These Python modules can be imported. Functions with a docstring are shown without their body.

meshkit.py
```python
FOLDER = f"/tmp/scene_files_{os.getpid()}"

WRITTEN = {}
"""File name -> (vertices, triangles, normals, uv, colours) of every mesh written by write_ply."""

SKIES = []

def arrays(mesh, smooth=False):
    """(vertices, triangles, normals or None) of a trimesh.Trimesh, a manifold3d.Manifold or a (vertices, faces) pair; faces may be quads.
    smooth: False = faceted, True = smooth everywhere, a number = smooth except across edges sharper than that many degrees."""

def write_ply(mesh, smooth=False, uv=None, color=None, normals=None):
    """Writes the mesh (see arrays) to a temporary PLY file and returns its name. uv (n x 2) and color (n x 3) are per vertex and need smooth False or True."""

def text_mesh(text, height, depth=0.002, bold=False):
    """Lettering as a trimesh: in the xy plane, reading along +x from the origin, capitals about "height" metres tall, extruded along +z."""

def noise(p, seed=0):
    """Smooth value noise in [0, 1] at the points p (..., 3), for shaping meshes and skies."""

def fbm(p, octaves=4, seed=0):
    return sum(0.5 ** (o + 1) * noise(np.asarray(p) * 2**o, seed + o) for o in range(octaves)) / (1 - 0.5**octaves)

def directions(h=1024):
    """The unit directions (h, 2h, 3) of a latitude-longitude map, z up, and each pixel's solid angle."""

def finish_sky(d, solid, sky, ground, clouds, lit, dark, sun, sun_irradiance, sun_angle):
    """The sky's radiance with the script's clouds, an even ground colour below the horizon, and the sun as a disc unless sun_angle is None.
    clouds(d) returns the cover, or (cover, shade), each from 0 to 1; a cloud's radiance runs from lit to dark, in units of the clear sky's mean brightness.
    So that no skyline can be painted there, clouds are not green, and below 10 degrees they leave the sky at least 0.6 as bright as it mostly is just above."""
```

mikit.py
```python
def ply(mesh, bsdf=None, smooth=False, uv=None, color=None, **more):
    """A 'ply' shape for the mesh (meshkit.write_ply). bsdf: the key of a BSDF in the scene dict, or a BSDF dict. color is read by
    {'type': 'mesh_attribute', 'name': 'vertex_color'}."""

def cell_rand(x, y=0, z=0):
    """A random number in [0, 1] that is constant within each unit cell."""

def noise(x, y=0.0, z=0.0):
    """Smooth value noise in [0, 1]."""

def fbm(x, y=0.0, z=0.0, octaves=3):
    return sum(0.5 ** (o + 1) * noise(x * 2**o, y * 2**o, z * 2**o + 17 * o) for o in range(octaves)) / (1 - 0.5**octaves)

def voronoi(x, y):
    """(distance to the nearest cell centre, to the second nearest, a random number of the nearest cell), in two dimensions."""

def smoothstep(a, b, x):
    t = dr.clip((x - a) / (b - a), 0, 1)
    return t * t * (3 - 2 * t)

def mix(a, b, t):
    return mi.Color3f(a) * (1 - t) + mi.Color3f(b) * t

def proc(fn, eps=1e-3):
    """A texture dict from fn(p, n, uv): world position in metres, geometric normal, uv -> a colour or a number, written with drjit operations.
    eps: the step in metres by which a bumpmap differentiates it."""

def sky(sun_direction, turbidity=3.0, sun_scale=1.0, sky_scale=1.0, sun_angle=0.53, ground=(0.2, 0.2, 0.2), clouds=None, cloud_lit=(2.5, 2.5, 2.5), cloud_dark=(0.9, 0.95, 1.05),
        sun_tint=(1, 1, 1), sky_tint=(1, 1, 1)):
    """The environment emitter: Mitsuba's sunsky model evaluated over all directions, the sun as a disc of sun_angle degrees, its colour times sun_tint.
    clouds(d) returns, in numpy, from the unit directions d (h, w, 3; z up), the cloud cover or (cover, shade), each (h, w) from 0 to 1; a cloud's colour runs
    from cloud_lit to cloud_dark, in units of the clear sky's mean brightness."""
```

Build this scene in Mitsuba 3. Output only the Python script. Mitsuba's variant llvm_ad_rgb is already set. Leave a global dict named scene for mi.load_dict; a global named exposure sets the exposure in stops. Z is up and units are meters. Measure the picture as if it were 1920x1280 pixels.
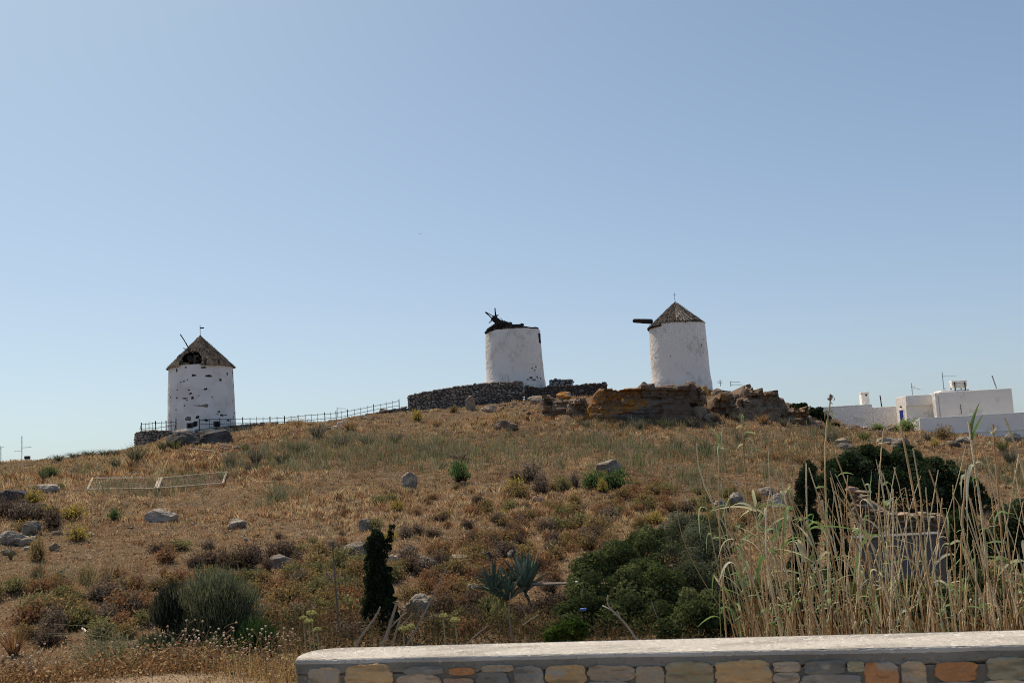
import math
import numpy as np, trimesh, manifold3d as m3
import mitsuba as mi, drjit as dr
import mikit, meshkit
from scipy.interpolate import RBFInterpolator, RegularGridInterpolator

# ------------------------------------------------------------------ camera, sky, exposure
F, PITCH, ROLL, EYE = 2000.0, math.atan(0.118), 0.055, np.array([0.0, 0.0, 1.65])
fwd = np.array([0, math.cos(PITCH), math.sin(PITCH)])
_r0, _u0 = np.array([1.0, 0, 0]), np.array([0, -math.sin(PITCH), math.cos(PITCH)])
right = _r0 * math.cos(ROLL) - _u0 * math.sin(ROLL)
up = _u0 * math.cos(ROLL) + _r0 * math.sin(ROLL)
T = mi.ScalarTransform4f
scene, labels = {}, {}
scene['camera'] = {'type': 'perspective', 'fov': math.degrees(2 * math.atan(960 / F)), 'fov_axis': 'x', 'near_clip': 0.1, 'far_clip': 20000.0,
                   'to_world': T().look_at(origin=EYE.tolist(), target=(EYE + fwd).tolist(), up=up.tolist())}
SUN_AZ, SUN_EL = math.radians(-38), math.radians(59)
SUN = [math.sin(SUN_AZ) * math.cos(SUN_EL), math.cos(SUN_AZ) * math.cos(SUN_EL), math.sin(SUN_EL)]
scene['sky'] = mikit.sky(SUN, turbidity=5.0, ground=(0.22, 0.17, 0.12), sky_tint=(1.06, 1.11, 1.07))
exposure = 1.55

# ------------------------------------------------------------------ helpers
def ray(px, py):
    px, py = np.asarray(px, float), np.asarray(py, float)
    return fwd + right * ((px - 960) / F)[..., None] - up * ((py - 640) / F)[..., None]

def at(px, py, Y):
    """the point of the place that stands Y metres ahead and shows at that pixel of the photograph"""
    d = ray(px, py)
    return EYE + d * (np.asarray(Y, float) / d[..., 1])[..., None]

def onz(px, py, z):
    d = ray(px, py)
    return EYE + d * ((z - EYE[2]) / d[..., 2])[..., None]

def proj(P):
    q = np.asarray(P, float) - EYE
    w = q @ fwd
    return 960 + F * (q @ right) / w, 640 - F * (q @ up) / w

def R(seed):
    return np.random.default_rng(seed)

_used = {}
def numbered(name):
    n = _used.get(name, -1) + 1
    _used[name] = n
    return name if n == 0 else f'{name}_{n:03d}'

def thing(name, label, cat, group=None):
    k = numbered(name)
    labels[k] = {'label': label, 'category': cat}
    if group:
        labels[k]['group'] = group
    return k

def part(parent, name, shape, label=None, kind=None, xf=None):
    k = numbered(f'{parent}__{name}')
    scene[k] = {**shape, 'to_world': xf} if xf is not None else shape
    if label or kind:
        labels[k] = {}
        if label: labels[k]['label'] = label
        if kind: labels[k]['kind'] = kind
    return k

def single(name, shape, label, cat, group=None, xf=None):
    k = thing(name, label, cat, group)
    scene[k] = {**shape, 'to_world': xf} if xf is not None else shape
    return k

def xform(loc, rotz=0.0, scale=1.0, tilt=None):
    t = T().translate(list(map(float, loc)))
    if tilt is not None:
        t = t @ T().rotate(list(map(float, tilt[0])), float(tilt[1]))
    return t @ T().rotate([0, 0, 1], float(rotz)) @ T().scale(scale if np.isscalar(scale) else list(map(float, scale)))

def mat(mesh):
    return meshkit.arrays(mesh)[:2]

def join(parts):
    """(vertices, faces, colours) tuples or (v, f) pairs -> one"""
    vs, fs, cs, n = [], [], [], 0
    for p in parts:
        vs.append(p[0]); fs.append(np.asarray(p[1]) + n); n += len(p[0])
        if len(p) > 2: cs.append(p[2])
    return (np.vstack(vs), np.vstack(fs)) + ((np.vstack(cs),) if cs else ())

def paint(mesh, col, seed=0, var=0.25, freq=3.0, col2=None, oct=4, sharp=0.0):
    """vertex colours: a base colour with mottling in the object's own grain"""
    v, f = mat(mesh)
    n = meshkit.fbm(v * freq + seed * 7.13, oct, seed)
    c = np.asarray(col, float)[None] * (1 + var * 2.4 * (n - 0.5))[:, None]
    if col2 is not None:
        m = meshkit.fbm(v * freq * 0.45 + 31.7 + seed, 4, seed + 5)
        t = np.clip((m - 0.5) / max(0.02, 0.16 - sharp) + 0.35, 0, 1)[:, None]
        c = c * (1 - t) + np.asarray(col2)[None] * t * (1 + var * 2 * (n - 0.5))[:, None]
    return v, f, np.clip(c, 0.005, 0.95)

def vply(m, bsdf='coloured', smooth=False):
    """a mesh whose faces each have a colour of their own: the colour is packed into the face's texture coordinate (7 bits a channel, square rooted)"""
    v, f, c = np.asarray(m[0], float), np.asarray(m[1]), np.asarray(m[2], float)
    same = len(f) and np.abs(c[f] - c[f][:, :1]).max() < 1e-9
    n = None
    if smooth:
        n = meshkit.arrays((v, f), True)[2]
    if not same:
        fc = c[f].mean(1); v = v[f].reshape(-1, 3); n = None if n is None else n[f].reshape(-1, 3)
        c = np.repeat(fc, 3, axis=0); f = np.arange(len(v)).reshape(-1, 3)
    q_ = np.round(np.sqrt(np.clip(c, 0, 1)) * 127).astype(int)
    u = (q_[:, 0] * 16384 + q_[:, 1] * 128 + q_[:, 2]).astype(float)
    path = meshkit.write_ply((v, f), False, np.stack([u, u * 0], 1), None, normals=n)
    return {'type': 'ply', 'filename': path, 'face_normals': n is None, 'bsdf': {'type': 'ref', 'id': bsdf}}

def box(lo, hi):
    lo, hi = np.asarray(lo, float), np.asarray(hi, float)
    b = trimesh.creation.box(extents=hi - lo); b.apply_translation((lo + hi) / 2)
    return np.array(b.vertices), np.array(b.faces)

def bevel_box(lo, hi, b):
    lo, hi = np.asarray(lo, float), np.asarray(hi, float)
    pts = []
    for c in np.ndindex(2, 2, 2):
        p = np.where(np.array(c) == 1, hi, lo); s = np.where(np.array(c) == 1, -1, 1)
        for k in range(3):
            q = p + s * b; q[k] = p[k]; pts.append(q)
    h = trimesh.convex.convex_hull(np.array(pts))
    return np.array(h.vertices), np.array(h.faces)

def tube(points, radii, sides=6):
    p = np.asarray(points, float); n = len(p)
    r = np.broadcast_to(np.asarray(radii, float), (n,))
    t = np.gradient(p, axis=0); t /= np.linalg.norm(t, axis=1, keepdims=True) + 1e-12
    ref = np.array([0, 0, 1.0]) if abs(t[:, 2]).mean() < 0.85 else np.array([1.0, 0, 0])
    a = np.cross(t, ref); a /= np.linalg.norm(a, axis=1, keepdims=True) + 1e-12
    b = np.cross(t, a)
    ang = np.arange(sides) * 2 * np.pi / sides
    v = p[:, None] + r[:, None, None] * (np.cos(ang)[None, :, None] * a[:, None] + np.sin(ang)[None, :, None] * b[:, None])
    v = v.reshape(-1, 3)
    i, j = np.meshgrid(np.arange(n - 1), np.arange(sides), indexing='ij')
    q = np.stack([i * sides + j, i * sides + (j + 1) % sides, (i + 1) * sides + (j + 1) % sides, (i + 1) * sides + j], -1).reshape(-1, 4)
    f = np.vstack([q[:, [0, 1, 2]], q[:, [0, 2, 3]]])
    v = np.vstack([v, p[:1], p[-1:]])
    k = np.arange(sides); k1 = (k + 1) % sides
    f = np.vstack([f, np.stack([k1, k, k * 0 + n * sides], 1), np.stack([(n - 1) * sides + k, (n - 1) * sides + k1, k * 0 + n * sides + 1], 1)])
    return v, f

def curve(pts, n=10):
    """a smooth line through the points"""
    pts = np.asarray(pts, float)
    if len(pts) == 2:
        s = np.linspace(0, 1, n)[:, None]
        return pts[0] * (1 - s) + pts[1] * s
    from scipy.interpolate import CubicSpline
    d = np.r_[0, np.cumsum(np.linalg.norm(np.diff(pts, axis=0), axis=1))]
    return CubicSpline(d, pts)(np.linspace(0, d[-1], n))

_ico = {}
def ico(n):
    if n not in _ico:
        m = trimesh.creation.icosphere(n); _ico[n] = (np.array(m.vertices), np.array(m.faces))
    return _ico[n]

def rock(size, seed, sub=3, facets=14, rough=0.12, soft=0.04):
    """a faceted, weathered boulder about SIZE metres in x, y, z, its centre at the origin"""
    d, f = ico(sub); g = R(seed)
    n = g.normal(size=(facets, 3)); n /= np.linalg.norm(n, axis=1, keepdims=True)
    n = np.vstack([n, np.eye(3), -np.eye(3)]); h = np.r_[g.uniform(0.62, 1.0, facets), np.full(6, 0.92)]
    dot = d @ n.T
    r = np.min(np.where(dot > 0.05, h / np.maximum(dot, 0.05), 9), axis=1)
    r = r * (1 - soft) + soft * 0.9
    fr = 1.7
    r = r * (1 + rough * 2 * (meshkit.fbm(d * fr + seed * 3.1, 5, seed) - 0.5) * 1.6 + rough * 0.5 * (meshkit.fbm(d * 7 + seed, 3, seed + 3) - 0.5))
    return d * r[:, None] * np.asarray(size) / 2, f

GREY, PALE, TAN, BROWN, DARK = (0.215, 0.185, 0.148), (0.36, 0.312, 0.25), (0.27, 0.21, 0.145), (0.20, 0.145, 0.10), (0.10, 0.088, 0.076)
OCHRE, LICHEN = (0.30, 0.22, 0.13), (0.42, 0.19, 0.035)

# ------------------------------------------------------------------ materials
def _unpack(p, n, uv):
    k = dr.floor(uv.x + 0.5); r = dr.floor(k / 16384.0); k = k - r * 16384.0; g_ = dr.floor(k / 128.0); b_ = k - g_ * 128.0
    return mi.Color3f(dr.square(r / 127.0), dr.square(g_ / 127.0), dr.square(b_ / 127.0))
VC = mikit.proc(_unpack)
scene['coloured'] = {'type': 'twosided', 'bsdf': {'type': 'principled', 'base_color': VC, 'roughness': 0.85, 'specular': 0.25}}
scene['leafy'] = {'type': 'principledthin', 'base_color': VC, 'roughness': 0.55, 'diff_trans': 0.75, 'spec_trans': 0.0, 'eta': 1.35}
scene['strawy'] = {'type': 'principledthin', 'base_color': VC, 'roughness': 0.8, 'diff_trans': 0.9, 'spec_trans': 0.0, 'eta': 1.2}
def _rockbump(p, n, uv):
    return mikit.fbm(p.x * 9, p.y * 9, p.z * 14, 4)
scene['stony'] = {'type': 'bumpmap', 'arbitrary': mikit.proc(_rockbump, 0.01), 'scale': 0.06,
                  'bsdf': {'type': 'twosided', 'bsdf': {'type': 'principled', 'base_color': VC, 'roughness': 0.9, 'specular': 0.2}}}
scene['metal_paint'] = {'type': 'twosided', 'bsdf': {'type': 'principled', 'base_color': {'type': 'rgb', 'value': [0.025, 0.024, 0.028]}, 'roughness': 0.6}}
scene['antenna_metal'] = {'type': 'twosided', 'bsdf': {'type': 'principled', 'base_color': {'type': 'rgb', 'value': [0.22, 0.23, 0.25]}, 'roughness': 0.45, 'metallic': 0.6}}

def _plaster(p, n, uv):
    # whitewash with grey weather stains, finer specks, and drips that run down the wall
    a = mikit.fbm(p.x * 0.9, p.y * 0.9, p.z * 0.55, 4)
    b = mikit.fbm(p.x * 5 + 3, p.y * 5, p.z * 2.2, 4)
    st = mikit.smoothstep(0.50, 0.68, a * 0.62 + b * 0.38)
    c = mikit.mix((0.84, 0.80, 0.74), (0.55, 0.51, 0.46), st * 0.6)
    sp = mikit.smoothstep(0.70, 0.80, mikit.fbm(p.x * 11, p.y * 11 + 7, p.z * 9, 3))
    return mikit.mix(c, (0.34, 0.30, 0.25), sp * 0.4)
def _plbump(p, n, uv):
    return mikit.fbm(p.x * 3.5, p.y * 3.5, p.z * 3.5, 4)
scene['old_plaster'] = {'type': 'bumpmap', 'arbitrary': mikit.proc(_plbump, 0.02), 'scale': 0.06,
                        'bsdf': {'type': 'twosided', 'bsdf': {'type': 'diffuse', 'reflectance': mikit.proc(_plaster)}}}
def _whitewash(p, n, uv):
    a = mikit.fbm(p.x * 1.3, p.y * 1.3, p.z * 1.1, 4)
    b = mikit.fbm(p.x * 8, p.y * 8, p.z * 3, 3)
    st = mikit.smoothstep(0.55, 0.74, a * 0.7 + b * 0.3)
    return mikit.mix((0.90, 0.85, 0.77), (0.64, 0.595, 0.53), st * 0.6)
scene['fresh_plaster'] = {'type': 'bumpmap', 'arbitrary': mikit.proc(_plbump, 0.02), 'scale': 0.03,
                          'bsdf': {'type': 'twosided', 'bsdf': {'type': 'diffuse', 'reflectance': mikit.proc(_whitewash)}}}
def _clean(p, n, uv):
    a = mikit.fbm(p.x * 0.8, p.y * 0.8, p.z * 0.8, 3)
    return mikit.mix((0.86, 0.83, 0.785), (0.74, 0.71, 0.665), mikit.smoothstep(0.4, 0.7, a))
scene['mill_white'] = {'type': 'bumpmap', 'arbitrary': mikit.proc(_plbump, 0.02), 'scale': 0.07,
                       'bsdf': {'type': 'twosided', 'bsdf': {'type': 'diffuse', 'reflectance': mikit.proc(_clean)}}}
def _concrete(p, n, uv):
    a = mikit.fbm(p.x * 3.5, p.y * 11, p.z * 6, 5)
    g = mikit.fbm(p.x * 140, p.y * 140, p.z * 140, 2)
    c = mikit.mix((0.55, 0.515, 0.455), (0.40, 0.375, 0.33), mikit.smoothstep(0.36, 0.64, a))
    c = mikit.mix(c, (0.28, 0.26, 0.24), mikit.smoothstep(0.68, 0.80, g) * 0.7)
    return mikit.mix(c, (0.72, 0.70, 0.66), mikit.smoothstep(0.70, 0.78, mikit.fbm(p.x * 60, p.y * 60, p.z * 60 + 9, 2)) * 0.6)
def _concbump(p, n, uv):
    return mikit.fbm(p.x * 45, p.y * 45, p.z * 45, 4) + 0.6 * mikit.smoothstep(0.66, 0.78, 1 - mikit.fbm(p.x * 80, p.y * 80, p.z * 80, 2))
scene['rough_concrete'] = {'type': 'bumpmap', 'arbitrary': mikit.proc(_concbump, 0.002), 'scale': 0.0045,
                           'bsdf': {'type': 'twosided', 'bsdf': {'type': 'diffuse', 'reflectance': mikit.proc(_concrete)}}}
def _soil(p, n, uv):
    a = mikit.fbm(p.x * 0.16, p.y * 0.16, 3.0, 4)
    b = mikit.fbm(p.x * 1.1, p.y * 1.1, 7.0, 4)
    g = mikit.fbm(p.x * 7, p.y * 7, 1.0, 3)
    c = mikit.mix((0.135, 0.092, 0.056), (0.170, 0.122, 0.076), mikit.smoothstep(0.38, 0.62, a))
    c = mikit.mix(c, (0.15, 0.082, 0.043), mikit.smoothstep(0.52, 0.72, b) * 0.6)
    near = 1 - mikit.smoothstep(10.0, 13.5, p.y)     # trodden sand and grit of the road's verge
    c = mikit.mix(c, (0.31, 0.235, 0.155), near * mikit.smoothstep(0.30, 0.55, b))
    c = mikit.mix(c, (0.12, 0.075, 0.045), mikit.smoothstep(0.56, 0.72, g) * 0.6)
    return mikit.mix(c, (0.42, 0.37, 0.30), mikit.smoothstep(0.70, 0.78, mikit.fbm(p.x * 12, p.y * 12, 4.0, 2)) * 0.5)
scene['dry_soil'] = {'type': 'bumpmap', 'arbitrary': mikit.proc(lambda p, n, uv: mikit.fbm(p.x * 5, p.y * 5, 0.0, 4), 0.02), 'scale': 0.10,
                     'bsdf': {'type': 'diffuse', 'reflectance': mikit.proc(_soil)}}

# ------------------------------------------------------------------ the hillside: one sheet from the road to the horizon
CREST = [(-420, 905, 100), (-200, 890, 98), (0, 874, 96), (100, 864, 94), (200, 851, 94), (262, 838, 94), (330, 806, 97), (450, 800, 98), (600, 790, 103), (690, 781, 106),
         (763, 772, 108), (860, 764, 109), (980, 754, 110), (1060, 750, 110), (1130, 746, 109), (1210, 738, 108), (1330, 734, 107), (1400, 742, 105),
         (1470, 756, 103), (1525, 775, 101), (1570, 802, 99), (1700, 808, 97), (1920, 822, 95), (2200, 842, 95), (2450, 860, 95)]
ROWS = [(835, 84), (900, 67), (950, 57), (1000, 49), (1050, 43), (1100, 37.5), (1150, 33.5), (1195, 30)]
_p, _z = [], []
def _ctl(P):
    _p.append(P[:2]); _z.append(P[2])
for px, py, Y in CREST:
    c = at(px, py, Y); _ctl(c)
    for d, dz in ((9, -0.2), (25, -1.6), (60, -7), (110, -16)):
        k = (Y + d) / Y
        _ctl(np.array([c[0] * k, c[1] * k, c[2] + dz]))
    for qy, Yq in ROWS:
        if qy > py + 28:
            _ctl(at(px, qy, min(Yq, Y - 8)))
for px in (-420, -200, 0, 200, 400, 600, 760, 980, 1210, 1470, 1700, 1920, 2200, 2450):   # the bottom of the little valley
    c = at(px, 1195, 30)
    for Y, dz in ((25, -0.25), (20, -0.2)):
        _ctl(np.array([c[0] * Y / 30, Y, c[2] + dz]))
for x in np.arange(-14, 15, 3.0):
    leftish = x < 0.3
    for y, z in (((9.0, 0.0), (11.5, -0.45), (15, -1.5)) if leftish else ((6.0, -0.7), (9, -1.5), (14, -2.6))):
        _ctl(np.array([x, y, z]))
    _ctl(np.array([x, 4.6, 0.0 if leftish else -0.15])); _ctl(np.array([x, 0.0, 0.0])); _ctl(np.array([x, -10.0, 0.0]))
_pts = np.array(_p)
_rbf = RBFInterpolator(_pts, np.array(_z), kernel='thin_plate_spline', smoothing=0.5, neighbors=40)
XG = np.unique(np.r_[np.linspace(-6000, -300, 12), np.linspace(-300, -90, 15), np.linspace(-90, 90, 301), np.linspace(90, 300, 15), np.linspace(300, 6000, 12)])
YG = np.unique(np.r_[np.linspace(-4000, -60, 8), np.linspace(-60, 0, 11), np.linspace(0, 24, 61), np.linspace(24, 135, 211), np.linspace(135, 320, 25), np.linspace(320, 8000, 14)])
gx, gy = np.meshgrid(XG, YG, indexing='ij')
q = np.stack([np.clip(gx, -95, 95), np.clip(gy, -10, 200)], -1).reshape(-1, 2)
gz = _rbf(q).reshape(gx.shape)
far = np.clip((np.maximum(np.abs(gx) - 90, gy - 190)) / 160, 0, 1); far = far * far * (3 - 2 * far)
gz = gz * (1 - far) + (-26.0) * far
near = np.clip((2.5 - gy) / 3, 0, 1); gz = np.where(np.abs(gx) < 300, gz * (1 - near), gz)
q3 = np.stack([gx, gy, gx * 0], -1)
amp = np.clip((gy - 4) / 30, 0.04, 1)
gz = gz + amp * (0.62 * (meshkit.fbm(q3 * 0.22, 4, 1) - 0.5) + 0.5 * (meshkit.fbm(q3 * 0.9, 3, 2) - 0.5) * (np.abs(gx) < 95))
_H = RegularGridInterpolator((XG, YG), gz, bounds_error=False, fill_value=None)
def H(x, y):
    x, y = np.broadcast_arrays(np.asarray(x, float), np.asarray(y, float))
    return _H(np.stack([x, y], -1))
_n, _m = gx.shape
_i, _j = np.meshgrid(np.arange(_n - 1), np.arange(_m - 1), indexing='ij')
_qd = np.stack([_i * _m + _j, (_i + 1) * _m + _j, (_i + 1) * _m + _j + 1, _i * _m + _j + 1], -1).reshape(-1, 4)
scene['hillside'] = mikit.ply((np.stack([gx, gy, gz], -1).reshape(-1, 3), _qd), 'dry_soil', smooth=True)
labels['hillside'] = {'label': 'dry sunburnt hillside that rises to the ridge with the three windmills', 'kind': 'structure'}

def _roadtop(p, n, uv):
    g = mikit.fbm(p.x * 60, p.y * 60, 1.0, 3)
    return mikit.mix((0.19, 0.178, 0.16), (0.27, 0.252, 0.225), mikit.smoothstep(0.35, 0.7, g))
scene['road_bounce_grey'] = {'type': 'diffuse', 'reflectance': mikit.proc(_roadtop)}  # added unseen road, its grey set for light bounced onto the wall face
_rx, _ry = np.meshgrid(np.linspace(-60, 60, 61), np.linspace(-4.2, 3.3, 6), indexing='ij')
_rk = np.arange(60)[:, None] * 6 + np.arange(5)[None]
scene['road'] = mikit.ply((np.stack([_rx, _ry, _rx * 0 + 0.03], -1).reshape(-1, 3), np.stack([_rk, _rk + 6, _rk + 7, _rk + 1], -1).reshape(-1, 4)), 'road_bounce_grey')
labels['road'] = {'label': 'unseen road before the stone wall, its grey set to bounce light onto it', 'kind': 'structure'}

_steps = np.exp(np.linspace(math.log(5.0), math.log(170.0), 900))
def gnd(px, py, ymin=14.0):
    """the first point of the hillside beyond YMIN metres that shows at the pixel"""
    px, py = np.broadcast_arrays(np.atleast_1d(np.asarray(px, float)), np.atleast_1d(np.asarray(py, float)))
    out = np.zeros(px.shape + (3,))
    for k in np.ndindex(px.shape):
        d = ray(px[k], py[k])
        t = _steps[_steps >= ymin]
        P = EYE + d * (t / d[1])[:, None]
        below = P[:, 2] < H(P[:, 0], P[:, 1])
        i = int(np.argmax(below)) if below.any() else len(t) - 1
        if below.any() and i > 0:
            a, b = P[i - 1], P[i]
            ga, gb = a[2] - H(a[0], a[1]), b[2] - H(b[0], b[1])
            out[k] = a + (b - a) * (ga / (ga - gb + 1e-9))
        else:
            # above the ridge: stand it on the crest
            h = P[:, 2] - H(P[:, 0], P[:, 1]); near_ridge = int(np.argmin(h / t))
            out[k] = P[near_ridge]; out[k][2] = H(P[near_ridge, 0], P[near_ridge, 1])
    return out if out.shape[0] > 1 else out[0]

def drop(P, dz=0.0):
    P = np.array(P, float); P[..., 2] = H(P[..., 0], P[..., 1]) + dz
    return P

# ------------------------------------------------------------------ windmills
def ray_cone(px, py, C, r_of):
    """where the pixel's ray meets the round wall about the axis through C whose radius is r_of(height above C)"""
    d = ray(px, py); d = d / np.linalg.norm(d)
    r = r_of(1.0)
    for _ in range(4):
        o = EYE[:2] - C[:2]; a = d[:2] @ d[:2]; b = o @ d[:2]; c = o @ o - r * r
        disc = b * b - a * c
        t = (-b - math.sqrt(max(disc, 0))) / a
        P = EYE + d * t
        r = r_of(P[2] - C[2])
    n = np.array([P[0] - C[0], P[1] - C[1], 0]); return P, n / np.linalg.norm(n)

def round_wall(rb, rt, h, seed, depth=1.2, thick=0.75, flare=0.0, ragged=0.0, seg=72, rows=20):
    """a tapering round tower of rubble under plaster, open at the top, slightly out of true"""
    g = R(seed); th = np.arange(seg) * 2 * np.pi / seg
    zs = np.r_[-depth, np.linspace(0, h, rows)]
    ring = []
    for z in zs:
        k = np.clip(z / h, -0.2, 1); r = rb + (rt - rb) * k + flare * max(0, 1 - max(z, 0) / 1.2) ** 2
        p = np.stack([np.cos(th) * 2, np.sin(th) * 2, th * 0 + z * 0.8], -1)
        r = r + 0.10 * (meshkit.fbm(p * 0.9 + seed * 9, 4, seed) - 0.5)
        zz = z + (ragged * 2 * (meshkit.fbm(np.stack([np.cos(th) * 4, np.sin(th) * 4, th * 0], -1), 3, seed + 1) - 0.5) if z == zs[-1] else 0)
        ring.append(np.stack([np.cos(th) * r, np.sin(th) * r, zz + th * 0], -1))
    top = ring[-1].copy(); top[:, :2] *= (rt - thick) / rt
    low = top.copy(); low[:, 2] = h * 0.3
    ring += [top, low]
    v = np.vstack(ring); n = len(ring)
    i, j = np.meshgrid(np.arange(n - 1), np.arange(seg), indexing='ij')
    qd = np.stack([i * seg + j, i * seg + (j + 1) % seg, (i + 1) * seg + (j + 1) % seg, (i + 1) * seg + j], -1).reshape(-1, 4)
    f = np.vstack([qd[:, [0, 1, 2]], qd[:, [0, 2, 3]]])
    v = np.vstack([v, [[0, 0, h * 0.3]]]); k = np.arange(seg); base = (n - 1) * seg
    f = np.vstack([f, np.stack([base + k, base + (k + 1) % seg, k * 0 + len(v) - 1], 1)])
    return v, f

def thatch(R0, h, seed, n=900, length=0.75, cols=((0.20, 0.165, 0.125), (0.13, 0.10, 0.078), (0.27, 0.235, 0.19)), hole=None, w=(0.04, 0.10), lift=0.05, low=0.0, sector=None):
    """bundles of old straw laid down the slope of a cone of radius R0 and height h: each a flat sprig that lies over the ones below"""
    g = R(seed)
    s = np.sqrt(g.uniform(0.004, 1.03, n)); a = g.uniform(0, 2 * np.pi, n) if sector is None else g.uniform(sector[0], sector[1], n)
    L = length * g.uniform(0.6, 1.3, n)
    sl = math.hypot(R0, h)
    s0 = np.clip(s - L / sl, 0.01, 1)
    def P(s, a, up_):
        nr = np.array([h, R0]) / sl
        return np.stack([np.cos(a) * (R0 * s + nr[0] * up_), np.sin(a) * (R0 * s + nr[0] * up_), h * (1 - s) + nr[1] * up_ - low * (s > 1)], -1)
    wd = g.uniform(*w, n); da = wd / np.maximum(R0 * s, 0.15); tw = g.normal(0, 0.10, n)
    up0, up1 = g.uniform(0, lift, n), g.uniform(0.3, 1.6, n) * lift
    A, B = P(s0, a - da * 0.4 + tw * da, up0), P(s0, a + da * 0.4 + tw * da, up0)
    C, D = P(s, a + da * 0.6, up1 + 0.02), P(s, a - da * 0.5, up1 + 0.02)
    M = P(s, a, up1 - 0.03)
    keep = np.ones(n, bool) if hole is None else ~hole(P((s + s0) / 2, a, 0))
    v = np.stack([A, B, C, D, M], 1)[keep]
    k = len(v); idx = np.arange(k)[:, None] * 5
    f = np.vstack([idx + np.array(t) for t in ([0, 1, 2], [0, 2, 3], [3, 2, 4])])
    c = 0.34 * np.asarray(cols)[g.integers(0, len(cols), n)] * g.uniform(0.5, 1.5, n)[:, None]
    return v.reshape(-1, 3), f, np.repeat(np.clip(c[keep], 0.01, 0.9), 5, axis=0)

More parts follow.
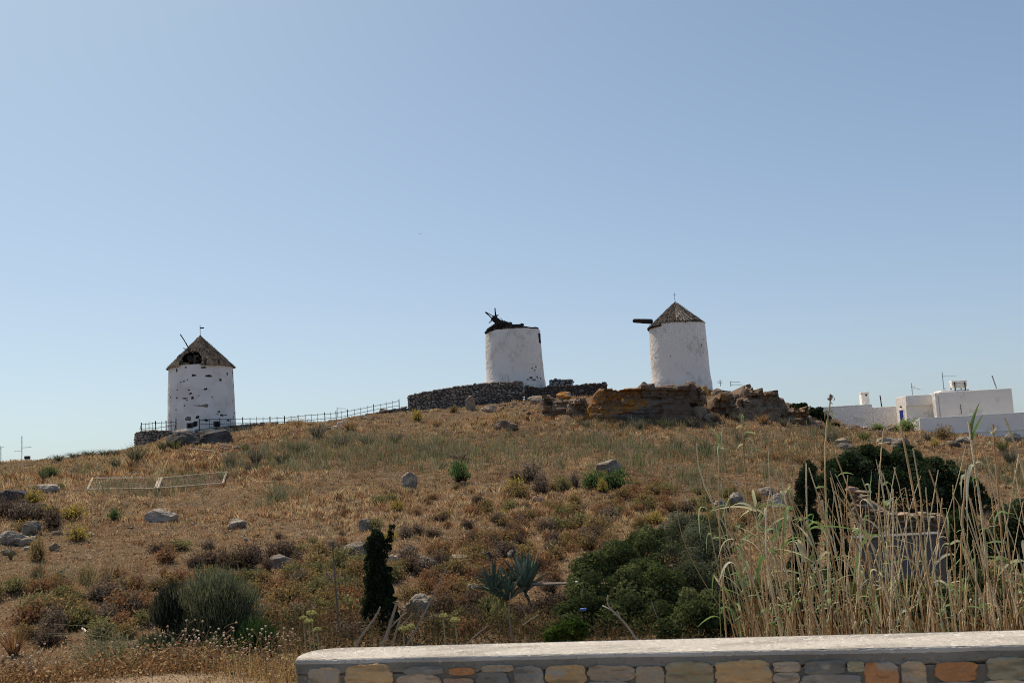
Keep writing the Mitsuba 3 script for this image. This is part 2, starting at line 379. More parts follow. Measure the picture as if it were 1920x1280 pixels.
def cone_shell(R0, h, thick, seed, seg=64, rows=14, cuts=()):
    th = np.arange(seg) * 2 * np.pi / seg
    def rings(R, h_):
        out = []
        for k in np.linspace(1, 0.02, rows):
            r = R * k * (1 + 0.03 * (meshkit.fbm(np.stack([np.cos(th) * 3, np.sin(th) * 3, th * 0 + k * 4], -1), 3, seed) - 0.5) * 2)
            out.append(np.stack([np.cos(th) * r, np.sin(th) * r, th * 0 + h_ * (1 - k)], -1))
        v = np.vstack(out); i, j = np.meshgrid(np.arange(rows - 1), np.arange(seg), indexing='ij')
        qd = np.stack([i * seg + j, i * seg + (j + 1) % seg, (i + 1) * seg + (j + 1) % seg, (i + 1) * seg + j], -1).reshape(-1, 4)
        f = np.vstack([qd[:, [0, 1, 2]], qd[:, [0, 2, 3]]])
        k = np.arange(seg); v = np.vstack([v, [[0, 0, 0]], [[0, 0, h_ * 1.0]]])
        f = np.vstack([f, np.stack([(k + 1) % seg, k, k * 0 + len(v) - 2], 1), np.stack([(rows - 1) * seg + k, (rows - 1) * seg + (k + 1) % seg, k * 0 + len(v) - 1], 1)])
        return m3.Manifold(m3.Mesh(v.astype(np.float32), f.astype(np.uint32)))
    body = rings(R0, h) - rings(R0 - thick, h - thick * 1.2).translate([0, 0, -0.001])
    for c in cuts: body = body - c
    m = body.to_mesh(); return np.array(m.vert_properties[:, :3], float), np.array(m.tri_verts)

def dirs_to_camera(C):
    t = EYE[:2] - C[:2]; t = t / np.linalg.norm(t)
    return np.array([t[0], t[1], 0.0]), np.array([-t[1], t[0], 0.0])     # towards the camera; to the viewer's right... of the tower

def wood(mesh, seed, col=(0.05, 0.04, 0.034), var=0.3):
    return vply(paint(mesh, col, seed, var, 5.0))

# --- the left windmill: thatched, plaster broken down to the stones in spots
C1 = at(379, 803, 98.0); px1 = 98 / F
rb, rt, h1 = 62 * px1, 58.6 * px1, 115 * px1
mill1 = thing('windmill', 'white windmill with a brown thatched cone roof and stones painted shade dark in its plaster', 'windmill')
def sh(m, C): return (m[0] + C, m[1]) + tuple(m[2:])
part(mill1, 'tower_wall', mikit.ply(sh(round_wall(rb, rt, h1, 3), C1), 'mill_white', smooth=40))
fw, sd = dirs_to_camera(C1)
if sd[0] < 0: sd = -sd                                     # sd points to the viewer's right
hoodC = C1 + np.array([0, 0, h1]) + sd * -0.45
RE, HE = 62.5 * px1, 60 * px1 + 0.12
roofC = C1 + np.array([0, 0, h1 - 0.10])
def cyl(p, q, r, seg=24):
    m = trimesh.creation.cylinder(radius=r, sections=seg, segment=np.array([p, q]))
    return m3.Manifold(m3.Mesh(np.array(m.vertices, np.float32), np.array(m.faces, np.uint32)))
hl = hoodC - roofC
hdir = fw * 0.97 + sd * -0.18
hole1 = cyl(hl + hdir * 0.8 + [0, 0, 0.26], hl + hdir * 4.5 + [0, 0, 0.26], 1.04)
shell = cone_shell(RE * 1.015, HE, 0.28, 5, cuts=[hole1])
TH = ((0.20, 0.165, 0.125), (0.12, 0.095, 0.075), (0.30, 0.265, 0.215), (0.17, 0.12, 0.085))
roof1 = part(mill1, 'thatched_roof', vply(sh(paint(shell, (0.06, 0.048, 0.04), 4, 0.35, 4.0, (0.10, 0.085, 0.068)), roofC)))
def in_hole(P):
    d = P - (hl + [0, 0, 0.32]); along = d @ hdir; perp = np.linalg.norm(d - along[:, None] * hdir, axis=1)
    return (along > 0.5) & (perp < 0.96 + 0.22 * meshkit.noise(P * 6.0, 3))
part(roof1, 'straw', vply(sh(thatch(RE, HE, 6, 1500, 0.62, TH, hole=in_hole), roofC)), kind='stuff')
part(roof1, 'eaves', vply(sh(thatch(RE * 1.02, HE, 7, 420, 0.4, ((0.07, 0.045, 0.035), (0.10, 0.07, 0.05)), low=0.12, hole=lambda P: (P[:, 2] > 0.35) | in_hole(P)), roofC)), kind='stuff')
g = R(11); hood = []
for k in range(30):                                         # rotten framing round the dark opening
    a = g.uniform(0.0, math.pi); r = g.uniform(0.95, 1.22)
    p = hoodC + hdir * g.uniform(1.9, 2.6) + sd * math.cos(a) * r + np.array([0, 0, 0.3 + math.sin(a) * r])
    hood.append(tube([p, p + hdir * -0.5 + g.normal(0, 0.18, 3)], [0.05, 0.04], 5))
for k in range(16):                                         # splintered boards and rotten straw in the opening
    p = hoodC + hdir * g.uniform(1.3, 2.1) + sd * g.uniform(-0.9, 0.9) + np.array([0, 0, g.uniform(0.05, 0.9)])
    hood.append(tube([p, p + sd * g.normal() * 0.35 + np.array([0, 0, g.uniform(-0.5, 0.5)])], [0.05, 0.035], 4))
part(mill1, 'hatch_frame', wood(join(hood), 3, (0.10, 0.078, 0.062), 0.5))
ax0 = hoodC + hdir * 0.4 + [0, 0, 0.25]
part(mill1, 'wind_shaft', wood(tube([ax0, ax0 + hdir * 2.6 + [0, 0, 0.35]], [0.2, 0.23], 12), 4, (0.025, 0.021, 0.019)))
tip, foot = at(338, 626.5, 95.2), at(355, 655, 95.6)
spar = part(mill1, 'spar', wood(tube([foot, (tip + foot) / 2 + [0.02, 0, 0.02], tip], [0.055, 0.05, 0.045], 6), 5, (0.04, 0.034, 0.03)))
part(mill1, 'spar', wood(tube([at(344, 652, 95.2), at(350.5, 656.5, 95.5), at(364, 662, 95.7)], [0.035, 0.045, 0.06], 6), 6, (0.05, 0.042, 0.036)))
for k, (a, b, w_) in enumerate((((365, 668), (364.5, 681.5), 0.10), ((341, 676), (339.5, 683), 0.11), ((385, 674), (385, 680), 0.12), ((410, 674), (408, 679), 0.09))):
    A_, _n = ray_cone(*a, C1, lambda z: rt + 0.12); B_, _n = ray_cone(*b, C1, lambda z: rt + 0.10)
    part(mill1, 'broken_board', wood(bevel_box([-w_, -0.05, -np.linalg.norm(A_ - B_)], [w_, 0.05, 0.1], 0.015), 20 + k, (0.07, 0.055, 0.045)), xf=xform(A_, math.degrees(math.atan2(_n[1], _n[0])) + 90))
top1 = roofC + np.array([0, 0, HE])
part(mill1, 'roof_cap', wood(sh(mat(trimesh.creation.cone(radius=0.24, height=0.34, sections=12)), top1 - [0, 0, 0.24]), 8, (0.04, 0.036, 0.035)))
vane = part(mill1, 'weather_vane', mikit.ply(tube([top1, top1 + [0, 0, 0.98]], 0.022, 6), 'metal_paint'))
fl = top1 + np.array([0, 0, 0.70])
part(vane, 'flag', mikit.ply(sh(bevel_box([0.02, -0.012, -0.05], [0.36, 0.012, 0.06], 0.006), fl), 'metal_paint'))

HOLES = [(540,465,22,10),(477,492,12,20),(690,465,26,10),(780,446,9,9),(615,530,28,14),(733,528,30,14),(505,583,14,7),(533,576,10,8),(825,563,12,14),(878,513,14,16),(480,645,16,10),(573,643,14,7),
         (585,672,16,10),(708,633,20,12),(845,668,16,10),(475,711,12,10),(540,711,26,7),(603,708,14,18),(555,725,14,5),(540,770,12,10),(811,817,12,9),(833,843,24,10),(865,843,16,5),(565,872,28,20),
         (640,857,16,16),(622,918,34,24),(710,887,26,12),(885,893,20,16),(422,685,10,10),(429,705,10,20),(416,850,9,16),(925,735,9,14),(936,830,8,14),(930,860,10,16),(921,515,12,34),(930,610,8,20),(795,838,22,4),(665,770,62,16),
         (660,455,10,6),(560,560,8,6),(650,690,8,5),(760,700,9,6),(700,820,8,6),(470,800,8,7),(870,760,8,6)]
for k, (zx, zy, w_, h_) in enumerate(HOLES):
    P, n = ray_cone(220 + zx / 4.267, 580 + zy / 4.267, C1, lambda z: rb + (rt - rb) * z / h1)
    sx, sz = w_ / 4.267 * px1, h_ / 4.267 * px1
    pale = k in (9, 23, 37)
    m = rock((sx * 1.8, 0.16, sz * 1.9), 300 + k, 2, 8, 0.2)
    part(mill1, 'stone', vply(paint(m, (0.20, 0.19, 0.14) if k == 37 else (0.17, 0.16, 0.15) if pale else (0.022, 0.02, 0.019), k, 0.3, 6), 'coloured', True), xf=xform(P - n * 0.055, math.degrees(math.atan2(n[1], n[0])) + 90))  # the near-black colour stands for shade inside the holes in the plaster
for nm, zx, zy, w_, h_ in (('vent_dark_panel', 580, 930, 36, 36), ('vent_dark_panel', 795, 918, 40, 38)):
    P, n = ray_cone(220 + zx / 4.267, 580 + zy / 4.267, C1, lambda z: rb)
    sx, sz = w_ / 4.267 * px1 / 2, h_ / 4.267 * px1 / 2
    fr = join([bevel_box([-sx - 0.06, -0.07, -sz], [-sx + 0.03, 0.04, sz], 0.01), bevel_box([sx - 0.03, -0.07, -sz], [sx + 0.06, 0.04, sz], 0.01), bevel_box([-sx - 0.06, -0.072, sz - 0.03], [sx + 0.06, 0.042, sz + 0.05], 0.01)])
    o = part(mill1, nm, wood(bevel_box([-sx + 0.03, -0.035, -sz], [sx - 0.03, 0.03, sz - 0.03], 0.01), 2, (0.012, 0.011, 0.012)), xf=xform(P, math.degrees(math.atan2(n[1], n[0])) + 90))  # a near-black panel stands for the dark inside of the opening
    part(o, 'frame', wood(fr, 6, (0.10, 0.10, 0.105)), xf=xform(P, math.degrees(math.atan2(n[1], n[0])) + 90))

# --- the middle windmill: roofless, charred timbers heaped on its rim
C2 = at(966.5, 719, 113.0); p2 = 113 / F
rb2, rt2, h2 = 55 * p2, 52 * p2, 98 * p2
mill2 = thing('windmill', 'roofless grey white windmill tower with charred timbers heaped on its top, behind the terrace wall', 'windmill')
part(mill2, 'tower_wall', mikit.ply(sh(round_wall(rb2, rt2, h2, 12, flare=0.10, ragged=0.1), C2), 'old_plaster', smooth=40))
fw2, sd2 = dirs_to_camera(C2)
if sd2[0] < 0: sd2 = -sd2
def rim2(a, r=None, z=0.0):
    """a: degrees round the rim from the viewer's right, 90 = nearest the viewer"""
    r = rt2 - 0.28 if r is None else r
    return C2 + [0, 0, h2 + z] + (sd2 * math.cos(math.radians(a)) + fw2 * math.sin(math.radians(a))) * r
CH = (0.022, 0.019, 0.018)
part(mill2, 'ring_beam', wood(tube([rim2(a, rt2 - 0.22, 0.04) for a in np.linspace(2, 196, 30)], 0.13, 6), 1, CH))
def beam(a, b, r, name='timber', seed=0, col=CH, sides=6, up_=0.0):
    pts = curve([a, (np.asarray(a) + b) / 2 + [0, 0, up_], b], 7)
    return part(mill2, name, wood(tube(pts, np.linspace(r, r * 0.85, 7), sides), seed, col))
Yt = 111.2
def t2(px, py, Y=Yt): return at(px, py, Y)
beam(t2(946, 612), t2(923, 595), 0.36, 'wind_shaft', 3, sides=10)
beam(t2(926.5, 600), t2(910, 585.5), 0.07, 'spar', 4)
beam(t2(909.5, 585), t2(925, 593), 0.06, 'spar', 5, up_=0.03)
beam(t2(929.5, 595), t2(928, 577.5), 0.085, 'spar', 6)
beam(t2(923, 600), t2(916.5, 605.5), 0.06, 'spar', 7)
for k, (x, y) in enumerate(((934.5, 590), (932, 589), (931.5, 592))): beam(t2(929.5, 596), t2(x, y), 0.05, 'splinter', 8 + k)
beam(t2(943, 603), t2(937, 595.5), 0.03, 'iron_strap', 12, up_=0.12)
g = R(77)
heap = [(912, 622, 950, 607), (913, 620, 935, 604), (918, 617, 958, 610), (925, 611, 960, 613), (930, 607, 958, 609), (940, 602, 958, 607), (942, 603, 955, 612), (934, 614, 959, 608), (919, 618, 945, 612), (945, 605, 952, 613),
        (948, 606, 957, 611), (911, 624, 920, 614), (916, 620, 958, 613), (924, 616, 950, 606), (936, 611, 957, 607), (940, 614, 946, 603), (928, 612, 941, 606), (950, 613, 958, 606)]
for k, (x0, y0, x1, y1) in enumerate(heap):
    beam(t2(x0, y0, Yt + g.uniform(-0.6, 1.6)), t2(x1, y1, Yt + g.uniform(-0.6, 1.6)), g.uniform(0.13, 0.24), 'timber', 30 + k, (0.024, 0.02, 0.018) if k % 3 else (0.06, 0.05, 0.043))
for k, (x0, y0, x1, y1, r) in enumerate(((958, 609.5, 981, 608.5, 0.09), (960, 612, 979, 611, 0.10), (976, 607.5, 982.5, 609, 0.13), (978, 609, 981, 613, 0.08), (958, 613, 990, 613.5, 0.10))):
    beam(t2(x0, y0), t2(x1, y1), r, 'timber', 60 + k)
for k, (x0, y0, x1, y1, r) in enumerate(((982, 612.5, 1003, 616, 0.10), (1001, 616, 1008, 616.5, 0.20))):
    beam(t2(x0, y0, 111.6), t2(x1, y1, 112.0), r, 'timber', 70 + k)
Ps, ns = ray_cone(1011.5, 632, C2, lambda z: rt2 + 0.02)
part(mill2, 'shutter', wood(bevel_box([-0.30, -0.05, -0.62], [0.30, 0.05, 0.42], 0.02), 9, (0.02, 0.02, 0.022)), xf=xform(Ps, math.degrees(math.atan2(ns[1], ns[0])) + 90))
for k, (x, y, w_, h_) in enumerate(((998, 690, 6, 5), (1005, 688, 5, 7), (1003, 694, 7, 4), (996, 708, 9, 6), (1008, 707, 8, 5), (1002, 712, 12, 4), (1014, 709, 6, 5), (990, 711, 6, 4), (981, 685, 3, 3))):
    P, n = ray_cone(x, y, C2, lambda z: rb2 + (rt2 - rb2) * z / h2 + 0.12 * max(0, 1 - z / 1.2))
    part(mill2, 'stone', vply(paint(rock((w_ * p2 * 0.75, 0.14, h_ * p2 * 0.75), 400 + k, 2, 8, 0.2), (0.13, 0.115, 0.10), k, 0.3, 6), 'coloured', True), xf=xform(P - n * 0.05, math.degrees(math.atan2(n[1], n[0])) + 90))

# --- the right windmill: reed cone, cross, thick shaft to the left
C3 = at(1277, 719, 109.0); p3 = 109 / F
rb3, rt3, h3 = 55.5 * p3, 52.6 * p3, 111 * p3
mill3 = thing('windmill', 'weathered white windmill with a reed cone roof, a cross and a thick shaft pointing left', 'windmill')
part(mill3, 'tower_wall', mikit.ply(sh(round_wall(rb3, rt3, h3, 23, flare=0.10), C3), 'old_plaster', smooth=40))
roofC3 = C3 + np.array([0, 0, h3 - 0.06]); RE3, HE3 = rt3 + 0.03, 42 * p3 + 0.15
sh3 = cone_shell(RE3, HE3, 0.25, 9)
roof3 = part(mill3, 'reed_roof', vply(sh(paint(sh3, (0.05, 0.04, 0.035), 5, 0.35, 4.0), roofC3)))
part(roof3, 'straw', vply(sh(thatch(RE3, HE3, 16, 1300, 0.5, ((0.17, 0.135, 0.115), (0.11, 0.085, 0.075), (0.24, 0.20, 0.17), (0.08, 0.06, 0.055)), lift=0.06), roofC3)), kind='stuff')
fw3, sd3 = dirs_to_camera(C3)
if sd3[0] < 0: sd3 = -sd3
aF = math.atan2(fw3[1], fw3[0])
part(roof3, 'bare_reeds', vply(sh(thatch(RE3 * 1.0, HE3, 17, 300, 0.95, ((0.95, 0.86, 0.76), (0.70, 0.62, 0.53), (0.22, 0.18, 0.16)), w=(0.03, 0.055), lift=0.09, sector=(aF + 0.0, aF + 1.25)), roofC3)), kind='stuff')
part(roof3, 'eaves', vply(sh(thatch(RE3 * 1.015, HE3, 18, 420, 0.34, ((0.03, 0.026, 0.025), (0.06, 0.05, 0.045), (0.20, 0.18, 0.16)), low=0.10, w=(0.05, 0.12), hole=lambda P: P[:, 2] > 0.3), roofC3)), kind='stuff')
lf = [a for a in np.linspace(-0.35, 1.0, 14)]
band = [C3 + [0, 0, h3 - 0.16 - 0.10 * (1 - k / 13)] + (-sd3 * math.cos(a) + fw3 * math.sin(a)) * (rt3 + 0.05) for k, a in enumerate(lf)]
part(mill3, 'eaves_shade_band', wood(tube(band, 0.15, 6), 7, (0.025, 0.022, 0.022)))  # a dark band drawn for the shade under the left eaves
s0, s1 = at(1221, 602.6, 108.2), at(1187.5, 601.3, 106.6)
ax = (s1 - s0) / np.linalg.norm(s1 - s0)
part(mill3, 'wind_shaft', wood(tube([s0, s0 + ax * 0.6, s1 - ax * 0.35, s1 - ax * 0.08, s1], [0.26, 0.25, 0.22, 0.19, 0.08], 12), 8, (0.03, 0.026, 0.025)))
top3 = roofC3 + np.array([0, 0, HE3])
part(mill3, 'roof_cap', wood(sh(mat(trimesh.creation.cone(radius=0.2, height=0.25, sections=12)), top3 - [0, 0, 0.14]), 8, (0.05, 0.045, 0.045)))
crs = part(mill3, 'cross', mikit.ply(tube([top3, top3 + [0, 0, 0.98]], 0.022, 6), 'metal_paint'))
part(crs, 'crossbar', mikit.ply(tube([top3 + sd3 * -0.13 + [0, 0, 0.80], top3 + sd3 * 0.13 + [0, 0, 0.80]], 0.02, 6), 'metal_paint'))
for k, (x, y, w_, h_) in enumerate(((1316, 648, 4, 9), (1318, 660, 3, 6), (1257, 668, 2, 4), (1319, 636, 3, 6), (1229, 670, 4, 4))):
    P, n = ray_cone(x, y, C3, lambda z: rb3 + (rt3 - rb3) * z / h3)
    part(mill3, 'stone', vply(paint(rock((w_ * p3 * 1.5, 0.16, h_ * p3), 500 + k, 2, 8, 0.2), (0.20, 0.165, 0.13), k, 0.3, 6), 'coloured', True), xf=xform(P - n * 0.06, math.degrees(math.atan2(n[1], n[0])) + 90))

# ------------------------------------------------------------------ dry stone walls
_stone_kit = {}
def stone_kit(col, var=8):
    if col not in _stone_kit:
        _stone_kit[col] = [vply(paint(rock((1, 1, 1), 900 + 17 * k + len(_stone_kit), 1, 9, 0.16, 0.1), np.array(col) * (0.75 + 0.5 * ((k * 5) % 8) / 7), k, 0.25, 2.5), 'coloured', True) for k in range(var)]
    return _stone_kit[col]
_stone_raw = [rock((1, 1, 1), 700 + k, 1, 9, 0.16, 0.1) for k in range(10)]

def stone_wall(key, pts, th, stone=(0.36, 0.20), seed=0, col=GREY, cols=None, core=(0.055, 0.05, 0.045), limit=300, courses=True):
    """pts: (top point, foot z) along the wall's face; stones set in courses stand proud of a dark rubble core"""
    g = R(seed); top = np.array([p for p, _ in pts]); foot = np.array([z for _, z in pts])
    d = np.r_[0, np.cumsum(np.linalg.norm(np.diff(top[:, :2], axis=0), axis=1))]; L = d[-1]
    ip = lambda s: np.stack([np.interp(s, d, top[:, k]) for k in range(3)], -1)
    iz = lambda s: np.interp(s, d, foot)
    ss = np.linspace(0, L, max(3, int(L / 0.6)))
    P = ip(ss); tg = np.gradient(P[:, :2], axis=0); tg /= np.linalg.norm(tg, axis=1, keepdims=True)
    nr = np.stack([tg[:, 1], -tg[:, 0]], -1)            # towards the viewer for a wall that runs to the right
    zf = iz(ss) - 0.6; n = len(ss)
    ring = []
    for k in range(n):
        a = np.r_[P[k, :2] - nr[k] * 0.14, zf[k]]; b = np.r_[P[k, :2] - nr[k] * 0.14, P[k, 2] - 0.10]
        c = np.r_[P[k, :2] - nr[k] * th, P[k, 2] - 0.10]; e = np.r_[P[k, :2] - nr[k] * th, zf[k]]
        ring.append([a, b, c, e])
    v = np.array(ring).reshape(-1, 3); f = []
    for k in range(n - 1):
        for j in range(4):
            a, b = k * 4 + j, k * 4 + (j + 1) % 4
            f += [[a, b, b + 4], [a, b + 4, a + 4]]
    f += [[0, 2, 1], [0, 3, 2], [n * 4 - 4, n * 4 - 3, n * 4 - 2], [n * 4 - 4, n * 4 - 2, n * 4 - 1]]
    part(key, 'rubble_core', vply(paint((v, np.array(f)), core, seed, 0.3, 3)))
    cols = cols or [col, tuple(np.array(col) * 0.7), tuple(np.array(col) * 1.25)]
    kits = [stone_kit(tuple(c)) for c in cols]
    items = []
    hmax = (top[:, 2] - foot).max() + 0.4; z = 0.0
    while z < hmax:
        hh = stone[1] * g.uniform(0.75, 1.3); s = g.uniform(-0.3, 0) * stone[0]
        while s < L:
            w = stone[0] * g.uniform(0.55, 1.6); sm = min(max(s + w / 2, 0.02), L - 0.02)
            t = ip(sm); zz = t[2] - z - hh / 2 + g.normal(0, 0.03)
            if zz > iz(sm) - 0.3:
                tt = ip(min(sm + 0.3, L)) - ip(max(sm - 0.3, 0)); a = math.atan2(tt[1], tt[0])
                nn = np.array([math.sin(a), -math.cos(a)])
                pos = np.r_[t[:2] - nn * (0.16 - g.uniform(-0.03, 0.07)), zz]
                items.append((pos, a + g.normal(0, 0.12), (w * 1.02, 0.36, hh * 1.08), g.normal(0, 7)))
            s += w * 1.02
        z += hh * 0.97
    if courses:                                          # cope stones across the top
        s = 0.0
        while s < L:
            w = stone[0] * g.uniform(0.8, 1.5); t = ip(min(s + w / 2, L)); tt = ip(min(s + 0.3, L)) - ip(max(s - 0.3, 0)); a = math.atan2(tt[1], tt[0])
            nn = np.array([math.sin(a), -math.cos(a)])
            items.append((np.r_[t[:2] - nn * th * 0.5, t[2] - 0.06 + g.normal(0, 0.03)], a, (w, th * 1.02, stone[1] * g.uniform(0.7, 1.2)), g.normal(0, 4)))
            s += w
    order = sorted(range(len(items)), key=lambda k: -items[k][2][0] * items[k][2][2])
    rest = []
    for q_, k in enumerate(order):
        pos, a, sc, tl = items[k]
        if q_ < limit:
            kit = kits[g.integers(len(kits))]
            part(key, 'stone', kit[g.integers(len(kit))], xf=xform(pos, math.degrees(a), sc, ((math.cos(a + 1.57), math.sin(a + 1.57), 0), tl)))
        else:
            sv, sf = _stone_raw[g.integers(10)]
            ca, sa = math.cos(a), math.sin(a); w_ = sv * np.array(sc)
            w_ = np.stack([w_[:, 0] * ca - w_[:, 1] * sa, w_[:, 0] * sa + w_[:, 1] * ca, w_[:, 2]], -1) + pos
            c = np.array(cols[g.integers(len(cols))]) * g.uniform(0.7, 1.3)
            rest.append((w_, sf, np.repeat(c[None], len(w_), 0) * R(k).uniform(0.85, 1.15, (len(w_), 1))))
    if rest:
        part(key, 'small_stones', vply(join(rest), 'coloured', True), kind='stuff')

def wpts(lst):
    return [(at(px, py, Y), float(at(px, pf, Y)[2])) for px, py, pf, Y in lst]
WG = [(0.23, 0.21, 0.18), (0.14, 0.127, 0.115), (0.31, 0.28, 0.24), (0.25, 0.195, 0.15)]
tw = thing('terrace_wall', 'long dark dry stone terrace wall that curves up in front of the roofless windmill', 'stone wall')
stone_wall(tw, wpts([(763, 741, 773, 107.2), (800, 733, 774, 106.4), (850, 724.5, 772, 106.0), (905, 717.5, 762, 106.6), (945, 715.5, 750, 107.4), (980, 714, 744, 108.4)]), 0.65, (0.36, 0.21), 1, cols=WG)
w2 = thing('low_wall', 'low dark dry stone wall under the right end of the iron fence', 'stone wall')
stone_wall(w2, wpts([(645, 787, 793, 105.0), (690, 776, 790, 105.4), (725, 768, 786, 106.2), (763, 762, 778, 107.2)]), 0.5, (0.34, 0.2), 2, cols=WG, limit=120)
w3 = thing('stone_platform', 'round dark dry stone platform at the foot of the thatched windmill', 'stone wall')
stone_wall(w3, wpts([(251, 815, 838, 98.6), (254, 810, 836, 97.2), (268, 806.5, 836, 95.8), (290, 806, 836, 95.2), (312, 807, 838, 94.8), (328, 812, 838, 94.4)]), 0.9, (0.38, 0.22), 3, cols=WG, limit=160)
w4 = thing('low_wall', 'low dark stone kerb under the fence just right of the thatched windmill', 'stone wall')
stone_wall(w4, wpts([(366, 805, 813, 94.8), (405, 801, 812, 95.2), (440, 796.5, 808, 95.8), (480, 793, 803, 97.5), (520, 790.5, 800, 99)]), 0.5, (0.4, 0.2), 4, cols=WG, limit=120)
w5 = thing('ruined_wall', 'tumbled blackish dry stone wall on the ridge between the two upper windmills', 'stone wall')
stone_wall(w5, wpts([(982, 723, 744, 108.0), (1010, 726, 744, 107.6), (1040, 722, 742, 107.8), (1080, 721, 740, 108), (1110, 718, 738, 108), (1135, 716, 738, 107.6)]), 0.7, (0.40, 0.24), 5, cols=[(0.10, 0.088, 0.08), (0.07, 0.06, 0.056), (0.14, 0.115, 0.095)], limit=150)
w6 = thing('stone_hut_wall', 'short pale grey stone block wall just right of the roofless windmill', 'stone wall')
stone_wall(w6, wpts([(1030, 711.5, 724, 110.5), (1052, 710.5, 724, 110.5), (1073, 709.8, 724, 110.5)]), 0.9, (0.45, 0.24), 6, cols=[(0.27, 0.26, 0.24), (0.22, 0.21, 0.20)], limit=60)

# ------------------------------------------------------------------ iron fence along the ridge
def fence(label, posts, rails, r=0.035):
    k = thing('iron_fence', label, 'fence')
    for px, pt, pb, thick, Y in posts:
        a = at(px, pt, Y); z1 = float(at(px, pb, Y)[2]) - 0.25
        part(k, 'post' if thick else 'baluster', mikit.ply(tube([[a[0], a[1], z1], a], r * (1.25 if thick else 0.65), 6), 'metal_paint'))
    for pts in rails:
        part(k, 'rail', mikit.ply(tube([at(*p) for p in pts], r * 0.75, 6), 'metal_paint'))
def z4(lst, Y0, Y1):
    xs = [p[0] for p in lst]
    return [(245 + x / 6.4, 770 + t / 6.4, 770 + b / 6.4, k, Y0 + (Y1 - Y0) * (x - xs[0]) / (xs[-1] - xs[0])) for x, t, b, k in lst]
fence('short black iron fence on the round platform, left of the thatched windmill',
      z4([(128, 140, 228, 1), (177, 145, 222, 0), (220, 132, 222, 0), (258, 138, 222, 0), (298, 120, 224, 1), (367, 122, 210, 0), (425, 115, 226, 1), (484, 112, 215, 0), (543, 90, 245, 1)], 96.6, 94.6),
      [[(265, 795.5, 96.6), (291.6, 792.7, 96), (329.8, 791, 94.6)], [(262.5, 803.5, 96.7), (291.6, 802.3, 96), (328, 797, 94.6)], [(329.8, 795, 94.6), (326, 811.5, 94.5)], [(265, 795, 96.6), (262, 806, 96.7)]])
pp = z4([(822, 92, 212, 1), (945, 95, 190, 0), (1070, 85, 188, 0), (1195, 90, 170, 0), (1343, 75, 168, 1), (1432, 78, 160, 0), (1507, 70, 165, 0), (1588, 75, 155, 0), (1670, 68, 158, 1), (1757, 68, 140, 0), (1845, 58, 135, 1)], 94.6, 98.6)
zz = [(60, 285, 335, 0), (120, 278, 338, 1), (180, 278, 328, 0), (243, 270, 328, 1), (300, 270, 322, 0), (360, 266, 330, 1), (422, 262, 318, 0), (473, 257, 315, 0), (528, 250, 312, 0), (588, 240, 312, 1), (640, 240, 296, 0), (685, 230, 310, 1), (730, 228, 288, 0),
      (783, 215, 296, 1), (842, 212, 258, 0), (895, 198, 248, 0), (953, 185, 235, 0), (1007, 170, 236, 1), (1065, 165, 222, 0), (1115, 152, 214, 0), (1167, 142, 198, 0), (1225, 128, 190, 1)]
pp += [(480 + x / 4.571, 720 + t / 4.571, 720 + b / 4.571, k, 98.6 + 8.4 * (480 + x / 4.571 - 533) / 217) for x, t, b, k in zz if x > 240 or x == 120 or x == 180]
pp = [p for p in pp if not (520 < p[0] < 523)]
def railpts(rows): return [(px, py, 94.6 + (98.6 - 94.6) * (px - 373) / 160 if px < 533 else 98.6 + 8.4 * (px - 533) / 217) for px, py in rows]
fence('long black iron fence that climbs the ridge from the thatched windmill to the terrace wall', pp,
      [railpts([(373.5, 787.2), (412, 785.2), (454.4, 784.8), (506, 784.4), (533.3, 783.3), (558.7, 780.6), (572, 778.6), (608.6, 776.2), (629.9, 774.5), (651.3, 770.5), (675.8, 766.5), (700.3, 761.2), (724, 757), (748, 751.5)]),
       railpts([(373.5, 795.5), (412, 794.2), (454.4, 793.4), (506, 791.5), (533.3, 790.6), (558.7, 789), (608.6, 784.6), (629.9, 783), (651.3, 779.2), (675.8, 773.5), (700.3, 768.3), (724, 764.2), (748, 760)])])

# ------------------------------------------------------------------ white houses on the right of the ridge
def wall_quad(px0, py0, px1, py1, pb, Y0, Y1, depth, mesh_mat='fresh_plaster'):
    """a block whose front runs from (px0, py0) to (px1, py1) at its top; Y0 and Y1: how far the front's two ends stand"""
    a, b = at(px0, py0, Y0), at(px1, py1, Y1); zb = min(float(at(px0, pb, Y0)[2]), float(at(px1, pb, Y1)[2]))
    z = (a[2] + b[2]) / 2
    t = (b - a)[:2]; t /= np.linalg.norm(t); n = np.array([-t[1], t[0]])
    if n[1] < 0: n = -n
    c = [a[:2], b[:2], b[:2] + n * depth, a[:2] + n * depth]
    v = np.array([[*p, zb - 0.8] for p in c] + [[*p, z] for p in c])
    return v, z, t, n
def prism8(v, bev=0.03):
    cen = v.mean(0); pts = []
    for p in v:
        for k in range(3):
            ax_ = [(v[1] - v[0]), (v[3] - v[0]), (v[4] - v[0])]
            q = p.copy()
            for m_ in range(3):
                if m_ != k:
                    u = ax_[m_] / np.linalg.norm(ax_[m_]); q = q - u * math.copysign(bev, (p - cen) @ u)
            pts.append(q)
    hl_ = trimesh.convex.convex_hull(np.array(pts)); return np.array(hl_.vertices), np.array(hl_.faces)

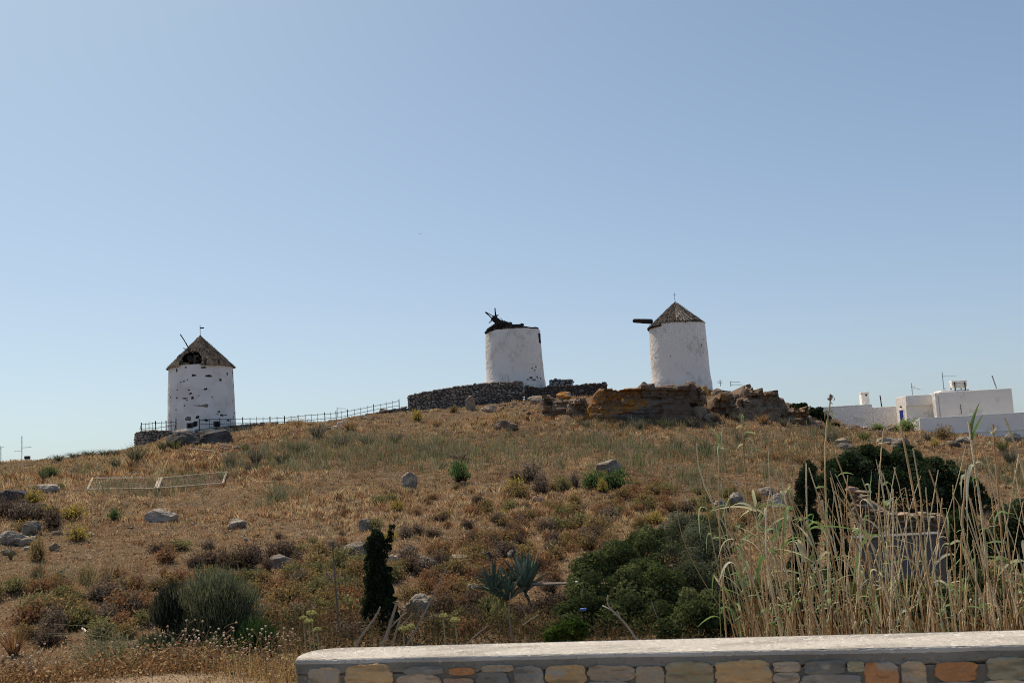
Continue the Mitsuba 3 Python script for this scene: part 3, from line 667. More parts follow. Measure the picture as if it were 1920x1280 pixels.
# far left house of the cluster: a long low wall with a chimney
hA = thing('white_house', 'long low white house with a small chimney, half hidden behind the ridge', 'house')
v, zA, tA, nA = wall_quad(1470, 769.5, 1635, 758.5, 815, 107, 106, 7)
part(hA, 'wall', mikit.ply(prism8(v), 'fresh_plaster'))
part(hA, 'coping', mikit.ply(prism8(np.array([[*(p[:2]), zA + d] for d in (0.004, 0.09) for p in v[:4]]), 0.015), 'mill_white'))
v, zA2, _, _ = wall_quad(1635.6, 763.5, 1690, 760.5, 815, 106, 105.6, 6)
part(hA, 'wall', mikit.ply(prism8(v), 'fresh_plaster'), label='lower white wall on the right')
ca, cb = at(1616.5, 757, 107.5), at(1631, 757, 107.5); zt = float(at(1622, 737.5, 107.5)[2])
chm = part(hA, 'chimney', mikit.ply(prism8(np.array([[ca[0], ca[1], zA - 0.1], [cb[0], cb[1], zA - 0.1], [cb[0], cb[1] + 0.75, zA - 0.1], [ca[0], ca[1] + 0.75, zA - 0.1], [ca[0], ca[1], zt], [cb[0], cb[1], zt], [cb[0], cb[1] + 0.75, zt], [ca[0], ca[1] + 0.75, zt]])), 'fresh_plaster'))
part(chm, 'cap', mikit.ply(bevel_box([ca[0] - 0.05, ca[1] - 0.05, zt + 0.003], [cb[0] + 0.05, cb[1] + 0.8, zt + 0.13], 0.03), 'mill_white'))
hp = at(1624, 740.5, 107.5)
part(chm, 'smoke_hole_panel', wood(bevel_box([hp[0] - 0.10, hp[1] - 0.02, hp[2] - 0.10], [hp[0] + 0.10, hp[1] + 0.3, hp[2] + 0.10], 0.02), 1, (0.01, 0.01, 0.01)))  # black block drawn for the dark inside of the flue
# house with the blue door
hB = thing('white_house', 'small white house with a narrow blue door in its sunlit side', 'house')
v, zB, tB, nB = wall_quad(1697, 744.0, 1762, 737.5, 812, 100.0, 100.0, 2.6)
part(hB, 'wall', mikit.ply(prism8(v), 'fresh_plaster'))
bl = v[0].copy(); bl[2] = zB
part(hB, 'roof_parapet', mikit.ply(bevel_box([v[0][0] - 0.02, v[0][1] - 0.22, zB - 0.95], [v[1][0] - 0.12, v[0][1] - 0.003, zB + 0.03], 0.03), 'fresh_plaster'))
dl = v[0][1] + 0.75
drz0, drz1 = float(at(1691, 799, 101)[2]), float(at(1691, 769, 101)[2])
dr_ = part(hB, 'door', vply(paint(bevel_box([v[0][0] - 0.03, dl, drz0 - 0.6], [v[0][0] + 0.06, dl + 0.95, drz1], 0.015), (0.012, 0.03, 0.22), 1, 0.1)), label='narrow deep blue door')
part(dr_, 'frame', mikit.ply(join([bevel_box([v[0][0] - 0.05, dl - 0.12, drz0 - 0.6], [v[0][0] + 0.05, dl - 0.003, drz1 + 0.12], 0.01), bevel_box([v[0][0] - 0.05, dl + 0.953, drz0 - 0.6], [v[0][0] + 0.05, dl + 1.07, drz1 + 0.12], 0.01), bevel_box([v[0][0] - 0.05, dl, drz1 + 0.003], [v[0][0] + 0.05, dl + 0.95, drz1 + 0.12], 0.01)]), 'mill_white'))
part(hB, 'lamp', mikit.ply(bevel_box([v[0][0] - 0.14, dl + 0.35, drz1 + 0.28], [v[0][0] + 0.01, dl + 0.5, drz1 + 0.42], 0.02), 'metal_paint'))
# big plain block
hC = thing('white_house', 'big plain white block house with a solar water heater on its flat roof', 'house')
v, zC, tC, nC = wall_quad(1760, 735.5, 1896.5, 727.0, 812, 98.0, 97.5, 7.5)
part(hC, 'wall', mikit.ply(prism8(v), 'fresh_plaster'))
part(hC, 'side_strip', mikit.ply(bevel_box([v[0][0] - 0.28, v[0][1] + 0.18, v[0][2]], [v[0][0] - 0.003, v[0][1] + 1.0, zC - 0.02], 0.03), 'mill_white'))
part(hC, 'roof_slab', mikit.ply(bevel_box([v[0][0] + 0.6, v[0][1] + 0.9, zC + 0.003], [v[0][0] + 3.2, v[0][1] + 2.6, zC + 0.20], 0.03), 'mill_white'))
part(hC, 'water_pipe', mikit.ply(tube([at(1800.8, 758, 97.7), at(1803, 776, 97.7)], 0.03, 6), 'metal_paint'))
# parapet in front
hD = thing('boundary_wall', 'low white boundary wall with a thin ledge, in front of the white houses', 'wall')
v, zD, tD, nD = wall_quad(1723.5, 783.0, 1990, 772.5, 818, 95.5, 94.0, 0.35)
part(hD, 'wall', mikit.ply(prism8(v), 'fresh_plaster'))
part(hD, 'coping', mikit.ply(prism8(np.array([[*(p[:2]), zD + d] for d in (0.003, 0.07) for p in v[:4]]), 0.015), 'mill_white'))
lz = float(at(1800, 810.5, 95)[2])
led = np.array([[*(p[:2] - nD * (0.10 if i_ < 2 else -0.2)), lz + d] for d in (-0.09, 0.0) for i_, p in enumerate(v[:4])])
part(hD, 'ledge', mikit.ply(prism8(led, 0.015), 'fresh_plaster'))
sv = np.array([[v[0][0], v[0][1] + 0.352, v[0][2]], [v[0][0] + 0.3, v[0][1] + 0.352, v[0][2]], [v[0][0] + 0.3, v[0][1] + 5, v[0][2]], [v[0][0], v[0][1] + 5, v[0][2]]])
part(hD, 'return_wall', mikit.ply(prism8(np.vstack([sv, np.array([[p[0], p[1], zD - (0.0 if k < 2 else 0.7)] for k, p in enumerate(sv)])])), 'mill_white'))

# solar heater, antennas, poles on the roofs
ht = thing('solar_water_heater', 'solar water heater with a white tank lying on black legs on the flat roof', 'water heater')
a, b = at(1783, 722, 99.2), at(1811, 721, 99.2)
part(ht, 'tank', vply(paint(tube([a, a + (b - a) * 0.03, b - (b - a) * 0.03, b], [0.24, 0.30, 0.30, 0.24], 16), (0.80, 0.76, 0.66), 2, 0.05), smooth=True))
part(ht, 'tank_cover', vply(paint(bevel_box([a[0] - 0.03, a[1] - 0.32, a[2] + 0.20], [b[0] + 0.06, b[1] + 0.4, a[2] + 0.40], 0.05), (0.82, 0.80, 0.76), 3, 0.05)))
for px in (1787.5, 1806.5):
    for dy in (-0.34, 0.6):
        q_ = at(px, 722, 99.2); part(ht, 'leg', mikit.ply(bevel_box([q_[0] - 0.05, q_[1] + dy - 0.03, zC + 0.1], [q_[0] + 0.05, q_[1] + dy + 0.03, q_[2] + 0.25], 0.01), 'metal_paint'))
def antenna(label, base, top, booms, Y, r=0.03, mat_='antenna_metal'):
    k = thing('television_antenna', label, 'antenna')
    b, t = at(*base, Y), at(*top, Y)
    b = np.array([(b[0] + t[0]) / 2, b[1], b[2]]); t = np.array([b[0], b[1], t[2]])
    part(k, 'mast', mikit.ply(tube([b, t], r, 6), mat_))
    for (x0, y0, x1, y1, n) in booms:
        p, q_ = at(x0, y0, Y), at(x1, y1, Y + 0.4)
        bm = part(k, 'boom', mikit.ply(tube([p, q_], r * 0.7, 6), mat_))
        for s in np.linspace(0.08, 0.97, n):
            c = p + (q_ - p) * s; d = np.cross(q_ - p, [0, 0, 1]); d /= np.linalg.norm(d) + 1e-9
            part(bm, 'element', mikit.ply(tube([c - d * 0.22 * (1.2 - 0.5 * s), c + d * 0.22 * (1.2 - 0.5 * s)], r * 0.35, 4), mat_))
    return k
antenna('tall television antenna beside the solar water heater', (1770.5, 733, ), (1766, 697.5), [(1766.5, 705.5, 1792, 704.5, 8), (1770, 729, 1773.5, 726, 2)], 99)
antenna('short television antenna with a drooping boom above the house with the blue door', (1711.5, 743), (1708.5, 718), [(1709, 726, 1726, 730, 7), (1708, 725, 1716, 722, 3)], 101)
single('roof_pole', mikit.ply(tube([at(1868.5, 728, 99), at(1860, 704, 99)], 0.05, 6), 'antenna_metal'), 'bare grey pole leaning on the right end of the flat roof', 'pole')
single('roof_pole', mikit.ply(tube([at(1653.5, 764, 107), at(1650, 741, 107)], 0.06, 6), 'metal_paint'), 'dark pole standing just right of the small white chimney', 'pole')
antenna('television antenna rising over the middle of the iron fence', (632.5, 782), (632, 763.5), [(632.5, 765.5, 649, 765.8, 5)], 112, 0.028)
antenna('small television antenna right beside the base of the right windmill', (1351, 724), (1350, 712), [(1347, 715, 1353, 715, 2), (1347, 718, 1353, 718, 2)], 118, 0.035, 'metal_paint')
antenna('low television antenna with two parallel booms on the ridge, right of the right windmill', (1370.5, 724), (1369.5, 714.5), [(1369.5, 715.8, 1387, 715.4, 5), (1369.5, 720.8, 1392, 720.8, 6)], 118, 0.035, 'metal_paint')
antenna('tall television antenna with two booms rising behind the far left shoulder of the hill', (41, 884), (41, 817.5), [(42, 839, 59, 838, 7), (26.5, 846, 41, 844.5, 6)], 128, 0.04)
antenna('television antenna cut by the left edge of the photograph', (2, 884), (1, 836), [(-6, 842, 8, 837, 4)], 128, 0.04)
hE = thing('white_house', 'white house roof with a dark chimney hood behind the far left shoulder of the hill', 'house')
v, zE, _, _ = wall_quad(-60, 872.5, 62, 867, 900, 126, 126, 8)
part(hE, 'wall', mikit.ply(prism8(v), 'fresh_plaster'))
c0 = at(51, 864.5, 127); ce = part(hE, 'chimney', mikit.ply(bevel_box([c0[0] - 0.22, c0[1] - 0.2, zE - 0.3], [c0[0] + 0.22, c0[1] + 0.25, c0[2] + 0.25], 0.03), 'fresh_plaster'))
part(ce, 'hood', wood(bevel_box([c0[0] - 0.26, c0[1] - 0.25, c0[2] + 0.253], [c0[0] + 0.26, c0[1] + 0.3, float(at(51, 854.5, 127)[2])], 0.03), 1, (0.03, 0.025, 0.024)))
bird = at(788, 438, 260.0)
single('bird', vply(paint((np.array([[-0.5, 0, 0.16], [-0.15, 0.1, 0.02], [0, -0.2, -0.05], [0, 0.3, 0], [0.15, 0.1, -0.04], [0.5, 0, -0.16], [0, 0, -0.1]]) * 1.0 + bird, np.array([[0, 2, 3], [0, 3, 6], [0, 6, 2], [5, 3, 2], [5, 6, 3], [5, 2, 6], [1, 2, 3], [4, 3, 2]])), (0.2, 0.2, 0.22), 1, 0.1)), 'tiny distant bird gliding in the empty sky above the ridge', 'bird')

# ------------------------------------------------------------------ the wall by the road: rubble stones in mortar under a concrete coping
ZC = 1.0
FL, FR = onz(555, 1236, ZC), onz(1920, 1209, ZC)
BL, BR = onz(640, 1213, ZC), onz(1920, 1180, ZC)
fd = (FR - FL)[:2] / np.linalg.norm((FR - FL)[:2]); bd = (BR - BL)[:2] / np.linalg.norm((BR - BL)[:2])
road_wall = thing('roadside_wall', 'rubble stone wall with a pale concrete coping across the bottom of the view', 'wall')
corner = [onz(x, y, ZC)[:2] for x, y in ((557, 1230.5), (566, 1225), (582, 1220), (606, 1215.8))]
ext = 1.6
plan = np.array([FL[:2], *corner, BL[:2], *[BL[:2] + bd * s for s in np.linspace(0.15, np.linalg.norm((BR - BL)[:2]) + ext, 40)]][::1])
front = np.array([FL[:2] + fd * s for s in np.linspace(np.linalg.norm((FR - FL)[:2]) + ext, 0.06, 48)])
from shapely.geometry import Polygon
poly = Polygon(np.vstack([plan, front])).buffer(0)
CT = 0.048
def cope():
    m = trimesh.creation.extrude_polygon(poly.buffer(-0.012, join_style=1), CT + 0.012, engine='earcut')
    out = []
    # stacked outlines give the coping a rounded arris
    rings = [(0.0, -0.055), (0.0, -0.018), (-0.005, -0.006), (-0.014, 0.0)]
    return rings
def loft(rings, n=1500):
    vs = []
    for off, z in rings:
        p = poly.buffer(off, join_style=1) if off else poly
        ex = p.exterior; s = np.linspace(0, 1, n, endpoint=False)
        base = [ex.interpolate(ex.project(poly.exterior.interpolate(t, normalized=True))) for t in s]
        xy = np.array([[b.x, b.y] for b in base])
        vs.append(np.column_stack([xy, np.full(n, ZC + z)]))
    v = np.vstack(vs); k = np.arange(n); f = []
    for r in range(len(rings) - 1):
        a, b = r * n + k, r * n + (k + 1) % n
        f += [np.stack([a, b, b + n], 1), np.stack([a, b + n, a + n], 1)]
    cap = trimesh.creation.extrude_polygon(Polygon(vs[-1][:, :2]), 0.01, engine='earcut')
    cv, cf = np.array(cap.vertices), np.array(cap.faces)
    topf = cf[(cv[cf][:, :, 2] > 0.005).all(1)]
    cv = cv.copy(); cv[:, 2] = ZC + rings[-1][1]
    return np.vstack([v, cv]), np.vstack(f + [topf + len(v)])
def ragged(m, z0s, amount):
    v = m[0]; n3 = np.column_stack([v[:, :2] * 9, v[:, 2] * 0])
    rag = amount * (meshkit.fbm(n3, 4, 3) - 0.45) + amount * 0.9 * np.clip(meshkit.noise(n3 * 2.4, 8) - 0.6, 0, 1)
    for z0 in z0s:
        k = np.abs(v[:, 2] - (ZC + z0)) < 1e-6; v[k, 2] += rag[k]
    v[:, 2] += 0.005 * (meshkit.fbm(np.column_stack([v[:, :2] * 3.2, v[:, 2] * 0]), 3, 5) - 0.5)
    return m
cp = ragged(loft([(0.001, -0.016), (0.0015, -0.010), (0.001, -0.0035), (-0.003, 0.0)]), [-0.016, -0.010], 0.006)
# chips along the edge
_n = len(cp[0]); _k = np.zeros(_n, bool); _k[3000:6000] = True
_chip = np.clip(meshkit.noise(np.column_stack([cp[0][:, :2] * 30, cp[0][:, 2] * 0]), 31) - 0.66, 0, 1) * 0.007 + np.clip(meshkit.noise(np.column_stack([cp[0][:, :2] * 95, cp[0][:, 2] * 0]), 32) - 0.55, 0, 1) * 0.005
cp[0][_k, 2] -= _chip[_k]
part(road_wall, 'coping', mikit.ply(cp, 'rough_concrete', smooth=35), label='pale top of the coping')
scene['mortar'] = {'type': 'bumpmap', 'arbitrary': mikit.proc(_concbump, 0.002), 'scale': 0.006, 'bsdf': {'type': 'twosided', 'bsdf': {'type': 'diffuse', 'reflectance': mikit.proc(lambda p, n, uv: _concrete(p, n, uv) * mi.Color3f(0.50, 0.485, 0.45))}}}  # coping concrete made darker: part of the front's shade is in this colour
bandm = ragged(loft([(-0.02, -0.062), (0.001, -0.050), (0.001, -0.030), (0.0, -0.014)]), [-0.062, -0.050], 0.024)
part(road_wall, 'mortar_shade_band', mikit.ply(bandm, 'mortar', smooth=35), label='grey cement band under the coping with some of its shade in the colour')
core = trimesh.creation.extrude_polygon(poly.buffer(-0.003), 1.35, engine='earcut'); core.apply_translation([0, 0, ZC - 0.056 - 1.35])
part(road_wall, 'mortar', mikit.ply(core, 'mortar', smooth=False))
# the face's own frame: s along the front from its left end, z up
nrm = np.array([fd[1], -fd[0]])
def on_face(px, py):
    d = ray(px, py); den = d[:2] @ nrm; t = ((FL[:2] - EYE[:2]) @ nrm) / den
    P = EYE + d * t; return float((P[:2] - FL[:2]) @ fd), float(P[2])
ST = {'o': (0.38, 0.25, 0.12), 't': (0.36, 0.275, 0.18), 'r': (0.36, 0.17, 0.07), 'g': (0.225, 0.205, 0.17), 's': (0.20, 0.19, 0.165), 'p': (0.36, 0.285, 0.20), 'v': (0.27, 0.235, 0.15)}
STONES = [(580,638,1252,1288,'t'),(649,735,1247,1292,'o'),(746,824,1265,1296,'t'),(759,832,1249,1263,'g'),(843,890,1251,1263,'r'),(832,888,1271,1296,'r'),(896,952,1259,1290,'s'),(906,962,1246,1257,'t'),(964,1021,1249,1290,'g'),
          (1024,1098,1247,1278,'o'),(1104,1189,1247,1274,'p'),(1192,1246,1248,1292,'p'),(1250,1337,1241,1290,'v'),(1342,1446,1238,1290,'o'),(1450,1500,1240,1257,'t'),(1450,1499,1259,1279,'p'),(1509,1585,1238,1261,'s'),
          (1505,1612,1264,1292,'g'),(1588,1620,1239,1257,'v'),(1620,1686,1243,1290,'r'),(1689,1738,1240,1290,'o'),(1753,1832,1241,1274,'r'),(1850,1932,1233,1272,'v'),(1935,2010,1236,1280,'t'),
          (1100,1180,1277,1300,'g'),(1026,1096,1281,1302,'t'),(752,822,1298,1316,'p'),(1755,1830,1277,1296,'s'),(1846,1925,1275,1300,'t')]
def face_stone(s0, s1, z0, z1, col, seed, sub=3):
    d, f = ico(sub); g = R(seed); w, h = s1 - s0, z1 - z0
    p = g.uniform(2.8, 6.5); r = (np.abs(d[:, [0, 2]]) ** p).sum(1) ** (1 / p); r = np.maximum(r, np.abs(d[:, 1]) * 0.8)
    v = d / r[:, None]
    v[:, 1] = np.sign(v[:, 1]) * np.minimum(np.abs(v[:, 1]), 1) ** 0.7
    n1 = meshkit.fbm(v * 1.5 + seed, 4, seed) - 0.5; n2 = meshkit.fbm(v * 1.4 + seed + 40, 4, seed + 1) - 0.5
    v = v * np.stack([1 + 0.40 * n1, 1 + 0.0 * n1, 1 + 0.50 * n2], -1)
    v[:, [0, 2]] *= (1 + 0.16 * (meshkit.fbm(v * 6 + seed, 3, seed + 6) - 0.5))[:, None]
    ch = meshkit.fbm(v * np.array([1.6, 0.3, 1.6]) + seed * 3, 2, seed + 2); v[:, 1] += 0.45 * (np.floor(ch * 5) / 5 - 0.45) + 0.40 * (meshkit.fbm(v * 4.5 + seed * 3, 4, seed + 2) - 0.5)
    loc = np.stack([v[:, 0] * w / 2 * 1.03, v[:, 1] * 0.020, v[:, 2] * h / 2 * 1.04], -1)
    c = (s0 + s1) / 2; z = (z0 + z1) / 2
    P = np.column_stack([FL[0] + fd[0] * (c + loc[:, 0]) - nrm[0] * (loc[:, 1] + 0.012), FL[1] + fd[1] * (c + loc[:, 0]) - nrm[1] * (loc[:, 1] + 0.012), z + loc[:, 2]])
    c2 = {'o': (0.43, 0.34, 0.235), 'r': (0.38, 0.28, 0.195), 't': (0.38, 0.33, 0.265), 'v': (0.36, 0.28, 0.16)}.get(col, tuple(np.array(ST[col]) * 1.1))
    m = paint((P, f), np.array(ST[col]) * 1.45 * np.array([1, 1.01, 1.04]), seed, 0.30, 8.0, c2)
    vein = meshkit.fbm(P * np.array([14, 14, 55]) + seed, 3, seed + 9); k = np.clip((vein - 0.58) * 9, 0, 1)[:, None]
    speck = (meshkit.noise(P * 160, seed) > 0.80)[:, None]
    cc = m[2] * (1 - 0.35 * k); cc = np.where(speck, cc * 1.25, cc)
    st2 = np.clip((meshkit.fbm(P * 18 + seed * 2, 4, seed + 21) - 0.60) * 12, 0, 1)[:, None]; cc = cc * (1 - st2) + np.array([0.42, 0.36, 0.28]) * st2
    return P, f, np.clip(cc, 0.01, 0.9)
scene['near_stone'] = {'type': 'bumpmap', 'arbitrary': mikit.proc(lambda p, n, uv: mikit.fbm(p.x * 60, p.y * 60, p.z * 90, 4), 0.002), 'scale': 0.009,
                       'bsdf': {'type': 'twosided', 'bsdf': {'type': 'principled', 'base_color': VC, 'roughness': 0.85, 'specular': 0.3}}}
for k, (x0, x1, y0, y1, c) in enumerate(STONES):
    a, za = on_face(x0, y0); b, zb = on_face(x1, y1)
    m = face_stone(a, b, zb, za, c, 50 + k, 4 if k < 24 else 3)
    part(road_wall, 'stone', vply(m, 'near_stone', True))
g = R(5); z = on_face(1200, 1306)[1]; low = []                                   # the courses below the frame
while z > 0.02:
    h = g.uniform(0.08, 0.14); s = g.uniform(0.02, 0.08)
    while s < np.linalg.norm((FR - FL)[:2]) + 0.8:
        w = g.uniform(0.10, 0.26); low.append(face_stone(s, s + w, z - h, z, 'otrgspv'[g.integers(7)], int(g.integers(1000)))); s += w + 0.02
    z -= h + 0.02
m = join(low); part(road_wall, 'lower_stones', vply(m, 'near_stone', True), kind='stuff')

# ------------------------------------------------------------------ boulders and outcrops: things of their own, sunk a little into the hillside
scene['rock'] = scene.pop('stony')
def boulder(px, pb, w, h, label, col=GREY, col2=None, seed=0, sub=3, depth=0.8, facets=14, rough=0.12, Y=None, name='boulder', cat='boulder', tilt=None, sharp=0.0, soft=0.25, sink=0.42, rot=0.0):
    """a rock that shows W x H pixels of the photograph with its foot at (px, pb)"""
    P = gnd(px, pb) if Y is None else at(px, pb, Y)
    s = P[1] / F; size = (w * s * 1.06, w * s * depth, h * s * (1 + sink) * 1.08)
    m = rock(size, 1000 + seed, sub, facets, rough, soft)
    if rot:
        a = math.radians(rot); m = (m[0] @ np.array([[math.cos(a), math.sin(a), 0], [-math.sin(a), math.cos(a), 0], [0, 0, 1]]), m[1])
    if tilt:
        a = math.radians(tilt); m = (m[0] @ np.array([[math.cos(a), 0, -math.sin(a)], [0, 1, 0], [math.sin(a), 0, math.cos(a)]]), m[1])
    c = P + np.array([0, size[1] * 0.25, h * s * (1 - sink) / 2])
    return single(name, vply((m[0] + c, m[1], paint((m[0], m[1]), col, seed, 0.6, 4.5 / max(size[0], 0.4), col2, sharp=0.08)[2]), 'rock'), label, cat)
B = [
 (767, 913, 30, 30, 'rounded grey boulder with a dark streak in the dry grass below the fence', GREY, PALE),
 (686, 994, 27, 22, 'pale block shaped boulder above the twin tipped cypress', PALE, GREY),
 (1143, 886, 46, 24, 'pale dome shaped boulder behind the bright green bush', PALE, GREY),
 (948, 806, 46, 20, 'dark brown hollow rock standing alone below the terrace wall', BROWN, DARK),
 (785, 1162, 60, 48, 'big grey boulder right of the twin tipped cypress', GREY, PALE),
 (662, 1050, 66, 34, 'long pale slanting rock ledge left of the twin tipped cypress', PALE, GREY),
 (524, 1066, 46, 26, 'grey boulder at the right end of the dark row of scrub', GREY, PALE),
 (800, 1074, 38, 30, 'half buried grey boulder between brown cushions, upper right of the cypress', GREY, (0.22, 0.19, 0.15)),
 (443, 989, 36, 18, 'lone grey boulder in the middle of the brown grass slope', GREY, PALE),
 (300, 978, 62, 24, 'wide pale flat rock in the brown grass below the two frames', PALE, TAN),
 (112, 1079, 18, 10, 'small grey stone low on the left grass slope', GREY, None),
 (882, 768, 20, 26, 'upright reddish boulder leaning at the foot of the terrace wall', (0.30, 0.20, 0.135), GREY),
 (899, 757, 15, 18, 'small grey boulder tight against the terrace wall', GREY, None),
 (915, 772, 34, 12, 'flat pinkish slab on the grass below the terrace wall', (0.36, 0.27, 0.2), None),
 (1438, 930, 38, 18, 'flat pale slab with a dark notch left of the dark green bush', PALE, GREY),
 (1464, 952, 52, 26, 'broad pale dome of rock left of the dark green bush', PALE, TAN),
 (1352, 962, 34, 26, 'cracked pale grey rock, left one of a pair above the olive bush', PALE, GREY),
 (1381, 950, 36, 26, 'cracked pale grey rock, right one of a pair above the olive bush', PALE, GREY),
 (1580, 834, 34, 15, 'flat topped brown slab that lies on a grey one below the ridge houses', (0.30, 0.235, 0.17), None),
 (1586, 842, 30, 13, 'grey slab under the flat topped brown slab', GREY, None),
 (1659, 833, 34, 13, 'pale flat slab above the dark green bush', PALE, None),
 (1692, 840, 42, 20, 'pale wedge shaped slab above the dark green bush, right of the flat one', PALE, GREY),
 (1808, 829, 34, 11, 'thin grey slab that casts a dark shadow below the boundary wall', GREY, None),
 (1674, 811, 24, 16, 'tan boulder below the house with the blue door', TAN, None),
 (1790, 838, 20, 12, 'small dark stone below the boundary wall', DARK, None),
 (1902, 830, 34, 20, 'grey boulder near the right edge of the photograph below the boundary wall', GREY, None),
 (88, 922, 42, 16, 'pale flat rock left of the two frames', PALE, None),
 (63, 917, 22, 9, 'tan stone beside the pale flat rock on the left', TAN, None),
 (1009, 940, 24, 12, 'small reddish slab standing tilted between dark cushions', (0.40, 0.24, 0.15), None),
 (20, 944, 70, 30, 'blackish rock outcrop at the left edge of the photograph', DARK, (0.06, 0.055, 0.055)),
 (72, 968, 52, 24, 'blackish rock right of the dark outcrop at the left edge', DARK, (0.06, 0.055, 0.055)),
 (58, 1004, 34, 30, 'pointed grey rock in the stony patch at the left edge', GREY, DARK),
 (18, 1020, 50, 24, 'long grey slab with pale ribs at the left edge of the photograph', GREY, PALE),
 (45, 1022, 40, 16, 'lower ribbed slab in the stony patch at the left edge', GREY, TAN),
 (12, 1040, 30, 12, 'low slab at the left edge below the ribbed ones', TAN, None),
 (100, 1030, 22, 12, 'small tan stone right of the stony patch on the left', TAN, None),
 (168, 1006, 14, 8, 'small pale stone at the right foot of the yellow cushion', PALE, None),
 (893, 1122, 34, 26, 'grey rock with an orange stain left of the agaves', GREY, (0.30, 0.18, 0.09)),
 (910, 1056, 34, 24, 'rough grey rock behind the agaves', GREY, DARK),
 (965, 1047, 26, 18, 'dark rock behind the tall agave', DARK, GREY),
 (735, 1053, 24, 12, 'small pale stone right behind the cypress', PALE, None),
 (860, 1052, 40, 12, 'flat pale stones on the slope left of the agaves', PALE, TAN),
 (205, 1282, 64, 16, 'long pale stone lying on the sandy verge', (0.42, 0.36, 0.27), None),
 (250, 1284, 26, 9, 'small round stone beside the long pale one on the verge', GREY, None),
 # around the right windmill and along the ridge
 (1208, 730, 20, 22, 'dark pointed horn of rock left of the right windmill', (0.12, 0.095, 0.08), (0.17, 0.12, 0.07)),
 (1300, 740, 26, 26, 'pale curved boulder in front of the right windmill', (0.40, 0.33, 0.25), GREY),
 (1322, 742, 22, 20, 'rock with a bright orange lichen patch in front of the right windmill', (0.34, 0.27, 0.2), (0.50, 0.25, 0.04)),
 (1310, 756, 26, 16, 'grey boulder under the lichen patched rock', GREY, PALE),
 (1345, 740, 22, 12, 'flat tan rock right of the lichen patched one', TAN, BROWN),
 (1463, 775, 20, 24, 'rusty lichen covered rock at the drop of the ridge', (0.34, 0.19, 0.07), BROWN),
 (1482, 785, 34, 18, 'grey brown rubble rock below the drop of the ridge', (0.22, 0.18, 0.14), None),
 (1510, 792, 34, 14, 'flat reddish rubble slab above the dark ivy on the ridge', (0.26, 0.19, 0.145), None),
 (1530, 800, 26, 12, 'reddish rubble stone below the flat slab', (0.24, 0.17, 0.13), None),
 (1310, 782, 34, 22, 'layered tan rock below the right windmill', TAN, (0.26, 0.2, 0.15)),
 (1335, 790, 30, 16, 'low layered rock below and right of the orange outcrop', (0.26, 0.2, 0.15), None),
 (1012, 756, 34, 16, 'broken pinkish rock left of the orange outcrop', (0.33, 0.24, 0.17), GREY),
 (1036, 764, 28, 20, 'dark jagged rock left of the orange outcrop', DARK, BROWN),
 (1058, 748, 30, 14, 'tan rock under the blackish wall on the ridge', TAN, LICHEN),
 (1073, 768, 30, 24, 'tan rubble rock touching the orange outcrop', TAN, BROWN),
 (1000, 748, 22, 9, 'white stone in front of the roofless windmill', PALE, None),
 (345, 818, 40, 14, 'pale slab in front of the left windmill', (0.42, 0.37, 0.30), None),
 (387, 812, 44, 9, 'second pale slab in front of the left windmill, right of the first', (0.40, 0.34, 0.26), None),
 (345, 838, 66, 30, 'big smooth dark grey rock below the left windmill', (0.085, 0.08, 0.075), DARK),
 (398, 832, 80, 26, 'broad smooth dark grey rock below the left windmill, the right one', (0.10, 0.098, 0.095), DARK),
 (358, 838, 16, 10, 'small tan block below the left windmill', TAN, None),
 (420, 830, 34, 14, 'reddish rubble right of the smooth grey rock', (0.28, 0.17, 0.11), None),
 (720, 772, 18, 9, 'pale stone on the end of the low wall', PALE, None),
]
for k, b in enumerate(B):
    big = b[2] * b[3] > 900
    boulder(*b[:5], col=b[5], col2=b[6], seed=k * 3, sub=4 if big else 3, rough=0.16, facets=16, rot=(k * 37) % 50 - 25, tilt=(-14 if 'slanting' in b[4] else 0))

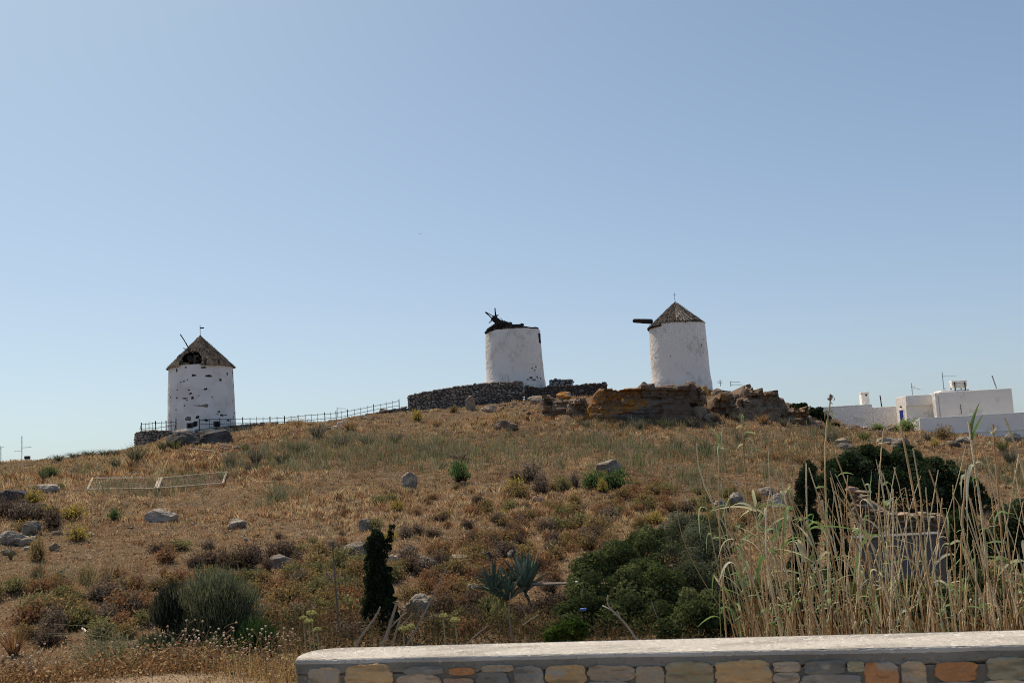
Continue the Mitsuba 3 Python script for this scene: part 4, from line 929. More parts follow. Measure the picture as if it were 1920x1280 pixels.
# the orange outcrop: beds of cracked rock, orange lichen on the left face
def crag(key, px0, px1, pt, pb, Y, dep, seed, name, colour, label=None, over=0.0, jag=0.35, cell=(1.5, 0.6)):
    """one bed of a crag: a block whose front is broken along its bedding into stepped, angular plates"""
    a, b = at(px0, pb, Y), at(px1, pb, Y); zt = float(at((px0 + px1) / 2, pt, Y)[2]); zb = a[2] - 0.6
    nx, nz = max(30, int((b[0] - a[0]) / 0.085)), max(18, int((zt - zb) / 0.085))
    u, w = np.meshgrid(np.linspace(0, 1, nx), np.linspace(0, 1, nz), indexing='ij')
    X = u * (b[0] - a[0])
    st_ = np.stack([np.floor(X / 1.1 + 0.6 * meshkit.noise(np.stack([X, w * 0, w * 0], -1), seed)), w * 0 + seed, w * 0], -1)
    top = zt + 1.1 * jag * (meshkit.noise(st_ * 1.7, seed) - 0.5) * 2 + 0.3 * jag * (meshkit.fbm(np.stack([X * 1.6, w * 0 + seed, w * 0], -1), 3, seed) - 0.5)
    edge = np.clip(np.minimum(u, 1 - u) * 10, 0, 1) ** 0.5
    z = zb + (top - zb) * w * (0.35 + 0.65 * edge)
    x = a[0] + X
    wx = 0.9 * (meshkit.fbm(np.stack([x * 0.7, z * 0.7, x * 0 + seed], -1), 3, seed + 1) - 0.5); wz = 0.35 * (meshkit.fbm(np.stack([x * 0.5, z * 0.9, x * 0 + seed + 9], -1), 3, seed + 2) - 0.5) + 0.06 * x
    def cells(cx, cz, sd):
        kz = np.floor((z + wz) / cz); kx = np.floor((x + wx) / cx + 0.37 * kz * 1.7)
        h = np.sin(kx * 127.1 + kz * 311.7 + sd * 7.7) * 43758.5453; return h - np.floor(h)
    c1, c2, c3 = cells(*cell, seed), cells(cell[0] * 0.42, cell[1] * 0.45, seed + 3), cells(cell[0] * 2.3, cell[1] * 2.0, seed + 5)
    y = Y - over * w + 1.0 * (c3 - 0.5) + 0.55 * (c1 - 0.5) + 0.18 * (c2 - 0.5) + 0.22 * (meshkit.fbm(np.stack([x * 2.4, z * 3.4, x * 0], -1), 4, seed + 4) - 0.5) + 1.8 * (1 - edge) + 3.0 * np.clip(w - 0.93, 0, 1)
    front = np.stack([x, y, z], -1).reshape(-1, 3)
    back = np.stack([x[:, -1], np.full(nx, Y + dep), z[:, -1] - 0.2], -1)
    v = np.vstack([front, back]); i, j = np.meshgrid(np.arange(nx - 1), np.arange(nz - 1), indexing='ij'); i, j = i.ravel(), j.ravel()
    f = [np.stack([i * nz + j, (i + 1) * nz + j, (i + 1) * nz + j + 1], 1), np.stack([i * nz + j, (i + 1) * nz + j + 1, i * nz + j + 1], 1)]
    k = np.arange(nx - 1); B0 = nx * nz
    f += [np.stack([k * nz + nz - 1, (k + 1) * nz + nz - 1, B0 + k + 1], 1), np.stack([k * nz + nz - 1, B0 + k + 1, B0 + k], 1)]
    f = np.vstack(f); cc = np.r_[c1.ravel(), np.full(nx, 0.5)]
    part(key, name, vply((v, f, np.clip(colour(v, cc), 0.01, 0.9)), 'rock'), label=label)
OY = float(gnd(1180, 797)[1]) + 1.3
_x0, _x1 = at(1085, 760, OY)[0], at(1310, 760, OY)[0]
def lichen_rock(v, cc):
    n1 = meshkit.fbm(v * np.array([0.5, 0.5, 0.9]) + 5, 4, 61); n2 = meshkit.fbm(v * np.array([3.0, 3.0, 9.0]), 4, 62); n3 = meshkit.fbm(v * np.array([0.8, 0.8, 0.16]) + 11, 3, 63); sp = meshkit.fbm(v * 7.5, 3, 64)
    xr = (v[:, 0] - _x0) / (_x1 - _x0)
    org = np.clip((n1 - 0.44 + 0.55 * np.clip(0.52 - xr, -0.8, 0.30)) * 7, 0, 1) * np.clip((sp - 0.40) * 8, 0.05, 1)
    base = np.array([0.165, 0.118, 0.088])[None] * (0.35 + 0.9 * n2 + 0.4 * cc)[:, None]
    gr = np.clip((n3 - 0.56) * 12, 0, 1)[:, None] * 0.85
    base = base * (1 - gr) + np.array([0.15, 0.15, 0.145])[None] * (0.5 + n2)[:, None] * gr
    return base * (1 - org[:, None]) + np.array([0.38, 0.165, 0.026])[None] * (0.2 + 1.5 * n2)[:, None] * org[:, None]
def brown_rock(v, cc):
    n1 = meshkit.fbm(v * 0.6 + 3, 4, 65); n2 = meshkit.fbm(v * np.array([3.0, 3.0, 8.0]), 4, 66); sp = meshkit.fbm(v * 5 + 4, 3, 67)
    c = np.array([0.21, 0.155, 0.11])[None] * (0.4 + 0.9 * n2 + 0.35 * cc)[:, None]
    o = (np.clip((n1 - 0.60) * 8, 0, 1) * np.clip((sp - 0.42) * 7, 0, 1))[:, None]
    return c * (1 - o) + np.array([0.30, 0.16, 0.05])[None] * o
oc = thing('rock_outcrop', 'big flat faced rock outcrop coated with orange lichen below the right windmill', 'rock outcrop')
crag(oc, 1092, 1306, 748, 800, OY, 12, 2, 'lower_bed', lichen_rock, 'lower bed, orange on its left half and dark brown on its right', jag=0.2, cell=(2.2, 0.7))
crag(oc, 1112, 1318, 725, 752, OY + 0.1, 11, 7, 'upper_bed', lichen_rock, 'upper bed that juts out over a dark seam', over=0.35)
crag(oc, 1062, 1122, 747, 782, OY + 0.9, 8, 9, 'side_block', brown_rock, 'broken brown block on the left', jag=0.5, cell=(0.6, 0.4))
crag(oc, 1012, 1082, 748, 778, OY + 2.6, 8, 15, 'rubble_bed', brown_rock, 'low rubble bed on the left', jag=0.9, cell=(0.5, 0.3))
crag(oc, 1225, 1330, 727, 746, OY + 0.4, 10, 13, 'top_slab', brown_rock, 'dark slab on top', cell=(0.8, 0.3))
rc = thing('rock_crag', 'wide fractured brown crag at the right end of the ridge, above the drop', 'rock outcrop')
CY = float(gnd(1420, 785)[1])
crag(rc, 1372, 1486, 742, 782, CY, 9, 21, 'lower_bed', brown_rock, jag=0.6, cell=(0.9, 0.5))
crag(rc, 1392, 1470, 731, 757, CY + 0.5, 8, 23, 'upper_bed', brown_rock, jag=0.8, cell=(0.7, 0.4))
crag(rc, 1336, 1392, 738, 764, CY + 0.6, 8, 25, 'side_block', brown_rock, jag=0.6, cell=(0.6, 0.35))
crag(rc, 1466, 1524, 766, 796, CY - 0.2, 7, 27, 'rubble_bed', brown_rock, jag=0.5, cell=(0.45, 0.25))

# far rubble on the ridge under the houses, and stones strewn over the slope
def strewn(name, label, spots, seed, size, cols, n):
    g = R(seed); out = []
    for _ in range(n):
        px, py, rx, ry = spots[g.integers(len(spots))]
        P = gnd(px + g.normal() * rx * 0.5, py + g.normal() * ry * 0.5)
        s = g.uniform(*size) * g.uniform(0.6, 1.2)
        v, f = rock((s, s * g.uniform(0.6, 1), s * g.uniform(0.35, 0.8)), int(g.integers(400)), 1, 9, 0.15)
        c = np.array(cols[g.integers(len(cols))]) * g.uniform(0.7, 1.25)
        out.append((v + P + [0, 0, s * 0.1], f, np.repeat(c[None], len(v), 0)))
    k = name; m = join(out)
    scene[k] = vply(m, 'coloured', False)
    labels[k] = {'label': label, 'kind': 'stuff'}
strewn('rubble', 'loose rubble strewn along the ridge and over the stony spots of the slope', [(1600, 803, 50, 6), (1660, 808, 40, 8), (1500, 790, 40, 14), (1400, 770, 60, 14), (1330, 765, 30, 14), (1030, 762, 50, 16), (1080, 775, 20, 18), (690, 785, 30, 10), (430, 838, 50, 14), (620, 797, 60, 5), (1760, 835, 60, 10), (60, 1000, 50, 30), (1180, 760, 80, 30), (950, 760, 50, 12)],
       8, (0.15, 0.55), [GREY, TAN, BROWN, (0.28, 0.19, 0.13), PALE], 360)
strewn('pebbles', 'pale pebbles and clods that lie open between the dry grass', [(300, 960, 300, 60), (800, 900, 300, 60), (1300, 900, 200, 60), (700, 1050, 300, 60), (300, 1100, 200, 50), (1000, 1000, 300, 60)], 9, (0.06, 0.22), [PALE, TAN, GREY, (0.30, 0.2, 0.13)], 700)

# ------------------------------------------------------------------ vegetation builders
def leaves(C, nrm_, size, aspect, col, g, jitter=0.6, colvar=0.3):
    """flat leaf-sized faces (two triangles each) at C, facing about nrm_"""
    n = len(C)
    a = nrm_ + g.normal(size=(n, 3)) * jitter; a /= np.linalg.norm(a, axis=1, keepdims=True)
    t = np.cross(a, g.normal(size=(n, 3))); t /= np.linalg.norm(t, axis=1, keepdims=True)
    b = np.cross(a, t); s = (size * g.uniform(0.6, 1.4, n))[:, None]
    v = np.stack([C - t * s * 0.5, C + b * s * aspect * 0.5 + a * s * 0.08, C + t * s * 0.5, C - b * s * aspect * 0.5 + a * s * 0.08], 1).reshape(-1, 3)
    i = np.arange(n)[:, None] * 4
    f = np.vstack([i + np.array([0, 1, 2]), i + np.array([0, 2, 3])])
    col = np.broadcast_to(np.asarray(col, float), (n, 3)) * g.uniform(1 - colvar, 1 + colvar, n)[:, None]
    return v, f, np.repeat(np.clip(col, 0.004, 0.9), 4, axis=0)

def crown(blobs, n, size, cols, seed, aspect=0.55, sub=9, subr=0.42, shell=0.45, jitter=0.6, squash=1.0, flat=0.0):
    """foliage of a bush: each blob carries smaller clumps on its surface, leaves sit in the clumps' outer shell"""
    g = R(seed); cl = []
    for (c, r) in blobs:
        c = np.asarray(c, float)
        cl.append((c, r * 0.72))
        d = g.normal(size=(sub, 3)); d[:, 2] = np.abs(d[:, 2]) * 0.9 - 0.15 * (1 - flat); d /= np.linalg.norm(d, axis=1, keepdims=True)
        for k in range(sub): cl.append((c + d[k] * r * np.array([1, 1, squash]) * g.uniform(0.62, 0.86), r * subr * g.uniform(0.6, 1.15)))
    ctr = np.array([c for c, _ in cl]); rad = np.array([r for _, r in cl])
    w = rad ** 2; w /= w.sum(); k = g.choice(len(cl), n, p=w)
    d = g.normal(size=(n, 3)); d /= np.linalg.norm(d, axis=1, keepdims=True)
    d[:, 2] = np.where(g.uniform(size=n) < 0.55, np.abs(d[:, 2]), d[:, 2])
    rr = rad[k] * (1 - shell * g.uniform(size=n) ** 2) * (0.82 + 0.42 * meshkit.noise(d * 3.3 + k[:, None] * 5.1, seed))
    P = ctr[k] + d * rr[:, None] * np.array([1, 1, squash])
    cc = np.asarray(cols, float); ci = cc[(meshkit.noise(np.column_stack([k * 3.7, k * 1.3, k * 0.0]), seed + 1) * len(cc)).astype(int) % len(cc)]
    return leaves(P, d, size, aspect, ci, g, jitter)

def cushion(kind, seed):
    """a low thorny cushion shrub one metre across, half a metre high: fine twigs with tufts of small leaves and dry spines"""
    g = R(seed); cols, n, hgt, tw = kind
    out = []
    lob = [(np.array([g.normal() * 0.16, g.normal() * 0.14, g.uniform(0.02, 0.14)]), g.uniform(0.26, 0.38)) for _ in range(4)]
    ctr = np.array([c for c, _ in lob]); rad = np.array([r for _, r in lob])
    k = g.integers(0, 4, n); d = g.normal(size=(n, 3)); d[:, 2] = np.abs(d[:, 2]); d /= np.linalg.norm(d, axis=1, keepdims=True)
    rr = rad[k] * (1 - 0.5 * g.uniform(size=n) ** 1.6) * (0.75 + 0.55 * meshkit.noise(d * 4.2 + k[:, None] * 3 + seed, seed))
    P = ctr[k] + d * rr[:, None]; P[:, 2] *= hgt / 0.5
    cc = 2.1 * np.asarray(cols, float)[g.integers(0, len(cols), n)]
    out.append(leaves(P, d, 0.075, 0.45, cc, g, 0.9, 0.35))
    m = n // 3                                                   # twigs
    k = g.integers(0, 4, m); d = g.normal(size=(m, 3)); d[:, 2] = np.abs(d[:, 2]) + 0.1; d /= np.linalg.norm(d, axis=1, keepdims=True)
    Q = ctr[k] * 0.6 + d * (rad[k] * g.uniform(0.75, 1.22, m))[:, None]; Q[:, 2] *= hgt / 0.5
    b0 = ctr[k] * 0.3; b0[:, 2] = 0.0
    b0 = b0 + (Q - b0) * 0.35
    s = np.cross(Q - b0, g.normal(size=(m, 3))); s /= np.linalg.norm(s, axis=1, keepdims=True)
    v = np.stack([b0 - s * 0.012, b0 + s * 0.012, Q], 1).reshape(-1, 3)
    c = np.repeat(np.asarray(tw)[None] * g.uniform(0.6, 1.5, m)[:, None], 3, axis=0)
    out.append((v, np.arange(3 * m).reshape(-1, 3), np.clip(c, 0.004, 0.9)))
    return join(out)
KIND = {   # leaf colours, number of leaves, height, twig colour
    'ochre': ([(0.17, 0.125, 0.045), (0.14, 0.10, 0.045), (0.19, 0.13, 0.06), (0.11, 0.09, 0.04)], 520, 0.52, (0.12, 0.085, 0.055)),
    'rust': ([(0.17, 0.095, 0.045), (0.14, 0.075, 0.04), (0.20, 0.115, 0.055), (0.11, 0.07, 0.045)], 520, 0.5, (0.14, 0.085, 0.055)),
    'grey': ([(0.10, 0.08, 0.062), (0.135, 0.106, 0.078), (0.085, 0.066, 0.05), (0.155, 0.118, 0.075)], 520, 0.52, (0.08, 0.065, 0.055)),
    'dark': ([(0.055, 0.042, 0.034), (0.075, 0.056, 0.042), (0.10, 0.07, 0.048)], 560, 0.6, (0.05, 0.04, 0.034)),
    'yellow': ([(0.26, 0.205, 0.04), (0.22, 0.18, 0.045), (0.17, 0.145, 0.04), (0.28, 0.20, 0.06)], 520, 0.5, (0.09, 0.07, 0.045)),
    'olive': ([(0.135, 0.128, 0.05), (0.115, 0.11, 0.048), (0.165, 0.145, 0.06), (0.10, 0.10, 0.045)], 520, 0.5, (0.085, 0.07, 0.05)),
    'green': ([(0.045, 0.085, 0.025), (0.06, 0.10, 0.03), (0.035, 0.065, 0.022), (0.075, 0.115, 0.04)], 620, 0.55, (0.05, 0.045, 0.03)),
    'light green': ([(0.13, 0.18, 0.05), (0.10, 0.15, 0.04), (0.16, 0.19, 0.07)], 520, 0.5, (0.08, 0.075, 0.045)),
}
_kits = {k: [vply(cushion(v, 40 + 7 * j + 100 * i), 'leafy') for j in range(5)] for i, (k, v) in enumerate(KIND.items())}

def tuft_mesh(n, h, spread, cols, seed, w=0.018, droop=0.25, segs=2):
    """a clump of upright wiry stems"""
    g = R(seed)
    a = g.uniform(0, 2 * np.pi, n); r0 = 0.10 * np.sqrt(g.uniform(size=n)); lean = spread * np.sqrt(g.uniform(size=n)); hh = h * g.uniform(0.55, 1.1, n)
    b0 = np.stack([np.cos(a) * r0, np.sin(a) * r0, np.zeros(n)], -1)
    dirn = np.stack([np.cos(a) * lean, np.sin(a) * lean, np.sqrt(np.maximum(1 - lean ** 2, 0.05))], -1)
    mid = b0 + dirn * hh[:, None] * 0.55
    tip = b0 + dirn * hh[:, None] + np.stack([np.cos(a), np.sin(a), -np.ones(n)], -1) * (droop * lean * hh * 0.5)[:, None]
    s = np.cross(dirn, g.normal(size=(n, 3))); s /= np.linalg.norm(s, axis=1, keepdims=True); s *= w / 2
    v = np.stack([b0 - s, b0 + s, mid + s * 0.8, mid - s * 0.8, tip], 1).reshape(-1, 3)
    i = np.arange(n)[:, None] * 5
    f = np.vstack([i + np.array(t) for t in ([0, 1, 2], [0, 2, 3], [3, 2, 4])])
    c = np.asarray(cols, float)[g.integers(0, len(cols), n)] * g.uniform(0.7, 1.3, n)[:, None]
    return v, f, np.repeat(np.clip(c, 0.004, 0.9), 5, axis=0)
TUFT = {
    'broom': [(0.105, 0.12, 0.062), (0.14, 0.145, 0.09), (0.08, 0.095, 0.05), (0.18, 0.165, 0.11)],
    'grey broom': [(0.17, 0.165, 0.12), (0.135, 0.135, 0.10), (0.22, 0.195, 0.145), (0.105, 0.105, 0.078)],
    'straw': [(0.34, 0.225, 0.11), (0.28, 0.18, 0.085), (0.40, 0.27, 0.14), (0.22, 0.135, 0.07)],
    'rusty': [(0.27, 0.15, 0.07), (0.22, 0.115, 0.055), (0.32, 0.19, 0.095)],
    'weed': [(0.15, 0.17, 0.06), (0.20, 0.20, 0.085), (0.12, 0.13, 0.05)],
}
_tufts = {k: [vply(tuft_mesh(150, 1.0, 0.62, v, 60 + j, 0.022), 'strawy') for j in range(4)] for k, v in TUFT.items()}

# ------------------------------------------------------------------ shrubs one can tell apart
LAND = [('thatched left windmill', 379, 780), ('black iron fence', 560, 790), ('terrace wall', 850, 765), ('orange outcrop', 1180, 785), ('brown crags on the ridge', 1430, 770), ('roofless windmill', 966, 735),
        ('two wooden frames', 295, 905), ('yellow cushion on the left slope', 145, 1000), ('stony patch at the left edge', 45, 1005), ('wide pale flat rock', 300, 970), ('lone grey boulder mid slope', 443, 980),
        ('dark row of scrub', 460, 1050), ('feathery bush on the left', 390, 1150), ('twin tipped cypress', 712, 1090), ('rounded grey boulder', 767, 898), ('pale block shaped boulder', 686, 983), ('dark green ball shrub', 866, 886),
        ('dark hollow rock', 948, 797), ('bright green bush', 1130, 900), ('pale dome boulder', 1143, 872), ('agaves', 955, 1095), ('big lentisk bush', 1200, 1060), ('tilted reddish slab', 1009, 935), ('half buried boulder', 800, 1060),
        ('big grey boulder', 785, 1140), ('cracked pale rocks', 1368, 945), ('broad pale dome rock', 1464, 938), ('dark green bush on the right', 1690, 890), ('boundary wall', 1820, 815), ('house with the blue door', 1690, 800), ('pale dead branch', 1165, 1160)]
ORD = ['nearest', 'second nearest', 'third nearest', 'fourth nearest', 'fifth nearest', 'sixth nearest', 'seventh nearest', 'eighth nearest', 'ninth nearest', 'tenth nearest', 'eleventh nearest', 'twelfth nearest', 'thirteenth nearest', 'fourteenth nearest', 'fifteenth nearest', 'sixteenth nearest']
PENDING = []      # (what, category, group, name, shapes, px, py): labelled together, by the nearest landmark
def plant(what, cat, group, name, shape, P, rotz, scale, label=None):
    px, py = proj(P)
    PENDING.append([what, cat, group, name, shape, P, rotz, scale, float(px), float(py), label])
def settle():
    byk = {}
    for it in PENDING:
        if it[10] is None:
            d = [math.hypot(it[8] - x, (it[9] - y) * 1.5) for _, x, y in LAND]; k = int(np.argmin(d)); dx, dy = it[8] - LAND[k][1], it[9] - LAND[k][2]
            side = ('right of' if dx > 0 else 'left of') if abs(dx) > abs(dy) * 1.4 else ('below' if dy > 0 else 'above')
            byk.setdefault((it[0], k, side), []).append((d[k], it))
    for (what, k, side), lst in byk.items():
        for j, (_, it) in enumerate(sorted(lst, key=lambda t: t[0])):
            o = ORD[min(j, len(ORD) - 1)]
            it[10] = f'{what}, {o} {side} the {LAND[k][0]}'
    for what, cat, group, name, shape, P, rotz, scale, px, py, label in PENDING:
        single(name, shape, label, cat, group, xf=xform(P, rotz, scale))
WHAT = {'ochre': 'ochre cushion shrub', 'rust': 'rust brown cushion shrub', 'grey': 'grey brown thorny cushion', 'dark': 'blackish cushion shrub', 'yellow': 'yellow green cushion', 'olive': 'dull olive cushion shrub', 'green': 'green leafy shrub', 'light green': 'light green leafy shrub'}
GS = R(2024)
def shrub(px, pb, w, h, kind, label=None, what=None):
    P = gnd(px, pb); s = P[1] / F; P = P - np.array([0, 0, 0.04])
    sc = (w * s / 0.74, w * s / 0.74 * GS.uniform(0.8, 1.1), h * s / (KIND[kind][2] * 0.70))
    plant(what or WHAT[kind], 'shrub', 'shrubs on the hillside', kind.replace('light green', 'leafy').replace('yellow', 'yellow').replace('dark', 'blackish').replace('ochre', 'cushion').replace('rust', 'rusty').replace('grey', 'thorny').replace('olive', 'olive_toned') + '_shrub',
          _kits[kind][GS.integers(5)], P, GS.uniform(0, 360), sc, label)
def tuft(px, pb, w, h, kind, what, cat='grass tuft', name='grass_tuft', label=None):
    P = gnd(px, pb); s = P[1] / F
    plant(what, cat, 'tufts on the hillside', name, _tufts[kind][GS.integers(4)], P - np.array([0, 0, 0.03]), GS.uniform(0, 360), (w * s / 1.25, w * s / 1.25, h * s / 1.0), label)
for a in [(60, 944, 32, 26, 'yellow'), (42, 955, 26, 22, 'dark'), (28, 936, 22, 14, 'yellow'), (145, 1012, 42, 26, 'yellow', 'bright yellow green cushion with a dark base on the left slope'), (135, 972, 48, 24, 'yellow'), (80, 972, 34, 22, 'yellow'), (108, 968, 26, 18, 'ochre'),
          (75, 1052, 34, 44, 'ochre'), (98, 990, 46, 40, 'dark'), (70, 975, 36, 26, 'grey'), (35, 968, 50, 34, 'dark'), (10, 972, 40, 34, 'dark'), (40, 975, 44, 30, 'grey'), (45, 995, 40, 18, 'ochre'),
          (744, 955, 28, 18, 'yellow', 'yellow green cushion alone above the pale block shaped boulder'), (919, 772, 14, 14, 'yellow', 'small yellow cushion at the foot of the ruined ridge wall'), (782, 790, 24, 20, 'yellow', 'yellow green cushion at the foot of the terrace wall'), (848, 773, 16, 14, 'ochre'),
          (866, 905, 36, 36, 'green', 'dark green ball shaped shrub alone in the middle of the slope'), (1112, 915, 44, 30, 'green', 'bright green bush in front of the pale dome boulder, its left half'), (1148, 918, 46, 34, 'green', 'bright green bush in front of the pale dome boulder, its right half'),
          (1128, 922, 24, 20, 'yellow'), (708, 945, 30, 16, 'olive'), (735, 940, 28, 14, 'olive'), (1648, 806, 20, 12, 'light green', 'light green plant at the foot of the long low white house'), (1703, 808, 34, 20, 'light green', 'light green bush under the blue door'), (1765, 822, 28, 22, 'ochre'), (1752, 838, 24, 16, 'yellow'),
          (995, 905, 58, 34, 'grey'), (1016, 925, 40, 34, 'grey'), (968, 905, 30, 24, 'grey'), (965, 925, 34, 26, 'yellow'), (972, 935, 40, 26, 'ochre'), (1060, 920, 30, 24, 'olive'), (1078, 912, 24, 26, 'grey'), (905, 958, 44, 24, 'ochre'), (945, 965, 26, 12, 'yellow'), (958, 955, 40, 18, 'olive'),
          (1068, 965, 50, 22, 'ochre'), (1120, 1000, 56, 36, 'ochre'), (1115, 1012, 40, 22, 'dark'), (1145, 975, 50, 24, 'grey'), (1085, 985, 40, 20, 'olive'), (880, 990, 26, 16, 'dark'), (1110, 1028, 24, 24, 'grey'), (1230, 980, 34, 18, 'yellow'), (1095, 1010, 30, 20, 'rust'),
          (375, 1062, 34, 26, 'dark'), (398, 1064, 34, 30, 'dark'), (420, 1064, 34, 34, 'dark'), (442, 1064, 34, 34, 'dark'), (464, 1062, 32, 34, 'dark'), (486, 1060, 32, 34, 'dark'), (506, 1056, 30, 32, 'dark'), (528, 1052, 30, 34, 'dark'), (546, 1050, 28, 30, 'dark'), (362, 1060, 26, 18, 'dark'), (500, 1070, 22, 22, 'dark'), (560, 1058, 22, 22, 'dark'),
          (590, 1078, 64, 42, 'ochre'), (560, 1072, 40, 26, 'rust'), (632, 1076, 50, 40, 'olive'), (655, 1090, 34, 34, 'ochre'), (575, 1105, 54, 36, 'ochre'), (618, 1108, 46, 30, 'grey'), (655, 1118, 46, 36, 'olive'), (540, 1132, 60, 32, 'ochre'), (600, 1138, 56, 32, 'ochre'), (645, 1150, 50, 34, 'olive'), (520, 1110, 48, 26, 'rust'), (485, 1092, 40, 22, 'ochre'),
          (505, 1160, 56, 30, 'rust'), (560, 1168, 60, 34, 'grey'), (620, 1172, 56, 32, 'ochre'), (650, 1180, 40, 26, 'rust'), (672, 1080, 30, 26, 'rust'), (765, 1055, 40, 30, 'grey'), (745, 1085, 34, 26, 'rust'), (820, 1040, 40, 24, 'rust'), (855, 1085, 60, 36, 'ochre'), (835, 1100, 44, 26, 'rust'), (880, 1090, 44, 26, 'rust'),
          (760, 1070, 36, 22, 'ochre'), (830, 1065, 40, 30, 'dark'), (850, 1120, 50, 34, 'ochre'), (840, 1150, 44, 30, 'dark'), (870, 1175, 44, 30, 'olive'), (820, 1180, 50, 26, 'olive'), (990, 1055, 54, 34, 'ochre'), (1015, 1070, 50, 34, 'rust'), (1040, 1050, 44, 26, 'ochre'), (955, 1045, 44, 26, 'dark'), (920, 1025, 34, 22, 'grey'), (945, 1010, 30, 18, 'rust'), (975, 1020, 34, 22, 'dark'),
          (935, 1070, 34, 24, 'rust'), (905, 1085, 40, 24, 'rust'), (1040, 1090, 40, 24, 'rust'), (1035, 1110, 40, 24, 'dark'), (1050, 1130, 40, 24, 'grey'), (1020, 1150, 50, 34, 'dark'), (985, 1170, 50, 34, 'dark'), (930, 1185, 54, 44, 'olive'), (910, 1165, 44, 38, 'olive'), (1000, 1190, 50, 34, 'ochre'),
          (80, 1150, 70, 34, 'olive'), (120, 1148, 60, 32, 'ochre'), (55, 1165, 60, 34, 'rust'), (150, 1172, 64, 36, 'ochre'), (110, 1185, 70, 40, 'grey'), (195, 1172, 60, 34, 'grey'), (240, 1148, 64, 40, 'rust'), (190, 1198, 60, 32, 'olive'), (90, 1212, 56, 30, 'dark'), (240, 1195, 50, 28, 'ochre'), (60, 1195, 50, 28, 'ochre'), (265, 1172, 40, 26, 'olive'),
          (35, 1110, 50, 26, 'olive'), (150, 1125, 34, 16, 'olive'), (200, 1105, 30, 30, 'grey'), (255, 1105, 34, 26, 'rust'), (290, 1105, 30, 20, 'grey'), (215, 975, 18, 20, 'green'), (115, 918, 22, 12, 'olive'), (100, 895, 26, 18, 'green'), (330, 1030, 44, 16, 'olive'), (300, 1035, 40, 20, 'dark'),
          (1330, 950, 30, 22, 'olive'), (1345, 985, 40, 26, 'olive'), (1290, 960, 34, 20, 'grey'), (1250, 955, 34, 18, 'rust'), (1210, 945, 40, 20, 'ochre'), (1190, 925, 40, 18, 'rust'), (1490, 960, 30, 24, 'ochre'), (1420, 975, 34, 26, 'olive'), (1395, 985, 30, 24, 'ochre'), (1160, 935, 36, 22, 'ochre'), (1250, 925, 36, 18, 'olive'),
          (840, 990, 20, 14, 'rust'), (780, 965, 20, 12, 'rust'), (1075, 945, 24, 14, 'ochre'), (650, 965, 18, 12, 'rust'), (520, 1010, 18, 12, 'dark'), (640, 1005, 18, 12, 'grey'), (700, 990, 30, 18, 'olive'), (730, 1010, 26, 16, 'yellow'), (560, 1035, 24, 14, 'olive'), (895, 1030, 26, 18, 'dark')]:
    shrub(*a[:5], label=a[5] if len(a) > 5 else None)
# cushions that fill the lower slope: still one thing each
for (cx, cy, rx, ry, n, ks) in [(610, 1105, 120, 75, 62, ('ochre', 'rust', 'olive', 'ochre', 'grey')), (950, 985, 130, 65, 44, ('ochre', 'rust', 'grey', 'dark')), (1100, 985, 130, 60, 40, ('ochre', 'rust', 'olive', 'grey')), (860, 1090, 90, 80, 40, ('rust', 'ochre', 'dark')), (150, 1160, 160, 50, 30, ('ochre', 'rust', 'grey', 'olive')),
                               (1200, 935, 120, 45, 26, ('rust', 'ochre', 'olive')), (250, 1110, 220, 55, 16, ('rust', 'ochre')), (1350, 950, 110, 50, 18, ('olive', 'ochre'))]:
    for _ in range(n):
        px, py = cx + GS.normal() * rx * 0.55, cy + GS.normal() * ry * 0.55
        if py > 1200 or py < 880: continue
        w = (18 + (py - 880) / 320 * 34) * GS.uniform(0.7, 1.2)
        shrub(px, py, w, w * GS.uniform(0.5, 0.7), ks[GS.integers(len(ks))])
